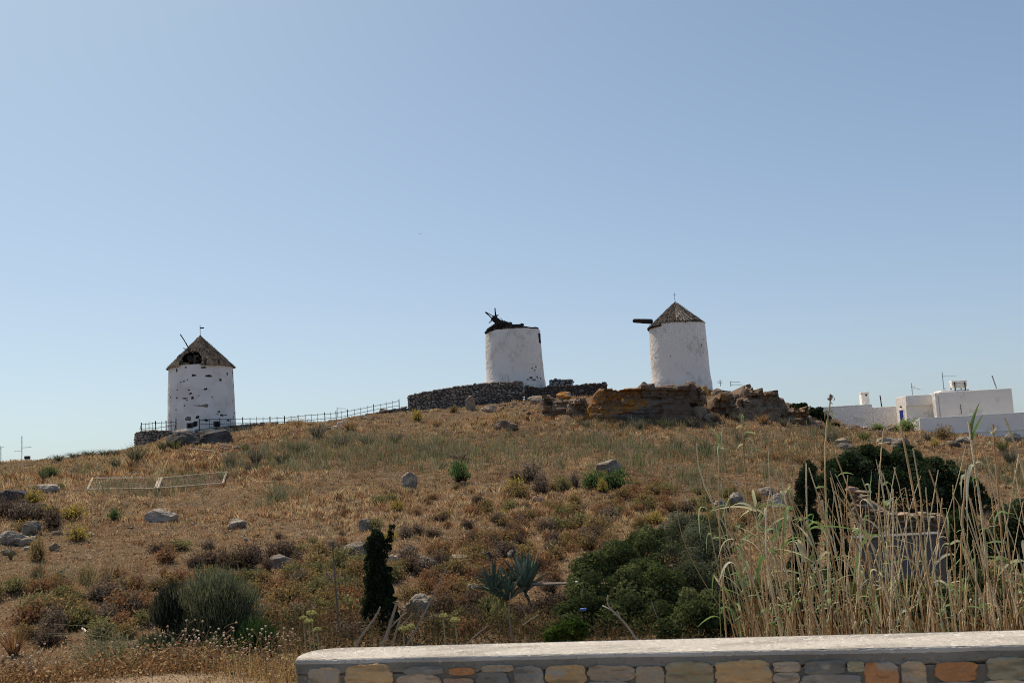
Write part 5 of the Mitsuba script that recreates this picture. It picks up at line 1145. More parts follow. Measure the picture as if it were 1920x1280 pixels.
for a in [(110, 862, 40, 14, 'broom', 'green broom clump'), (140, 858, 44, 15, 'grey broom', 'grey green broom clump'), (168, 855, 44, 16, 'broom', 'green broom clump'), (195, 853, 40, 15, 'broom', 'green broom clump'), (215, 853, 30, 14, 'grey broom', 'grey green broom clump'), (595, 820, 60, 34, 'grey broom', 'grey green broom clump'), (640, 838, 60, 32, 'grey broom', 'grey green broom clump'), (560, 852, 60, 32, 'broom', 'green broom clump'), (530, 868, 54, 28, 'broom', 'green broom clump'), (690, 835, 50, 26, 'grey broom', 'grey green broom clump'), (740, 830, 50, 26, 'grey broom', 'grey green broom clump'), (800, 848, 60, 22, 'grey broom', 'grey green broom clump'), (860, 862, 70, 22, 'grey broom', 'grey green broom clump'), (1100, 800, 40, 18, 'grey broom', 'grey green broom clump'), (1150, 803, 44, 20, 'straw', 'pale straw grass tuft'), (1200, 803, 40, 22, 'grey broom', 'grey green broom clump'), (1250, 802, 44, 24, 'broom', 'green broom clump'), (1300, 800, 40, 24, 'grey broom', 'grey green broom clump'), (1340, 790, 34, 20, 'rusty', 'rust brown grass tuft'), (1385, 788, 40, 22, 'grey broom', 'grey green broom clump'), (1430, 792, 40, 22, 'straw', 'pale straw grass tuft'), (1470, 798, 36, 20, 'grey broom', 'grey green broom clump'), (255, 868, 54, 44, 'broom', 'green broom clump'), (430, 878, 44, 40, 'grey broom', 'grey green broom clump'), (480, 872, 48, 44, 'grey broom', 'grey green broom clump'), (468, 885, 34, 26, 'grey broom', 'grey green broom clump'), (218, 880, 30, 30, 'broom', 'green broom clump'), (82, 902, 26, 30, 'broom', 'green broom clump'), (140, 890, 24, 20, 'grey broom', 'grey green broom clump'),
          (515, 945, 44, 34, 'broom', 'green broom clump'), (20, 1048, 20, 26, 'broom', 'green broom clump'), (330, 842, 34, 26, 'weed', 'yellow green weed clump'), (305, 845, 30, 26, 'broom', 'green broom clump'), (460, 846, 30, 22, 'weed', 'yellow green weed clump'), (25, 1228, 66, 62, 'rusty', 'big rust brown grass tuft'), (306, 1084, 22, 34, 'rusty', 'rust brown grass tuft'),
          (1462, 868, 50, 34, 'straw', 'pale straw grass tuft'), (1500, 868, 40, 30, 'straw', 'pale straw grass tuft'), (1545, 870, 36, 26, 'straw', 'pale straw grass tuft'), (1435, 862, 34, 22, 'straw', 'pale straw grass tuft'), (820, 800, 40, 22, 'straw', 'pale straw grass tuft'), (940, 795, 50, 20, 'straw', 'pale straw grass tuft'), (655, 805, 44, 22, 'straw', 'pale straw grass tuft'), (555, 802, 50, 24, 'straw', 'pale straw grass tuft'),
          (1085, 790, 30, 16, 'straw', 'pale straw grass tuft'), (415, 895, 34, 14, 'weed', 'yellow green weed clump'), (345, 893, 30, 16, 'weed', 'yellow green weed clump'), (245, 885, 24, 16, 'rusty', 'rust brown grass tuft'), (275, 888, 26, 14, 'rusty', 'rust brown grass tuft'), (1560, 830, 50, 34, 'grey broom', 'grey green broom clump'), (1620, 825, 40, 24, 'weed', 'yellow green weed clump'), (1740, 825, 30, 20, 'grey broom', 'grey green broom clump'),
          (1895, 870, 50, 40, 'grey broom', 'grey green broom clump'), (1880, 845, 40, 30, 'weed', 'yellow green weed clump'), (1390, 830, 44, 30, 'grey broom', 'grey green broom clump'), (1320, 850, 44, 30, 'broom', 'green broom clump'), (1270, 845, 40, 30, 'broom', 'green broom clump')]:
    tuft(*a[:5], what=a[5])
settle()

# ------------------------------------------------------------------ dry grass: nobody could count it
def world_patch(px, py, rx, ry):
    c = gnd(px, py); a, b = gnd(px - rx, py), gnd(px + rx, py); u, d = gnd(px, py - ry), gnd(px, py + ry)
    return c[:2], max(np.linalg.norm(b[:2] - a[:2]) / 2, 0.5), max(abs(u[1] - d[1]) / 2, 0.5)
def weight(P, patches):
    w = np.zeros(len(P))
    for (c, rx, ry), k in patches:
        q_ = ((P[:, 0] - c[0]) / rx) ** 2 + ((P[:, 1] - c[1]) / ry) ** 2
        w = np.maximum(w, k * np.exp(-q_ * 1.1))
    return w
ZGREEN = [(world_patch(*a), k) for a, k in [((640, 845, 130, 34), 1.0), ((800, 850, 120, 28), 1.0), ((960, 848, 120, 26), 0.95), ((1120, 835, 110, 26), 0.95), ((1390, 850, 80, 44), 0.7), ((1250, 850, 60, 30), 0.6), ((1180, 800, 110, 10), 0.8), ((1500, 840, 70, 30), 0.5), ((590, 850, 90, 26), 1.0), ((720, 840, 80, 24), 0.9), ((560, 870, 60, 20), 1.0), ((860, 858, 110, 16), 0.9), ((1000, 840, 90, 22), 0.8), ((1100, 825, 90, 18), 0.8), ((1180, 850, 70, 24), 0.6), ((1330, 850, 70, 40), 0.8), ((1300, 900, 50, 30), 0.5), ((1400, 820, 60, 22), 0.7), ((470, 865, 40, 24), 0.8), ((300, 905, 110, 14), 0.5),
                                                    ((260, 925, 90, 8), 0.6), ((520, 935, 30, 20), 0.7), ((150, 1085, 120, 30), 0.3), ((1490, 820, 60, 20), 0.4), ((1170, 870, 70, 24), 0.5), ((1560, 815, 60, 20), 0.5), ((1900, 900, 60, 40), 0.6), ((200, 880, 60, 14), 0.4)]]
ZRED = [(world_patch(*a), k) for a, k in [((450, 835, 50, 16), 1.0), ((1300, 865, 60, 30), 0.9), ((1250, 830, 60, 20), 0.6), ((1560, 880, 60, 30), 0.6), ((300, 1000, 200, 50), 0.35), ((1330, 880, 50, 24), 0.8), ((1230, 895, 80, 30), 0.6), ((1850, 850, 60, 20), 0.8), ((1780, 870, 60, 30), 0.5), ((700, 870, 60, 30), 0.3), ((1420, 900, 60, 40), 0.5), ((850, 950, 120, 40), 0.3)]]
ZGOLD = [(world_patch(*a), k) for a, k in [((560, 800, 60, 12), 1.0), ((660, 800, 40, 12), 0.9), ((940, 790, 70, 18), 1.0), ((830, 800, 60, 14), 0.9), ((200, 865, 90, 18), 0.9), ((60, 890, 80, 16), 1.0), ((360, 880, 80, 18), 0.9), ((1000, 780, 50, 16), 0.7), ((120, 1090, 150, 30), 0.5), ((1480, 855, 60, 20), 0.5), ((550, 1190, 80, 40), 0.7), ((760, 920, 120, 24), 0.4)]]
BARE = [(world_patch(*a), k) for a, k in [((235, 912, 60, 12), 1.0), ((360, 905, 62, 14), 1.0), ((300, 924, 130, 8), 0.7), ((1640, 805, 60, 5), 0.8), ((430, 838, 40, 8), 0.5), ((1030, 760, 40, 14), 0.6), ((40, 1010, 50, 20), 0.6), ((860, 1060, 40, 14), 0.5)]]
def scatter(n, seed, y0=24.0, y1=118.0):
    g = R(seed); y = y0 * (y1 / y0) ** g.uniform(size=n); x = y * g.uniform(-0.60, 0.62, n)
    P = np.stack([x, y, H(x, y)], -1); return P, g
def grass(P, g, nb, h, spread, wmul, cols):
    """NB blades for each tuft; H: heights; each blade one bent face of two triangles"""
    n = len(P); tot = n * nb
    t = np.repeat(np.arange(n), nb); a = g.uniform(0, 2 * np.pi, tot); d = np.minimum(P[t, 1], 110)
    r0 = 0.16 * np.sqrt(g.uniform(size=tot)) * (0.6 + d / 90)
    b0 = P[t] + np.stack([np.cos(a) * r0, np.sin(a) * r0, np.full(tot, -0.04)], -1)
    hh = h[t] * g.uniform(0.45, 1.15, tot); lean = spread * g.uniform(0.1, 1, tot); a2 = a + g.normal(0, 0.9, tot)
    tip = b0 + np.stack([np.cos(a2) * lean * hh, np.sin(a2) * lean * hh, hh], -1)
    mid = b0 * 0.5 + tip * 0.5 + np.stack([-np.cos(a2), -np.sin(a2), 0 * a2 + 0.6], -1) * (hh * lean * 0.18)[:, None]
    wv = (wmul * (0.010 + 0.00042 * d))[:, None]
    s = g.normal(size=(tot, 3)); s[:, 2] *= 0.2; s /= np.linalg.norm(s, axis=1, keepdims=True)
    v = np.stack([b0 - s * wv * 0.5, b0 + s * wv * 0.5, mid + s * wv * 0.45, tip], 1).reshape(-1, 3)
    i = np.arange(tot)[:, None] * 4
    f = np.vstack([i + np.array([0, 1, 2]), i + np.array([0, 2, 3])])
    c = cols[t] * g.uniform(0.72, 1.3, tot)[:, None]
    return v, f, np.repeat(np.clip(c, 0.005, 0.85), 4, axis=0)
STRAW = np.array([0.97, 1.0, 1.06]) * np.array([(0.305, 0.215, 0.112), (0.255, 0.170, 0.088), (0.35, 0.255, 0.14), (0.21, 0.134, 0.072), (0.285, 0.168, 0.086), (0.235, 0.18, 0.10), (0.19, 0.155, 0.08)])
RED = np.array([(0.34, 0.175, 0.08), (0.28, 0.14, 0.065), (0.37, 0.21, 0.10)]); GOLD = np.array([(0.52, 0.37, 0.18), (0.47, 0.32, 0.15), (0.56, 0.42, 0.23)])
GREEN = 1.25 * np.array([(0.195, 0.20, 0.115), (0.235, 0.225, 0.14), (0.16, 0.175, 0.09), (0.275, 0.245, 0.16), (0.145, 0.17, 0.072), (0.29, 0.24, 0.135)])
P, g = scatter(74000, 501)
big = meshkit.fbm(P * np.array([0.12, 0.12, 0]), 4, 71); sm = meshkit.fbm(P * np.array([0.8, 0.8, 0]), 3, 72)
keep = g.uniform(size=len(P)) > weight(P, BARE) + 0.45 * np.clip((0.42 - sm) * 6, 0, 1)
P, big, sm = P[keep], big[keep], sm[keep]
n = len(P); cols = 2.15 * STRAW[g.integers(0, len(STRAW), n)] * (0.80 + 1.1 * (big - 0.40))[:, None]
wr, wg = weight(P, ZRED), weight(P, ZGOLD)
pick = g.uniform(size=n)
cols = np.where((pick < wr * 0.6)[:, None], RED[g.integers(0, 3, n)], cols); cols = np.where(((pick > 1 - wg * 0.8))[:, None], GOLD[g.integers(0, 3, n)], cols)
cols = np.where((g.uniform(size=n) < np.clip((big - 0.58) * 3, 0, 0.35))[:, None], RED[g.integers(0, 3, n)] * 1.0, cols)
dk = g.uniform(size=n) < 0.15; cols = np.where(dk[:, None], np.array([(0.12, 0.075, 0.045)]), cols)
low = np.clip((P[:, 1] - 22) / 32, 0.45, 1.0); hh = 0.74 * (0.15 + 0.34 * sm * np.clip((big - 0.25) * 3, 0.4, 1.3)) * (1 + 0.7 * wg) * g.uniform(0.7, 1.3, n) * low
m = grass(P, g, 12, hh, 0.62, 0.9, cols)
scene['dry_grass'] = vply(m, 'strawy'); labels['dry_grass'] = {'label': 'short brown and straw coloured dry grass all over the hillside', 'kind': 'stuff'}
P, g = scatter(105000, 502)
wz = weight(P, ZGREEN); keep = g.uniform(size=len(P)) < (wz * 1.0 - 0.08) * (0.35 + 1.3 * meshkit.fbm(P * np.array([0.35, 0.35, 0]), 3, 74))
P, wz = P[keep], wz[keep]; n = len(P)
cols = GREEN[g.integers(0, len(GREEN), n)] * (0.75 + 0.6 * (meshkit.fbm(P * np.array([0.5, 0.5, 0]), 3, 73) - 0.2))[:, None]
cl_ = meshkit.fbm(P * np.array([0.6, 0.6, 0]), 3, 75); cols = np.where((g.uniform(size=n) < 0.22)[:, None], 1.3 * STRAW[g.integers(0, len(STRAW), n)], cols)
m = grass(P, g, 11, g.uniform(0.3, 0.75, n) * (0.55 + 1.1 * cl_), 0.30, 0.62, cols)
scene['grey_green_grass'] = vply(m, 'strawy'); labels['grey_green_grass'] = {'label': 'tall wispy grey green grass in a band under the ridge', 'kind': 'stuff'}
# low litter of dead leaves and thistles between the tufts
P, g = scatter(26000, 503)
n = len(P); cl = np.array([(0.20, 0.125, 0.07), (0.30, 0.21, 0.125), (0.10, 0.065, 0.04), (0.46, 0.37, 0.25)])[g.choice(4, n, p=[0.4, 0.3, 0.22, 0.08])]
m = leaves(P + np.stack([g.normal(0, .1, n), g.normal(0, .1, n), g.uniform(0.01, 0.14, n)], -1), np.array([[0, -0.3, 1.0]]), 0.05 + 0.0011 * P[:, 1], 0.5, cl, g, 0.9, 0.35)
scene['leaf_litter'] = vply(m, 'strawy'); labels['leaf_litter'] = {'label': 'dead leaves and dry thistle scraps between the grass tufts', 'kind': 'stuff'}

# ------------------------------------------------------------------ large bushes and trees
def blobs_at(lst, Y0, dY=0.0, yref=1200):
    out = []
    for px, py, r in lst:
        Y = Y0 + dY * (yref - py); out.append((at(px, py, Y), r * Y / F))
    return out
def bush(name, label, cat, blobs, n, size, cols, seed, stems=6, base=None, bark=(0.07, 0.055, 0.045), sr=0.05, fol='foliage', **kw):
    k = thing(name, label, cat)
    part(k, fol, vply(crown(blobs, n, size, cols, seed, **kw), 'leafy'))
    g = R(seed + 1)
    c = np.mean([b[0] for b in blobs], 0) if base is None else np.asarray(base, float); foot = drop(c, -0.15)
    st = []
    for j in range(stems):
        b = blobs[j % len(blobs)][0]; p0 = foot + np.array([g.normal() * 0.12, g.normal() * 0.12, 0])
        m_ = (p0 + b) / 2 + g.normal(0, 0.14, 3)
        st.append(tube(curve([p0, m_, b], 7), np.linspace(sr, sr * 0.3, 7), 6))
    part(k, 'trunk', vply(paint(join(st), bark, seed, 0.3, 8)))
    return k
LENT = [(0.10, 0.125, 0.046), (0.078, 0.10, 0.038), (0.13, 0.152, 0.06), (0.062, 0.082, 0.034), (0.17, 0.18, 0.08)]
OLIV = [(0.135, 0.155, 0.088), (0.105, 0.125, 0.068), (0.17, 0.19, 0.12), (0.085, 0.10, 0.055)]
bush('lentisk_bush', 'big dark green lentisk bush in the gully behind the middle of the wall', 'bush',
     blobs_at([(1215, 1035, 46), (1170, 1062, 50), (1120, 1082, 44), (1085, 1100, 34), (1110, 1130, 52), (1160, 1120, 56), (1210, 1090, 60), (1090, 1170, 48), (1140, 1175, 52), (1190, 1165, 56), (1060, 1190, 34), (1245, 1130, 56), (1230, 1190, 56)], 30.0, 0.035), 46000, 0.105, LENT, 31)
bush('olive_bush', 'tall grey green olive bush right behind the lentisk bush', 'bush',
     blobs_at([(1290, 998, 40), (1330, 1000, 34), (1255, 1020, 36), (1345, 1040, 42), (1300, 1050, 60), (1370, 1085, 40), (1330, 1100, 60), (1280, 1100, 50), (1390, 1110, 34)], 32.0, 0.03), 30000, 0.10, OLIV, 32, aspect=0.35)
bush('dark_bush', 'blackish green bush in the deep shade between the olive bush and the reeds', 'bush', blobs_at([(1300, 1165, 56), (1350, 1170, 50), (1390, 1180, 46), (1270, 1190, 40), (1430, 1130, 44), (1440, 1180, 50)], 28.0, 0.02), 16000, 0.10, LENT, 33)
bush('young_green_bush', 'small bright green bush right behind the wall, left of the pale dead branch', 'bush', blobs_at([(1058, 1192, 30), (1080, 1186, 26), (1035, 1198, 20)], 26.0), 5000, 0.085, [(0.085, 0.13, 0.025), (0.11, 0.155, 0.035), (0.06, 0.10, 0.02)], 34)
bush('juniper_bush', 'broad dark green dome shaped bush on the slope behind the reeds', 'bush',
     blobs_at([(1590, 885, 44), (1640, 873, 40), (1690, 868, 38), (1735, 885, 38), (1775, 905, 34), (1815, 930, 30), (1845, 945, 20), (1640, 920, 52), (1700, 915, 56), (1755, 930, 44), (1590, 935, 46), (1560, 910, 36), (1800, 955, 26)], float(gnd(1690, 965)[1]) + 1.5, 0.01, 965), 46000, 0.17, [(0.044, 0.068, 0.030), (0.034, 0.054, 0.024), (0.062, 0.088, 0.042), (0.085, 0.11, 0.06)], 35, aspect=0.5)
bush('ivy_mat', 'dark green ivy mat hanging over the drop of the ridge beside the long low house', 'bush', blobs_at([(1505, 770, 14), (1525, 778, 16), (1545, 790, 15), (1490, 764, 9), (1562, 808, 14), (1570, 822, 12)], 99.5), 9000, 0.20, [(0.040, 0.060, 0.026), (0.030, 0.046, 0.022), (0.055, 0.075, 0.036)], 36, stems=3)
bush('round_green_bush', 'rounded green bush behind the reeds, right of the ruined wall', 'bush', blobs_at([(1800, 1000, 40), (1770, 1030, 36), (1830, 1030, 40), (1790, 1070, 50), (1760, 1000, 22)], 30.0), 14000, 0.10, [(0.060, 0.095, 0.030), (0.045, 0.075, 0.024), (0.08, 0.115, 0.042)], 37)
bush('grey_green_bush', 'grey green bush behind the reeds at the right edge of the photograph', 'bush', blobs_at([(1905, 975, 46), (1940, 1000, 50), (1890, 1030, 44), (1930, 1060, 50)], 31.0), 13000, 0.11, [(0.07, 0.09, 0.045), (0.055, 0.07, 0.035), (0.09, 0.11, 0.06)], 38)
bush('dark_bush', 'dark bush low behind the reeds under the ruined wall', 'bush', blobs_at([(1560, 1120, 50), (1600, 1130, 44), (1500, 1130, 50), (1540, 1180, 56), (1480, 1190, 44)], 25.0), 13000, 0.095, LENT, 39)
bush('dark_bush', 'green scrub added to darken the gaps low behind the right half of the reed bed', 'bush', blobs_at([(1650, 1160, 50), (1710, 1165, 46), (1770, 1150, 50), (1830, 1150, 50), (1890, 1150, 54), (1950, 1150, 50), (1700, 1120, 36), (1860, 1110, 40)], 18.0), 15000, 0.08, LENT, 47)  # added so that the gully behind the canes goes dark
# feathery bush on the left with bare stems showing
FE = [(0.14, 0.155, 0.09), (0.18, 0.185, 0.12), (0.11, 0.122, 0.072), (0.145, 0.175, 0.08)]
def feathery(name, label, clumps, Y, n, seed, cols=FE, base=None):
    """airy bush: upswept thin branches with fine drooping sprays"""
    k = thing(name, label, 'bush'); g = R(seed); stems, sp = [], []
    foot = drop(at(*base, Y), -0.1)
    for px, py, r in clumps:
        c = at(px, py, Y + g.normal() * 0.25); rr = r * Y / F
        p0 = foot + np.array([g.normal() * 0.10, g.normal() * 0.1, 0])
        m_ = p0 * 0.45 + c * 0.55 + np.array([(c[0] - p0[0]) * 0.15, g.normal() * 0.08, -0.1])
        stems.append(tube(curve([p0, m_, c + np.array([0, 0, rr * 0.7])], 9), np.linspace(0.035, 0.006, 9), 5))
        nn = int(n * r * r / sum(q_[2] ** 2 for q_ in clumps))
        d = g.normal(size=(nn, 3)); d /= np.linalg.norm(d, axis=1, keepdims=True)
        P = c + d * (rr * 1.15 * g.uniform(size=nn) ** 0.6)[:, None] * (0.55 + 1.0 * meshkit.noise(d * 3.4 + seed + px, seed))[:, None]
        low_ = g.uniform(size=nn) < 0.22; P[low_] = P[low_] * 0.5 + (foot + np.array([0, 0, 0.15])) * 0.5 + (P[low_] - c) * 0.6; P[:, 2] = np.maximum(P[:, 2], foot[2] + 0.08)
        upv = (P - foot) * np.array([0.5, 0.5, 1.0]); upv /= np.linalg.norm(upv, axis=1, keepdims=True)
        upv = upv + g.normal(0, 0.28, (nn, 3)); L = g.uniform(0.08, 0.24, nn)[:, None]
        s = np.cross(upv, g.normal(size=(nn, 3))); s /= np.linalg.norm(s, axis=1, keepdims=True); s *= 0.007
        v = np.stack([P - s, P + s, P + upv * L * 0.6 + s * 1.6, P + upv * L], 1).reshape(-1, 3)
        i = np.arange(nn)[:, None] * 4; f = np.vstack([i + np.array([0, 1, 2]), i + np.array([0, 2, 3])])
        cc = np.asarray(cols)[g.integers(0, len(cols), nn)] * g.uniform(0.7, 1.4, nn)[:, None]
        sp.append((v, f, np.repeat(np.clip(cc, 0.004, 0.9), 4, axis=0)))
    part(k, 'foliage', vply(join(sp), 'leafy')); part(k, 'trunk', vply(paint(join(stems), (0.045, 0.036, 0.03), seed, 0.3, 8)))
feathery('feathery_bush', 'feathery grey green bush with fine upswept twigs near the lower left', [(395, 1132, 49), (425, 1130, 44), (370, 1140, 36), (440, 1165, 41), (405, 1170, 57), (375, 1185, 46), (425, 1205, 46), (385, 1220, 46), (360, 1160, 31), (410, 1112, 31), (455, 1140, 23)], 24.0, 34000, 41, base=(400, 1240))
feathery('wispy_olive', 'thin dark olive sapling with a bent trunk on the left side of the feathery bush', [(316, 1124, 18), (306, 1144, 18), (326, 1146, 16), (312, 1166, 18), (330, 1171, 16), (300, 1161, 14)], 23.5, 5200, 42, [(0.055, 0.062, 0.042), (0.075, 0.08, 0.058), (0.04, 0.045, 0.03)], base=(330, 1205))
feathery('green_low_bush', 'low green bush at the right foot of the feathery bush', [(480, 1205, 30), (455, 1228, 26), (500, 1203, 16), (470, 1243, 24), (495, 1228, 20)], 23.0, 9000, 43, [(0.05, 0.095, 0.03), (0.065, 0.115, 0.035), (0.04, 0.07, 0.024)], base=(475, 1230))
feathery('green_low_bush', 'low grey green bush at the left foot of the feathery bush', [(290, 1228, 26), (270, 1238, 22), (315, 1240, 24), (300, 1253, 20)], 22.5, 7000, 44, [(0.05, 0.075, 0.04), (0.065, 0.09, 0.05), (0.04, 0.058, 0.03)], base=(292, 1235))
feathery('green_low_bush', 'small bright green sprig in the middle foot of the feathery bush', [(392, 1236, 16), (400, 1218, 10), (385, 1250, 14)], 22.0, 2600, 45, [(0.075, 0.14, 0.03), (0.06, 0.11, 0.025)], base=(392, 1232))
feathery('fine_green_bush', 'fine twiggy green bush under the agaves', [(920, 1150, 24), (900, 1165, 18), (945, 1165, 20), (925, 1180, 22)], 33.0, 5600, 46, [(0.06, 0.075, 0.03), (0.08, 0.095, 0.04), (0.05, 0.06, 0.03)], base=(922, 1195))
def cypress(name, label, Y, prof, n, seed, cols, tips=(), base=None):
    """prof: (px, py, radius in px) up the column"""
    k = thing(name, label, 'cypress'); bl = []
    for px, py, r in prof: bl.append((at(px, py, Y), r * 1.16 * Y / F))
    v = crown(bl, n, 0.095, cols, seed, aspect=0.3, sub=12, subr=0.24, shell=0.35, squash=1.5, jitter=0.7)
    part(k, 'foliage', vply(v, 'leafy'))
    b = drop(bl[-1][0], -0.2); t = bl[len(bl) // 3][0]
    part(k, 'trunk', vply(paint(tube([b, (b + t) / 2, t], [0.11, 0.09, 0.05], 8), (0.09, 0.07, 0.055), seed, 0.3, 8)))
    for tp in tips:
        part(k, 'leader', vply(crown([(at(px, py, Y), r * Y / F) for px, py, r in tp], 1400, 0.075, cols, seed + 3, aspect=0.3, sub=6, subr=0.4, shell=0.3, squash=1.3, jitter=0.5), 'leafy'))
CYP = [(0.036, 0.055, 0.028), (0.028, 0.043, 0.023), (0.05, 0.07, 0.034), (0.05, 0.055, 0.032)]
cypress('cypress_tree', 'slim black green cypress with two tips left of the big grey boulder', 30.5, [(707, 1012, 15), (706, 1028, 19), (705, 1046, 21), (705, 1064, 21), (706, 1082, 22), (707, 1100, 23), (709, 1118, 25), (710, 1136, 27), (711, 1154, 30), (712, 1172, 33), (713, 1190, 34), (713, 1206, 34)], 36000, 51, CYP,
        tips=([(735, 990, 6), (733, 1002, 7), (730, 1016, 8), (727, 1030, 9)], [(703, 1000, 7), (704, 1010, 9)], [(729, 1070, 7), (731, 1084, 7), (729, 1098, 7)], [(690, 1140, 9), (686, 1155, 9), (690, 1168, 10)], [(738, 1125, 6), (740, 1140, 8), (742, 1160, 10)]))
cypress('cypress_tree', 'broad dark cypress behind the reeds at the left end of the dome shaped bush', 33.0, [(1515, 890, 16), (1512, 915, 22), (1510, 945, 24), (1510, 980, 25), (1510, 1015, 26), (1510, 1050, 26), (1510, 1085, 28), (1510, 1120, 28)], 26000, 52, CYP, tips=([(1518, 876, 7), (1517, 886, 9)],))
cypress('cypress_tree', 'dark cypress behind the reeds, right beside the broad dark one', 34.0, [(1558, 908, 16), (1560, 935, 20), (1565, 965, 22), (1570, 1000, 24), (1572, 1040, 26), (1574, 1080, 26)], 20000, 53, CYP)

# ------------------------------------------------------------------ agaves
AGC = [(0.12, 0.16, 0.11), (0.15, 0.19, 0.135), (0.095, 0.13, 0.09)]
def agave(label, foot_px, foot_py, Y, H_, n, seed, up_bias=0.0):
    k = thing('agave', label, 'agave'); g = R(seed); f0 = at(foot_px, foot_py, Y)
    for j in range(n):
        a = j * 2.399 + g.normal() * 0.2; el = math.radians(g.uniform(18, 60) if j < n * (0.6 - up_bias) else g.uniform(60, 88)); L = H_ * g.uniform(0.75, 1.05)
        s = np.linspace(0, 1, 8); out = np.array([math.cos(a), math.sin(a), 0])
        bend = g.uniform(-0.15, 0.25) if el > 0.9 else g.uniform(0.1, 0.9)
        cen = f0 + out * (L * s * math.cos(el))[:, None] + np.array([0, 0, 1]) * (L * (s * math.sin(el) - bend * 0.45 * np.clip(s - 0.35, 0, 1) ** 2))[:, None]
        w = 0.085 * H_ / 1.3 * (0.7 + 1.2 * s) * (1 - s ** 2.2) + 0.004
        side = np.array([-math.sin(a), math.cos(a), 0]); tg = np.gradient(cen, axis=0); tg /= np.linalg.norm(tg, axis=1, keepdims=True); nn = np.cross(side, tg)
        l, r, m_ = cen - side * w[:, None] + nn * (w * -0.45)[:, None], cen + side * w[:, None] + nn * (w * -0.45)[:, None], cen
        b = cen + nn * (0.018 + w * 0.25)[:, None]
        v = np.stack([l, m_, r, b], 1).reshape(-1, 3); f = []
        for q_ in range(7):
            for c0, c1 in ((0, 1), (1, 2), (2, 3), (3, 0)):
                x0, x1 = q_ * 4 + c0, q_ * 4 + c1
                f += [[x0, x1, x1 + 4], [x0, x1 + 4, x0 + 4]]
        dry = g.uniform() < 0.16
        col = np.array((0.36, 0.32, 0.22) if dry else AGC[g.integers(3)])
        part(k, 'leaf', vply(paint((v, np.array(f)), col, seed + j, 0.15, 5), 'coloured', True), label='dry yellowed leaf' if dry else None)
agave('tall blue green agave, right one of the three on the slope behind the wall', 985, 1110, 34.5, 1.28, 34, 1, 0.25)
agave('blue green agave, left one of the three on the slope behind the wall', 926, 1110, 34.5, 0.98, 30, 2, 0.1)
agave('small blue green agave between the two taller ones', 953, 1124, 34.0, 0.90, 24, 3, 0.0)
agave('single blue green agave half hidden behind the leafy reeds', 1452, 1000, 40.0, 0.6, 16, 4, 0.0)
single('agave_stalk', vply(paint(tube(curve([at(998, 1095.5, 34.2), at(1070, 1093, 33.2), at(1142, 1094, 32.4)], 9), np.linspace(0.055, 0.035, 9), 6), (0.30, 0.25, 0.20), 3, 0.25, 4)), 'fallen grey agave stalk that lies level from the agaves over the lentisk bush', 'dead stalk')
single('agave_stalk', vply(paint(tube(curve([at(985, 1112, 34), at(993, 1130, 33.8), at(990, 1150, 33.5)], 7), 0.05, 6), (0.07, 0.06, 0.05), 4, 0.25, 4)), 'dark dead stump leaning down under the tall agave', 'dead stalk')
single('dry_stem', vply(paint(tube(curve([at(957, 1110, 22), at(955, 1150, 22), at(961, 1200, 22)], 9), np.linspace(0.013, 0.02, 9), 6), (0.24, 0.20, 0.15), 5, 0.2, 4)), 'thin upright dry stem in front of the agaves', 'dead stalk')
single('plastic_scrap', vply(paint(sh(rock((0.20, 0.1, 0.09), 5, 2), at(1093, 1142, 29.2)), (0.16, 0.26, 0.62), 3, 0.3, 6), 'coloured', True), 'crumpled blue plastic scrap caught in the lentisk bush', 'litter')
single('plastic_scrap', vply(paint(sh(rock((0.09, 0.06, 0.07), 6, 2), at(1081, 1090, 31)), (0.75, 0.74, 0.72), 3, 0.1, 6), 'coloured', True), 'tiny white plastic scrap above the fallen agave stalk', 'litter')

# ------------------------------------------------------------------ ruined wall and cement wall behind the reeds
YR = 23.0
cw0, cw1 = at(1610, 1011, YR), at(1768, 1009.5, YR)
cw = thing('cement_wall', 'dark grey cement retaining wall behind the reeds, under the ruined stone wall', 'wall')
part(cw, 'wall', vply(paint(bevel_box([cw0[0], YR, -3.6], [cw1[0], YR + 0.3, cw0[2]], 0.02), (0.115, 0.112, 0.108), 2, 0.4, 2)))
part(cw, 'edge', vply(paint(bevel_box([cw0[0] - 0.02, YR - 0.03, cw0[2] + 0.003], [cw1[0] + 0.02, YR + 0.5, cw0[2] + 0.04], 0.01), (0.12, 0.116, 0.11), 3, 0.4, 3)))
rw = thing('ruined_wall', 'tan ruined stone and mud wall behind the reeds, its left end higher', 'stone wall')
RWC = [(0.26, 0.195, 0.13), (0.22, 0.165, 0.11), (0.30, 0.23, 0.16), (0.24, 0.165, 0.12)]
stone_wall(rw, wpts([(1592, 915, 1012, 24.6), (1606, 922, 1012, 24.4), (1618, 950, 1012, 24.2), (1650, 958, 1012, 24.0), (1700, 962, 1012, 23.9), (1770, 966, 1012, 23.9)]), 0.5, (0.22, 0.075), 11, cols=RWC, core=(0.25, 0.185, 0.125), limit=260)
part(rw, 'arch_stone', vply(paint(sh(rock((0.30, 0.3, 0.16), 8, 3), at(1597, 917, 24.3)), (0.36, 0.23, 0.17), 3, 0.2, 5), 'coloured', True), label='rounded pinkish stone on the high end')

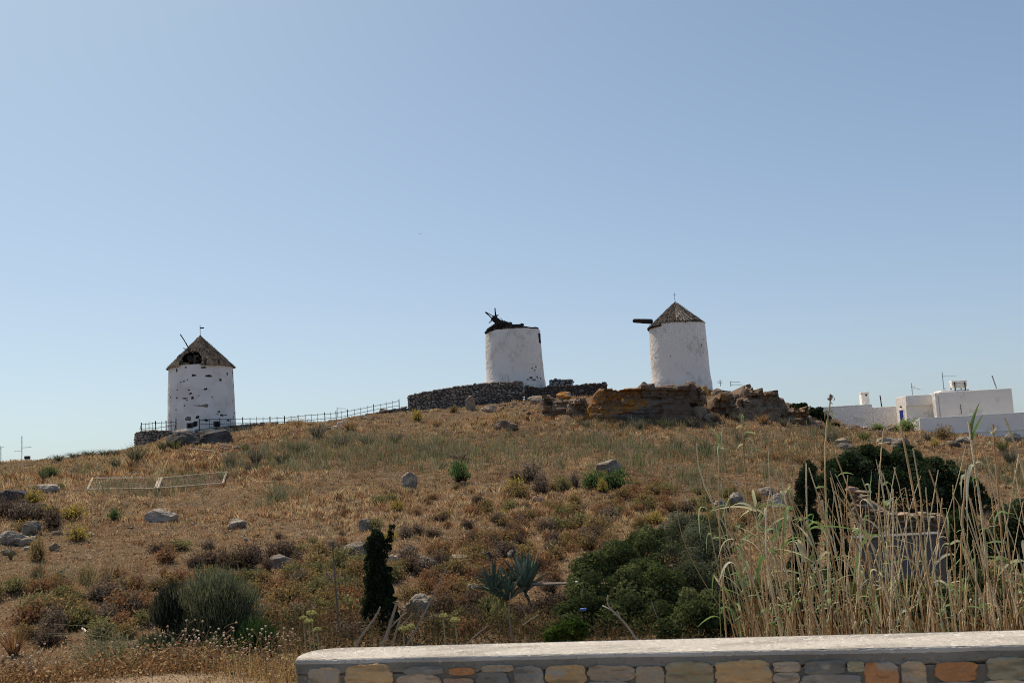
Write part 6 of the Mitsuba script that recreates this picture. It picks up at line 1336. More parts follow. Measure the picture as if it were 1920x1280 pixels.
# ------------------------------------------------------------------ the reed bed just behind the wall
gr_ = R(808)
CANE = [(0.54, 0.41, 0.23), (0.47, 0.33, 0.17), (0.60, 0.49, 0.32), (0.41, 0.265, 0.13), (0.46, 0.41, 0.24)]
def zwall(Y): return None
def cane_mesh(pts, r, col, seed, knots=True, n=22):
    c = curve(pts, n); g = R(seed)
    rad = r * np.linspace(1.0, 0.62, n)
    v, f = tube(c, rad, 5)
    col = np.asarray(col); cc = np.repeat(col[None], len(v), 0)
    ring = np.r_[np.repeat(np.arange(n), 5), 0, n - 1]
    cc = cc * (0.85 + 0.3 * meshkit.noise(np.column_stack([ring * 0.45, ring * 0, ring * 0.0 + seed]), seed))[:, None]
    kn = (ring + seed) % 3 == 0
    cc = np.where(kn[:, None], cc * np.array([1.25, 1.25, 1.3]), cc); cc = np.where(((ring + seed) % 3 == 1)[:, None], cc * 0.78, cc)
    return v, f, np.clip(cc, 0.01, 0.85)
def leaf_mesh(p0, d, L, w, droop, col, seed):
    n = 7; s = np.linspace(0, 1, n); d = np.asarray(d, float); d /= np.linalg.norm(d); g0 = R(seed + 5); L = L * g0.uniform(0.5, 1.3); kk_ = g0.choice([0.0, 1.0], p=[0.6, 0.4]); sw = g0.normal(size=3) * 0.25
    cen = p0 + d * (L * s * (1 - 0.35 * kk_ * s))[:, None] + np.array([0, 0, -1]) * (L * droop * (s ** 2 + 0.8 * kk_ * s ** 4))[:, None] + sw * (L * s ** 2)[:, None]
    side = np.cross(d, [0, 0, 1]); side /= np.linalg.norm(side) + 1e-9; g = R(seed)
    tw = g.uniform(-0.6, 0.6); ww = w * (0.45 + 0.9 * s) * (1 - s ** 1.8) + 0.0008
    tg = np.gradient(cen, axis=0); tg /= np.linalg.norm(tg, axis=1, keepdims=True); nn = np.cross(side, tg)
    sd_ = side * math.cos(tw) + nn * math.sin(tw)
    v = np.stack([cen - sd_ * ww[:, None] + nn * (ww * 0.35)[:, None], cen, cen + sd_ * ww[:, None] + nn * (ww * 0.35)[:, None]], 1).reshape(-1, 3); f = []
    for q_ in range(n - 1):
        for c0 in (0, 1):
            a = q_ * 3 + c0; f += [[a, a + 1, a + 4], [a, a + 4, a + 3]]
    return v, np.array(f), np.repeat(np.clip(np.asarray(col)[None] * g.uniform(0.85, 1.2), 0.01, 0.9), len(v), 0) * np.linspace(0.9, 1.15, len(v))[:, None]
LEAF = [(0.24, 0.34, 0.15), (0.30, 0.38, 0.20), (0.17, 0.27, 0.09), (0.40, 0.45, 0.28)]
PALEL = [(0.52, 0.52, 0.34), (0.46, 0.48, 0.30), (0.58, 0.57, 0.42)]
def reed(label, path, r, leaves_=(), col=None, seed=0, Y=None, group=None, plume=None):
    """path: pixels from the wall's top up to the tip, Y metres away; the foot goes on down to the gully"""
    pts = [at(px, py, Y) for px, py in path]
    d = pts[0] - pts[1]; d /= np.linalg.norm(d); low = pts[0] + d * 1.0; low[2] = min(low[2], pts[0][2] - 0.8); gz_ = float(H(low[0], low[1]))
    foot = pts[0] + (pts[0] - pts[1]) / np.linalg.norm(pts[0] - pts[1]) * max(0.4, (pts[0][2] - gz_) * 0.9) * np.array([0.6, 0.6, 1]); foot[2] = min(foot[2], gz_ + 0.02)
    k = thing('reed', label, 'reed', group)
    part(k, 'cane', vply(cane_mesh([foot] + pts, r, CANE[seed % 5] if col is None else col, seed), 'coloured', True))
    for j, (t, ang, L, droop, c) in enumerate(leaves_):
        cl = np.array(pts); q_ = curve(cl, 40)[min(39, int(t * 39))]; a = math.radians(ang)
        part(k, 'leaf', vply(leaf_mesh(q_, [math.cos(a) * 0.8, R(seed + j).normal() * 0.3, math.sin(a)], L, 0.019, droop, c, seed * 7 + j), 'leafy', True))
    if plume is not None:
        g = R(seed); n = 46; a = pts[-1]; s = g.uniform(0, 1, n)
        P = a + (pts[-1] - pts[-2]) / np.linalg.norm(pts[-1] - pts[-2]) * (s * plume)[:, None] + g.normal(0, 0.012, (n, 3)) * (1.2 - s)[:, None]
        part(k, 'plume', vply(leaves(P, np.array([[0.4, 0, 0.6]]), 0.035, 0.25, np.array([0.20, 0.16, 0.12]), g, 0.6), 'leafy'))
def tuft_leaves(n, seed, t0=0.72, L=(0.10, 0.22), pale=0.45):
    g = R(seed); return [(g.uniform(t0, 1.0), (g.uniform(15, 80) if j % 2 else g.uniform(100, 165)), g.uniform(*L), g.uniform(0.2, 0.9), (PALEL if g.uniform() < pale else LEAF)[g.integers(3)]) for j in range(n)]
GCOL = (0.20, 0.26, 0.10)
HERO = [('tall reed with a pale bud like leaf tuft, leftmost of the tall leafy ones', [(1362, 1195), (1352, 1050), (1348, 950), (1350, 815)], 0.0085, [(0.90, 70, 0.10, 0.2, PALEL[0]), (0.88, 110, 0.12, 0.1, PALEL[1]), (0.93, 35, 0.09, 0.5, PALEL[2]), (0.97, 95, 0.16, 0.0, LEAF[0]), (0.90, 88, 0.14, 0.0, LEAF[1])]),
        ('tall bare reed that leans farthest left, its tip over the brown slope', [(1445, 1195), (1385, 1030), (1345, 960), (1306, 830)], 0.0085, ()),
        ('tall leafy green topped reed in front of the brown slope below the ridge', [(1412, 1195), (1405, 1000), (1398, 900), (1392, 782)], 0.009, [(0.93, 20, 0.13, 0.7, LEAF[0]), (0.95, 150, 0.10, 0.8, PALEL[0]), (0.90, 12, 0.14, 0.8, PALEL[1]), (0.88, 160, 0.09, 0.9, PALEL[2]), (0.97, 60, 0.15, 0.5, LEAF[2]), (0.86, 30, 0.12, 0.9, LEAF[1]), (0.99, 90, 0.14, 0.0, LEAF[0]), (0.97, 120, 0.08, 0.4, PALEL[0])]),
        ('reed with two white leaf buds left of the broad dark cypress', [(1520, 1195), (1490, 1020), (1470, 930), (1444, 862)], 0.0085, [(0.80, 120, 0.10, 0.3, PALEL[2]), (0.76, 170, 0.09, 0.5, PALEL[0]), (0.80, 40, 0.10, 0.2, PALEL[1])]),
        ('very tall reed with a dark feathery flower head that crosses the ridge line', [(1560, 1195), (1553, 1010), (1547, 880), (1557, 752)], 0.011, [(0.97, 45, 0.10, 0.5, LEAF[2]), (0.95, 130, 0.06, 0.5, (0.14, 0.12, 0.08))]),
        ('tall thick yellow reed in front of the door of the small white house', [(1748, 1195), (1725, 1000), (1705, 880), (1688, 795)], 0.0115, [(0.55, 110, 0.12, 0.1, PALEL[0])]),
        ('reed with a big white bud and a drooping leaf, before the boundary wall', [(1858, 1195), (1846, 1010), (1832, 900), (1816, 790)], 0.013, [(0.90, 125, 0.13, 0.2, (0.75, 0.74, 0.62)), (0.80, 160, 0.14, 1.2, PALEL[2]), (0.93, 95, 0.22, 0.0, LEAF[2]), (0.90, 80, 0.20, 0.0, LEAF[2]), (0.74, 100, 0.12, 0.3, LEAF[2]), (0.80, 50, 0.09, 0.3, PALEL[0]), (0.70, 120, 0.10, 0.9, LEAF[2])]),
        ('tall reed with a small pale bud at its tip, second from the right edge', [(1884, 1195), (1878, 1000), (1868, 880), (1862, 795)], 0.0095, [(0.97, 70, 0.10, 0.1, PALEL[1]), (0.96, 115, 0.09, 0.2, PALEL[0])]),
        ('thick bare reed leaning in from the right edge across the boundary wall', [(1960, 1195), (1945, 1000), (1918, 880), (1884, 782)], 0.013, ()),
        ('tall thin reed with a pale tip leaf in front of the dome shaped bush', [(1655, 1195), (1648, 1000), (1650, 880), (1657, 803)], 0.0075, [(0.93, 20, 0.10, 0.3, LEAF[3]), (0.93, 160, 0.06, 0.4, PALEL[2])]),
        ('bare grey reed leaning right to left before the left half of the dome shaped bush', [(1640, 1195), (1620, 1000), (1585, 900), (1556, 822)], 0.0075, ()),
        ('straight pale reed just right of the broad dark cypress', [(1520, 1195), (1516, 1060), (1513, 960), (1512, 868)], 0.0085, ()),
        ('white reed with a side shoot in the right part of the reed bed', [(1802, 1195), (1802, 1050), (1808, 930), (1812, 880)], 0.011, ()),
        ('pale reed that leans left over the middle of the dome shaped bush', [(1740, 1195), (1734, 1000), (1722, 900), (1712, 840)], 0.0085, ()),
        ('two toned reed leaning left in front of the right end of the dome shaped bush', [(1900, 1195), (1890, 1010), (1866, 900), (1852, 872)], 0.009, ()),
        ('short reed with curled white leaves right beside the big leafy clump on the left', [(1440, 1195), (1432, 1060), (1422, 1000), (1418, 940)], 0.0095, tuft_leaves(9, 5, 0.62, (0.14, 0.30), 0.5)),
        ('bent reed with long arching green leaves left of the broad dark cypress', [(1480, 1195), (1460, 1080), (1442, 1000), (1432, 955)], 0.009, tuft_leaves(8, 6, 0.6, (0.18, 0.36), 0.4)),
        ('reed with a pale arching leaf in front of the ruined wall', [(1805, 1195), (1790, 1080), (1776, 1000), (1742, 880)], 0.010, [(0.55, 30, 0.22, 0.8, LEAF[3]), (0.55, 140, 0.16, 0.8, LEAF[3]), (0.57, 80, 0.2, 0.4, LEAF[1])]),
        ('short reed with two broad white green leaves just above the wall coping', [(1709, 1196), (1707, 1170), (1705, 1150), (1700, 1085)], 0.011, [(0.45, 150, 0.13, 0.25, (0.55, 0.60, 0.45)), (0.45, 45, 0.13, 0.3, (0.50, 0.56, 0.40)), (0.55, 95, 0.22, 0.0, LEAF[0]), (0.12, 20, 0.12, 0.6, LEAF[2]), (0.10, 160, 0.12, 0.6, LEAF[2])]),
        ('young green reed with long bent leaves at the left edge of the reed bed', [(1352, 1197), (1350, 1150), (1350, 1110), (1355, 1085)], 0.006, [(0.35, 140, 0.16, 1.0, LEAF[2]), (0.4, 60, 0.26, 0.6, LEAF[2]), (0.5, 35, 0.24, 1.0, LEAF[0]), (0.8, 20, 0.16, 1.1, LEAF[2])])]
for j, (lab, path, r, lv) in enumerate(HERO):
    reed(lab, path, r, lv, seed=j + 1, Y=7.4 + 0.25 * (j % 5), plume=0.05 if 'flower' in lab else None, col=GCOL if 'green reed' in lab else None)
RLAND = [('left end of the bed', 1375, 1080), ('broad dark cypress', 1512, 980), ('left cement wall end', 1610, 1012), ('short white leaved reed', 1705, 1110), ('right cement wall end', 1768, 1012), ('thickest green tipped reed', 1846, 1000), ('right photo edge', 1920, 1000)]
todo, seen = [], {}
for j in range(232):
    u = gr_.uniform(); bx = 1372 + 600 * u ** 0.92; Y = gr_.uniform(6.6, 9.8)
    leanx = gr_.normal(-0.16, 0.15) - 0.18 * max(0, 1 - (bx - 1372) / 170) + (0.26 if gr_.uniform() < 0.12 else 0)
    top = gr_.choice([gr_.uniform(1075, 1150), gr_.uniform(985, 1075), gr_.uniform(900, 985), gr_.uniform(830, 900)], p=[0.24, 0.38, 0.31, 0.07])
    if 1580 < bx < 1740 and gr_.uniform() < 0.5: top = gr_.uniform(870, 970)
    L = 1196 - top; bow = gr_.normal(0, 0.06)
    path = [(bx, 1196), (bx + leanx * L * 0.4 + bow * L * 0.5, 1196 - L * 0.4), (bx + leanx * L * 0.75 + bow * L * 0.5, 1196 - L * 0.75), (bx + leanx * L * 1.0, top)]
    r = gr_.uniform(0.0036, 0.0082); leafy_ = gr_.uniform() < 0.34
    lv = tuft_leaves(int(gr_.integers(2, 6)), 900 + j, 0.35, (0.10, 0.28), 0.32) if leafy_ else ()
    tx = path[-1][0]; d = [math.hypot(tx - x, (top - y) * 0.5) for _, x, y in RLAND]; k = int(np.argmin(d))
    what = f"{'thick' if r > 0.0063 else 'thin'} {'upright' if abs(leanx) < 0.09 else 'left leaning' if leanx < 0 else 'right leaning'} {'short' if top > 1060 else 'tall' if top < 940 else 'middling'} {'leafy' if leafy_ else 'bare'} reed"
    side = 'left of' if tx < RLAND[k][1] else 'right of'
    if k == 6: side = 'near'
    todo.append((what, k, side, d[k], path, r, lv, j, Y)); seen.setdefault((what, k, side), []).append(d[k])
for what, k, side, dk_, path, r, lv, j, Y in todo:
    o = sorted(seen[(what, k, side)]).index(dk_)
    reed(f'{what}, {ORD[o]} {"to" if side == "near" else side} the {RLAND[k][0]}', path, r, lv, seed=100 + j, Y=Y, group='reeds in the reed bed')
# dead canes and leaf scraps that fill the foot of the bed
n = 520; g = R(909); out = []
bx = g.uniform(1385, 1990, n); Y = g.uniform(6.4, 10.5, n); top = 1196 - np.abs(g.normal(0, 62, n)) - 12; lean = g.normal(-0.14, 0.22, n)
A = at(bx, np.full(n, 1215.0), Y); A[:, 2] = np.minimum(A[:, 2], 1.0); Bp = at(bx + lean * (1196 - top), top, Y + g.normal(0, 0.2, n))
A = A + (A - Bp) * 0.5
s = np.cross(Bp - A, np.array([[0, 1.0, 0]])); s /= np.linalg.norm(s, axis=1, keepdims=True); q2 = np.cross(Bp - A, s); q2 /= np.linalg.norm(q2, axis=1, keepdims=True); w = g.uniform(0.0022, 0.0055, n)[:, None]
v = np.stack([A + s * w, A - s * w * 0.6 + q2 * w, A - s * w * 0.6 - q2 * w, Bp + s * w * 0.6, Bp - s * w * 0.4 + q2 * w * 0.6, Bp - s * w * 0.4 - q2 * w * 0.6], 1).reshape(-1, 3)
i = np.arange(n)[:, None] * 6; f = np.vstack([i + np.array(t) for t in ([0, 1, 4], [0, 4, 3], [1, 2, 5], [1, 5, 4], [2, 0, 3], [2, 3, 5])])
c = np.array([(0.34, 0.225, 0.115), (0.25, 0.155, 0.075), (0.40, 0.29, 0.16), (0.17, 0.105, 0.055), (0.36, 0.20, 0.085)])[g.integers(0, 5, n)] * g.uniform(0.7, 1.25, n)[:, None]
m1 = (v, f, np.repeat(c, 6, 0))
scene['dead_reed_litter'] = vply(m1, 'strawy'); labels['dead_reed_litter'] = {'label': 'tangle of thin dead canes at the foot of the reed bed', 'kind': 'stuff'}
n = 380; bx = g.uniform(1385, 1960, n); py = 1200 - np.abs(g.normal(0, 80, n)); P = at(bx, py, g.uniform(6.6, 9.8, n))
lv = [leaf_mesh(P[k], [g.normal(), g.normal() * 0.4, g.uniform(-0.2, 1)], g.uniform(0.05, 0.16), g.uniform(0.004, 0.009), g.uniform(0.2, 1.0), (PALEL + LEAF + [(0.30, 0.20, 0.10), (0.36, 0.26, 0.13)])[g.integers(0, 9)], k) for k in range(n)]
scene['reed_leaf_scraps'] = vply(join(lv), 'leafy'); labels['reed_leaf_scraps'] = {'label': 'dry and green leaf scraps hanging between the canes of the reed bed', 'kind': 'stuff'}

# ------------------------------------------------------------------ two wooden frames with wire mesh lying on the slope
def frame(label, tl, tr, br, bl):
    k = thing('wooden_frame', label, 'frame'); c = [gnd(*p) for p in (tl, tr, br, bl)]
    c = [p + np.array([0, 0, 0.20 if i < 2 else 0.14]) for i, p in enumerate(c)]
    W_ = (0.56, 0.48, 0.37)
    for i in range(4):
        a, b = c[i], c[(i + 1) % 4]; wd = 0.06 if i % 2 else 0.035
        part(k, 'rail', vply(paint(tube([a, a * 0.5 + b * 0.5, b], wd, 4), W_, i, 0.2, 4)))
    net = []
    for s in np.linspace(0.02, 0.98, 44): net.append(tube([c[0] * (1 - s) + c[1] * s, c[3] * (1 - s) + c[2] * s], 0.003, 3))
    for s in np.linspace(0.05, 0.95, 16): net.append(tube([c[0] * (1 - s) + c[3] * s, c[1] * (1 - s) + c[2] * s], 0.003, 3))
    part(k, 'wire_mesh', vply(paint(join(net), (0.16, 0.15, 0.14), 3, 0.2, 3)))
frame('pale wooden frame with wire mesh lying on the slope, the left one', (174, 902), (298, 901.5), (291, 919.5), (164, 921))
frame('pale wooden frame with wire mesh lying on the slope, the right one', (303, 901.5), (425, 890), (418, 909.5), (296, 919))

def pole(name, label, pts, r, col, cat='wood', Y=None, seed=1, n=9):
    P = [gnd(x, y) + np.array([0, 0, 0.10]) for x, y in pts] if Y is None else [at(x, y, Y) for x, y in pts]
    single(name, vply(paint(tube(curve(P, n), np.linspace(r, r * 0.75, n), 6), col, seed, 0.25, 4)), label, cat)
OLDW = (0.36, 0.30, 0.24)
pole('timber', 'long weathered pole lying aslant below the left windmill, topmost of the broken timbers', [(353.6, 838), (429.4, 824)], 0.075, OLDW)
pole('timber', 'short pale pole that points down the slope below the left windmill', [(384, 836), (363, 867)], 0.08, (0.44, 0.37, 0.28))
pole('timber', 'thin weathered pole lying flat under the crossing of the broken timbers', [(353, 842.5), (406, 848.6)], 0.055, OLDW)
pole('timber', 'thin weathered pole, rightmost of the broken timbers below the left windmill', [(407.5, 834), (460.6, 842)], 0.06, (0.34, 0.25, 0.18))
for k, (x, y, w_, h_) in enumerate(((637, 798, 12, 8), (645, 794, 9, 7), (630, 803, 10, 6), (642, 800, 8, 5), (541, 791, 8, 5), (557, 786, 6, 4))):
    boulder(x, y, w_, h_, 'white plaster lump, ' + ('largest of the white debris under the fence', 'upper right one of the white debris under the fence', 'lowest of the white debris under the fence', 'right lower one of the white debris under the fence', 'left one of two on the ridge by the fence', 'right one of two on the ridge by the fence')[k], col=(0.62, 0.60, 0.57), seed=700 + k, sub=2, name='plaster_lump', cat='rubble', sink=0.1)
pole('broken_stick', 'short white stick lying among the cushions at the lower left', [(154, 1183.5), (171, 1197)], 0.035, (0.62, 0.56, 0.46))
single('grey_post', vply(paint(tube(curve([at(636, 1180, 22), at(629, 1095, 22), at(623, 1016, 22)], 9), np.linspace(0.024, 0.014, 9), 6), (0.13, 0.11, 0.095), 3, 0.3, 6)), 'thin dark leaning stake left of the twin tipped cypress', 'stake')
# bare sticks that rise from behind the wall
STK = (0.27, 0.225, 0.175)
for k, (lab, pts, r) in enumerate((('bare grey stick in front of the foot of the twin tipped cypress, leftmost', [(676, 1207), (692, 1172), (704, 1155), (713, 1137)], 0.0095), ('thick bent grey stick in front of the right side of the cypress foot', [(712, 1212), (728, 1180), (735, 1158), (745, 1127)], 0.013),
                                  ('forked bare grey stick right of the thick bent one', [(725, 1212), (743, 1182), (750, 1160), (762, 1141)], 0.0085), ('long straight bare stick that crosses the big grey boulder', [(764, 1205), (790, 1160), (815, 1110), (838, 1063)], 0.008),
                                  ('short bare stick behind the wall, left of the fine green bush', [(877, 1206), (890, 1192), (916, 1172)], 0.006))):
    t = thing('bare_stick', lab, 'stick'); P = [at(x, y, 6.2 + 0.25 * k) for x, y in pts]; P[0] = P[0] + (P[0] - P[1]) * 0.8
    part(t, 'stem', vply(paint(tube(curve(P, 12), np.linspace(r, r * 0.6, 12), 6), STK, k, 0.3, 14)))
    if k in (2, 1): part(t, 'side_twig', vply(paint(tube(curve([P[1], P[1] * 0.4 + P[2] * 0.6 + [0.05, 0, 0.02], P[2] + [0.09, 0, 0.03]], 7), np.linspace(r * 0.5, r * 0.25, 7), 5), STK, k + 5, 0.3, 14)))
t = thing('dead_branch', 'pale dead forked branch in front of the lentisk bush', 'branch'); BR_ = (0.38, 0.33, 0.27)
P = [at(x, y, 6.0) for x, y in ((1196, 1202), (1172, 1168), (1155, 1150), (1143, 1138), (1140, 1115))]
part(t, 'stem', vply(paint(tube(curve(P, 16), np.linspace(0.007, 0.004, 16), 6), BR_, 1, 0.3, 14)))
part(t, 'side_twig', vply(paint(tube(curve([at(1152, 1147, 6.0), at(1142, 1141, 6.0), at(1130, 1135, 6.05)], 6), 0.0035, 5), BR_, 2, 0.3, 14)))
part(t, 'side_twig', vply(paint(tube(curve([at(1164, 1160, 6.0), at(1160, 1150, 6.0), at(1157, 1145, 6.0)], 6), 0.003, 5), BR_, 3, 0.3, 14)))
for k, pts in enumerate((((1236, 1165), (1228, 1145), (1222, 1128)), ((993, 1165), (985, 1150), (975, 1135)), ((1092, 1105), (1091, 1120), (1093, 1128)), ((980, 1172), (996, 1160), (1010, 1152)))):
    pole('bare_twig', 'thin pale bare twig ' + ('low on the right part of the lentisk bush', 'in the shade under the tall agave', 'hanging from the fallen agave stalk', 'lying in the dark gap left of the lentisk bush')[k], pts, 0.014, BR_, 'twig', Y=(28.5, 31, 31, 28)[k], n=7)

# ------------------------------------------------------------------ dried flowers and weeds on the verge
HEADC = [(0.52, 0.41, 0.28), (0.46, 0.34, 0.22), (0.58, 0.48, 0.35)]
g = R(606); fl_spots = []
def weed_stem(base, tip, r, g):
    m_ = base * 0.5 + tip * 0.5 + np.array([g.normal() * 0.05, g.normal() * 0.04, 0.03])
    return curve([base, m_, tip], 6)
hd = [ico(1)[0] * (1 + 0.25 * (meshkit.noise(ico(1)[0] * 2.5 + k, k)[:, None] - 0.5)) * np.array([1, 1, 0.8]) for k in range(4)]
FSPOT = [(gx_, gy_) for gx_, gy_ in zip(g.uniform(300, 545, 52), 1168 + np.abs(g.normal(0, 46, 52)) + 14 * g.uniform(size=52))] + [(g.uniform(5, 290), g.uniform(1222, 1262)) for _ in range(24)]
for k, (px, py) in enumerate(FSPOT):
    Y = g.uniform(9.5, 11.2); tip = at(px, min(py, 1255), Y); b = np.array([tip[0] + g.normal() * 0.12, Y + g.normal() * 0.1, 0.0]); b[2] = float(H(b[0], b[1])) - 0.03
    if tip[2] < b[2] + 0.08: tip[2] = b[2] + g.uniform(0.1, 0.3)
    PENDING_ = []
    kk = numbered('dried_flower'); n_h = int(g.integers(2, 6)); stems = [tube(weed_stem(b, tip, 0.003, g), np.linspace(0.0034, 0.002, 6), 4)]; heads = [tip]
    for _ in range(n_h - 1):
        s = g.uniform(0.35, 0.75); q_ = b * (1 - s) + tip * s; t2_ = q_ + np.array([g.normal() * 0.11, g.normal() * 0.06, g.uniform(0.06, 0.24)]); heads.append(t2_)
        stems.append(tube(weed_stem(q_, t2_, 0.002, g), np.linspace(0.0024, 0.0015, 6), 4))
    part(kk, 'stem', vply(paint(join(stems), (0.27, 0.17, 0.09), k, 0.25, 10)))
    for hpt in heads:
        r = g.uniform(0.0085, 0.0135); c = np.array(HEADC[g.integers(3)]) * g.uniform(0.85, 1.1)
        part(kk, 'seed_head', vply((hd[g.integers(4)] * r + hpt, ico(1)[1], np.repeat(c[None], 42, 0)), 'coloured', True))
    fl_spots.append((kk, *[float(t) for t in proj(tip)]))
FL = [('the feathery bush', 400, 1190), ('the low green bush', 480, 1200), ('the wall\'s left end', 552, 1240), ('the long pale stone', 205, 1265), ('the big rusty tuft', 25, 1225), ('the wispy olive sapling', 325, 1185)]
acc = {}
for kk, px, py in fl_spots:
    d = [math.hypot(px - x, py - y) for _, x, y in FL]; j = int(np.argmin(d)); dx, dy = px - FL[j][1], py - FL[j][2]
    sd_ = ('right of' if dx > 0 else 'left of') if abs(dx) > abs(dy) else ('below' if dy > 0 else 'above')
    acc.setdefault((j, sd_), []).append((d[j], kk))
for (j, sd_), lst in acc.items():
    for o, (_, kk) in enumerate(sorted(lst)):
        labels[kk] = {'label': f'dried flower with pale round seed heads, {ORD[min(o, 15)]} {sd_} {FL[j][0]}', 'category': 'dried flower', 'group': 'dried flowers on the verge'}
# fennel like umbels behind the wall and at the left
for k, (px, py, r, Y, wh) in enumerate(((583.6, 1150, 9, 6.4, 'tallest of three left of the cypress'), (569, 1159, 7, 6.4, 'left one of three left of the cypress'), (579, 1165, 8, 6.3, 'lowest of three left of the cypress'), (595, 1180, 7, 6.2, 'low one just above the wall coping'), (756, 1179, 9, 6.2, 'at the right foot of the cypress'), (770, 1175, 8, 6.3, 'under the big grey boulder'),
                                        (831, 1155, 8, 6.4, 'upper one right of the big grey boulder'), (853, 1163, 9, 6.4, 'lower one right of the big grey boulder'), (435, 1231, 9, 9.8, 'among the dried flowers on the verge'), (248, 1241, 14, 9.9, 'pale green one left of the feathery bush'), (240, 1272, 14, 9.3, 'pale green one on the sandy verge'))):
    t = thing('umbel_flower', 'faded yellow green umbel on a thin stem, ' + wh, 'flower'); c = at(px, py, Y); rr = r * Y / F; g = R(k + 50)
    b = np.array([c[0] + g.normal() * 0.03, c[1], float(H(c[0], c[1])) - 0.05])
    part(t, 'stem', vply(paint(tube(curve([b, (b + c) / 2 + [0.02, 0, 0], c - [0, 0, rr * 0.7]], 7), 0.0032, 5), (0.30, 0.28, 0.15), k, 0.2, 8)))
    d = g.normal(size=(110, 3)); d[:, 2] = np.abs(d[:, 2]) * 0.6; d /= np.linalg.norm(d, axis=1, keepdims=True)
    Q = c + d * rr * g.uniform(0.7, 1.05, 110)[:, None] * np.array([1, 1, 0.7])
    part(t, 'umbel', vply(join([leaves(Q, d, 0.012, 0.8, np.array([0.42, 0.42, 0.17]), g, 0.6), *[(lambda p: (p[0], p[1], np.repeat([[0.30, 0.28, 0.13]], len(p[0]), 0)))(tube([c - [0, 0, rr * 0.7], q_], 0.0012, 3)) for q_ in Q[::8]]]), 'leafy'))
# weeds that nobody could count
def weeds(key, label, n, xr, yr, hr, cols, seed, leafn=4, wst=0.003, leafsize=0.035, leafcols=None, headfrac=0.0):
    g = R(seed); x = g.uniform(*xr, n); y = g.uniform(*yr, n)
    b = np.stack([x, y, H(x, y) - 0.03], -1); h = g.uniform(*hr, n); tip = b + np.stack([g.normal(0, 0.22, n) * h, g.normal(0, 0.16, n) * h, h], -1)
    m_ = (b + tip) / 2 + g.normal(0, 0.03, (n, 3)); s = g.normal(size=(n, 3)); s[:, 2] = 0; s /= np.linalg.norm(s, axis=1, keepdims=True); s *= wst
    v = np.stack([b - s, b + s, m_ + s * 0.8, m_ - s * 0.8, tip], 1).reshape(-1, 3); i = np.arange(n)[:, None] * 5
    f = np.vstack([i + np.array(t) for t in ([0, 1, 2], [0, 2, 3], [3, 2, 4])])
    c = np.asarray(cols)[g.integers(0, len(cols), n)] * g.uniform(0.7, 1.3, n)[:, None]
    out = [(v, f, np.repeat(np.clip(c, 0.005, 0.9), 5, 0))]
    k = np.repeat(np.arange(n), leafn); t_ = g.uniform(0.15, 1.0, len(k))[:, None]
    Q = b[k] * (1 - t_) + tip[k] * t_ + g.normal(0, 0.03, (len(k), 3))
    lc = np.asarray(leafcols or cols)[g.integers(0, len(leafcols or cols), len(k))]
    out.append(leaves(Q, np.array([[0, -0.4, 0.8]]), leafsize, 0.5, lc, g, 1.0, 0.35))
    nh = int(n * headfrac)
    for q_ in g.choice(n, nh, replace=False) if nh else ():
        out.append((hd[g.integers(4)] * g.uniform(0.006, 0.011) + tip[q_], ico(1)[1], np.repeat(np.array(HEADC[g.integers(3)])[None] * 0.9, 42, 0)))
    scene[key] = vply(join(out), 'strawy'); labels[key] = {'label': label, 'kind': 'stuff'}
BRW = [(0.30, 0.165, 0.075), (0.22, 0.115, 0.05), (0.38, 0.24, 0.12), (0.26, 0.17, 0.09), (0.16, 0.09, 0.045)]
weeds('brown_weeds', 'dry brown weeds with withered leaves on the left end of the verge', 1700, (-5.0, -2.9), (9.3, 12.5), (0.08, 0.30), BRW, 1, 7, 0.0028, 0.040, BRW + [(0.50, 0.38, 0.22), (0.42, 0.29, 0.14)], 0.12)
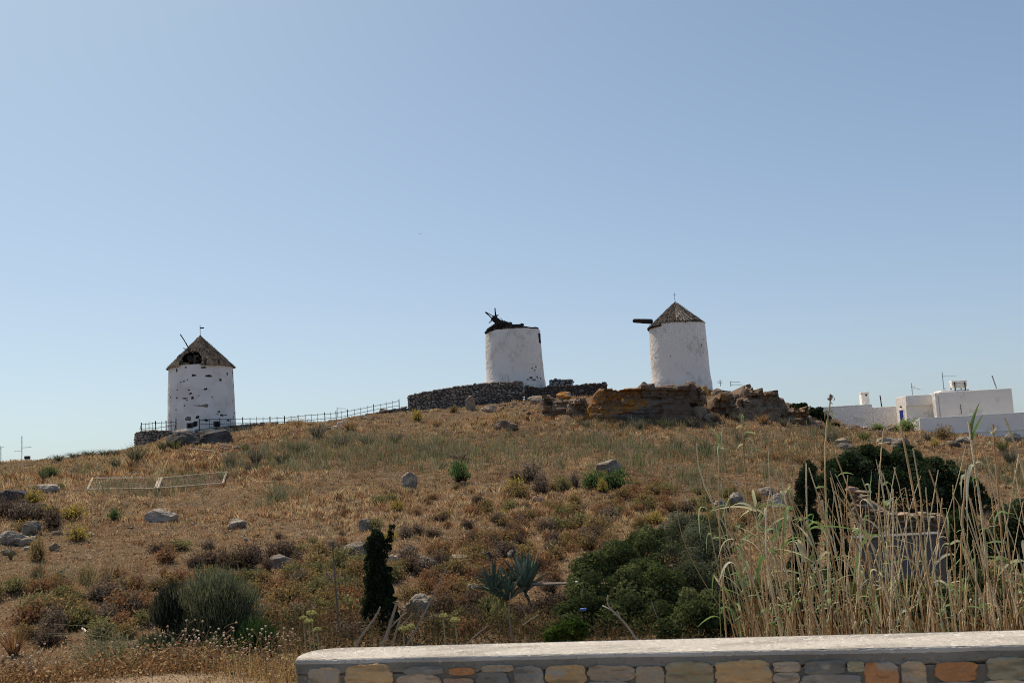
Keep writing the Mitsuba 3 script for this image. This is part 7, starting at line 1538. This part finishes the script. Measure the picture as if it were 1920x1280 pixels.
weeds('dry_weeds', 'tangled straw coloured weeds with tiny seed heads on the verge left of the wall', 2200, (-3.3, -1.7), (9.6, 12.5), (0.06, 0.24), BRW + [(0.42, 0.31, 0.17), (0.24, 0.24, 0.10)], 2, 5, 0.0024, 0.030, None, 0.16)
weeds('wall_weeds', 'rust brown dry weeds with pale heads right behind the left part of the wall', 1700, (-1.75, 0.1), (8.3, 10.8), (0.14, 0.40), BRW, 3, 6, 0.0026, 0.030, BRW + [(0.45, 0.33, 0.19)], 0.10)
weeds('grass_weeds', 'golden dry grass against the left end of the wall', 1700, (-2.5, -0.95), (6.2, 11.5), (0.12, 0.42), [(0.46, 0.31, 0.13), (0.38, 0.24, 0.10), (0.52, 0.38, 0.19)], 4, 3, 0.0022, 0.022, None, 0.05)
weeds('gully_weeds', 'dark and brown weeds in the gully behind the middle of the wall', 3400, (-7, 7), (25.5, 33), (0.3, 0.85), [(0.13, 0.09, 0.05), (0.09, 0.085, 0.04), (0.20, 0.13, 0.07), (0.06, 0.06, 0.03)], 5, 8, 0.006, 0.075)
weeds('verge_scraps', 'dry straws and leaf crumbs on the sandy verge', 1500, (-4.6, -1.4), (8.2, 10.2), (0.02, 0.10), BRW + [(0.50, 0.40, 0.26)], 6, 3, 0.0025, 0.022)
# the wispy green bush at the lower left
t = thing('wispy_bush', 'wispy pale green bush of thin criss crossing stems at the lower left', 'bush'); b = drop(at(205, 1262, 10.6), -0.05); g = R(66)
part(t, 'stems', vply((lambda m: (m[0] + b, m[1], m[2]))(tuft_mesh(900, 0.50, 0.62, [(0.16, 0.20, 0.085), (0.22, 0.25, 0.12), (0.12, 0.15, 0.06), (0.30, 0.28, 0.16)], 5, 0.0045)), 'strawy'))
tw = [tube(curve([b + [g.normal() * 0.1, 0, 0.02], b + [g.normal() * 0.12, g.normal() * 0.08, 0.25], b + [g.normal() * 0.24, g.normal() * 0.15, g.uniform(0.35, 0.6)]], 8), np.linspace(0.004, 0.002, 8), 4) for _ in range(40)]
part(t, 'twigs', vply(paint(join(tw), (0.26, 0.25, 0.14), 4, 0.3, 8)))
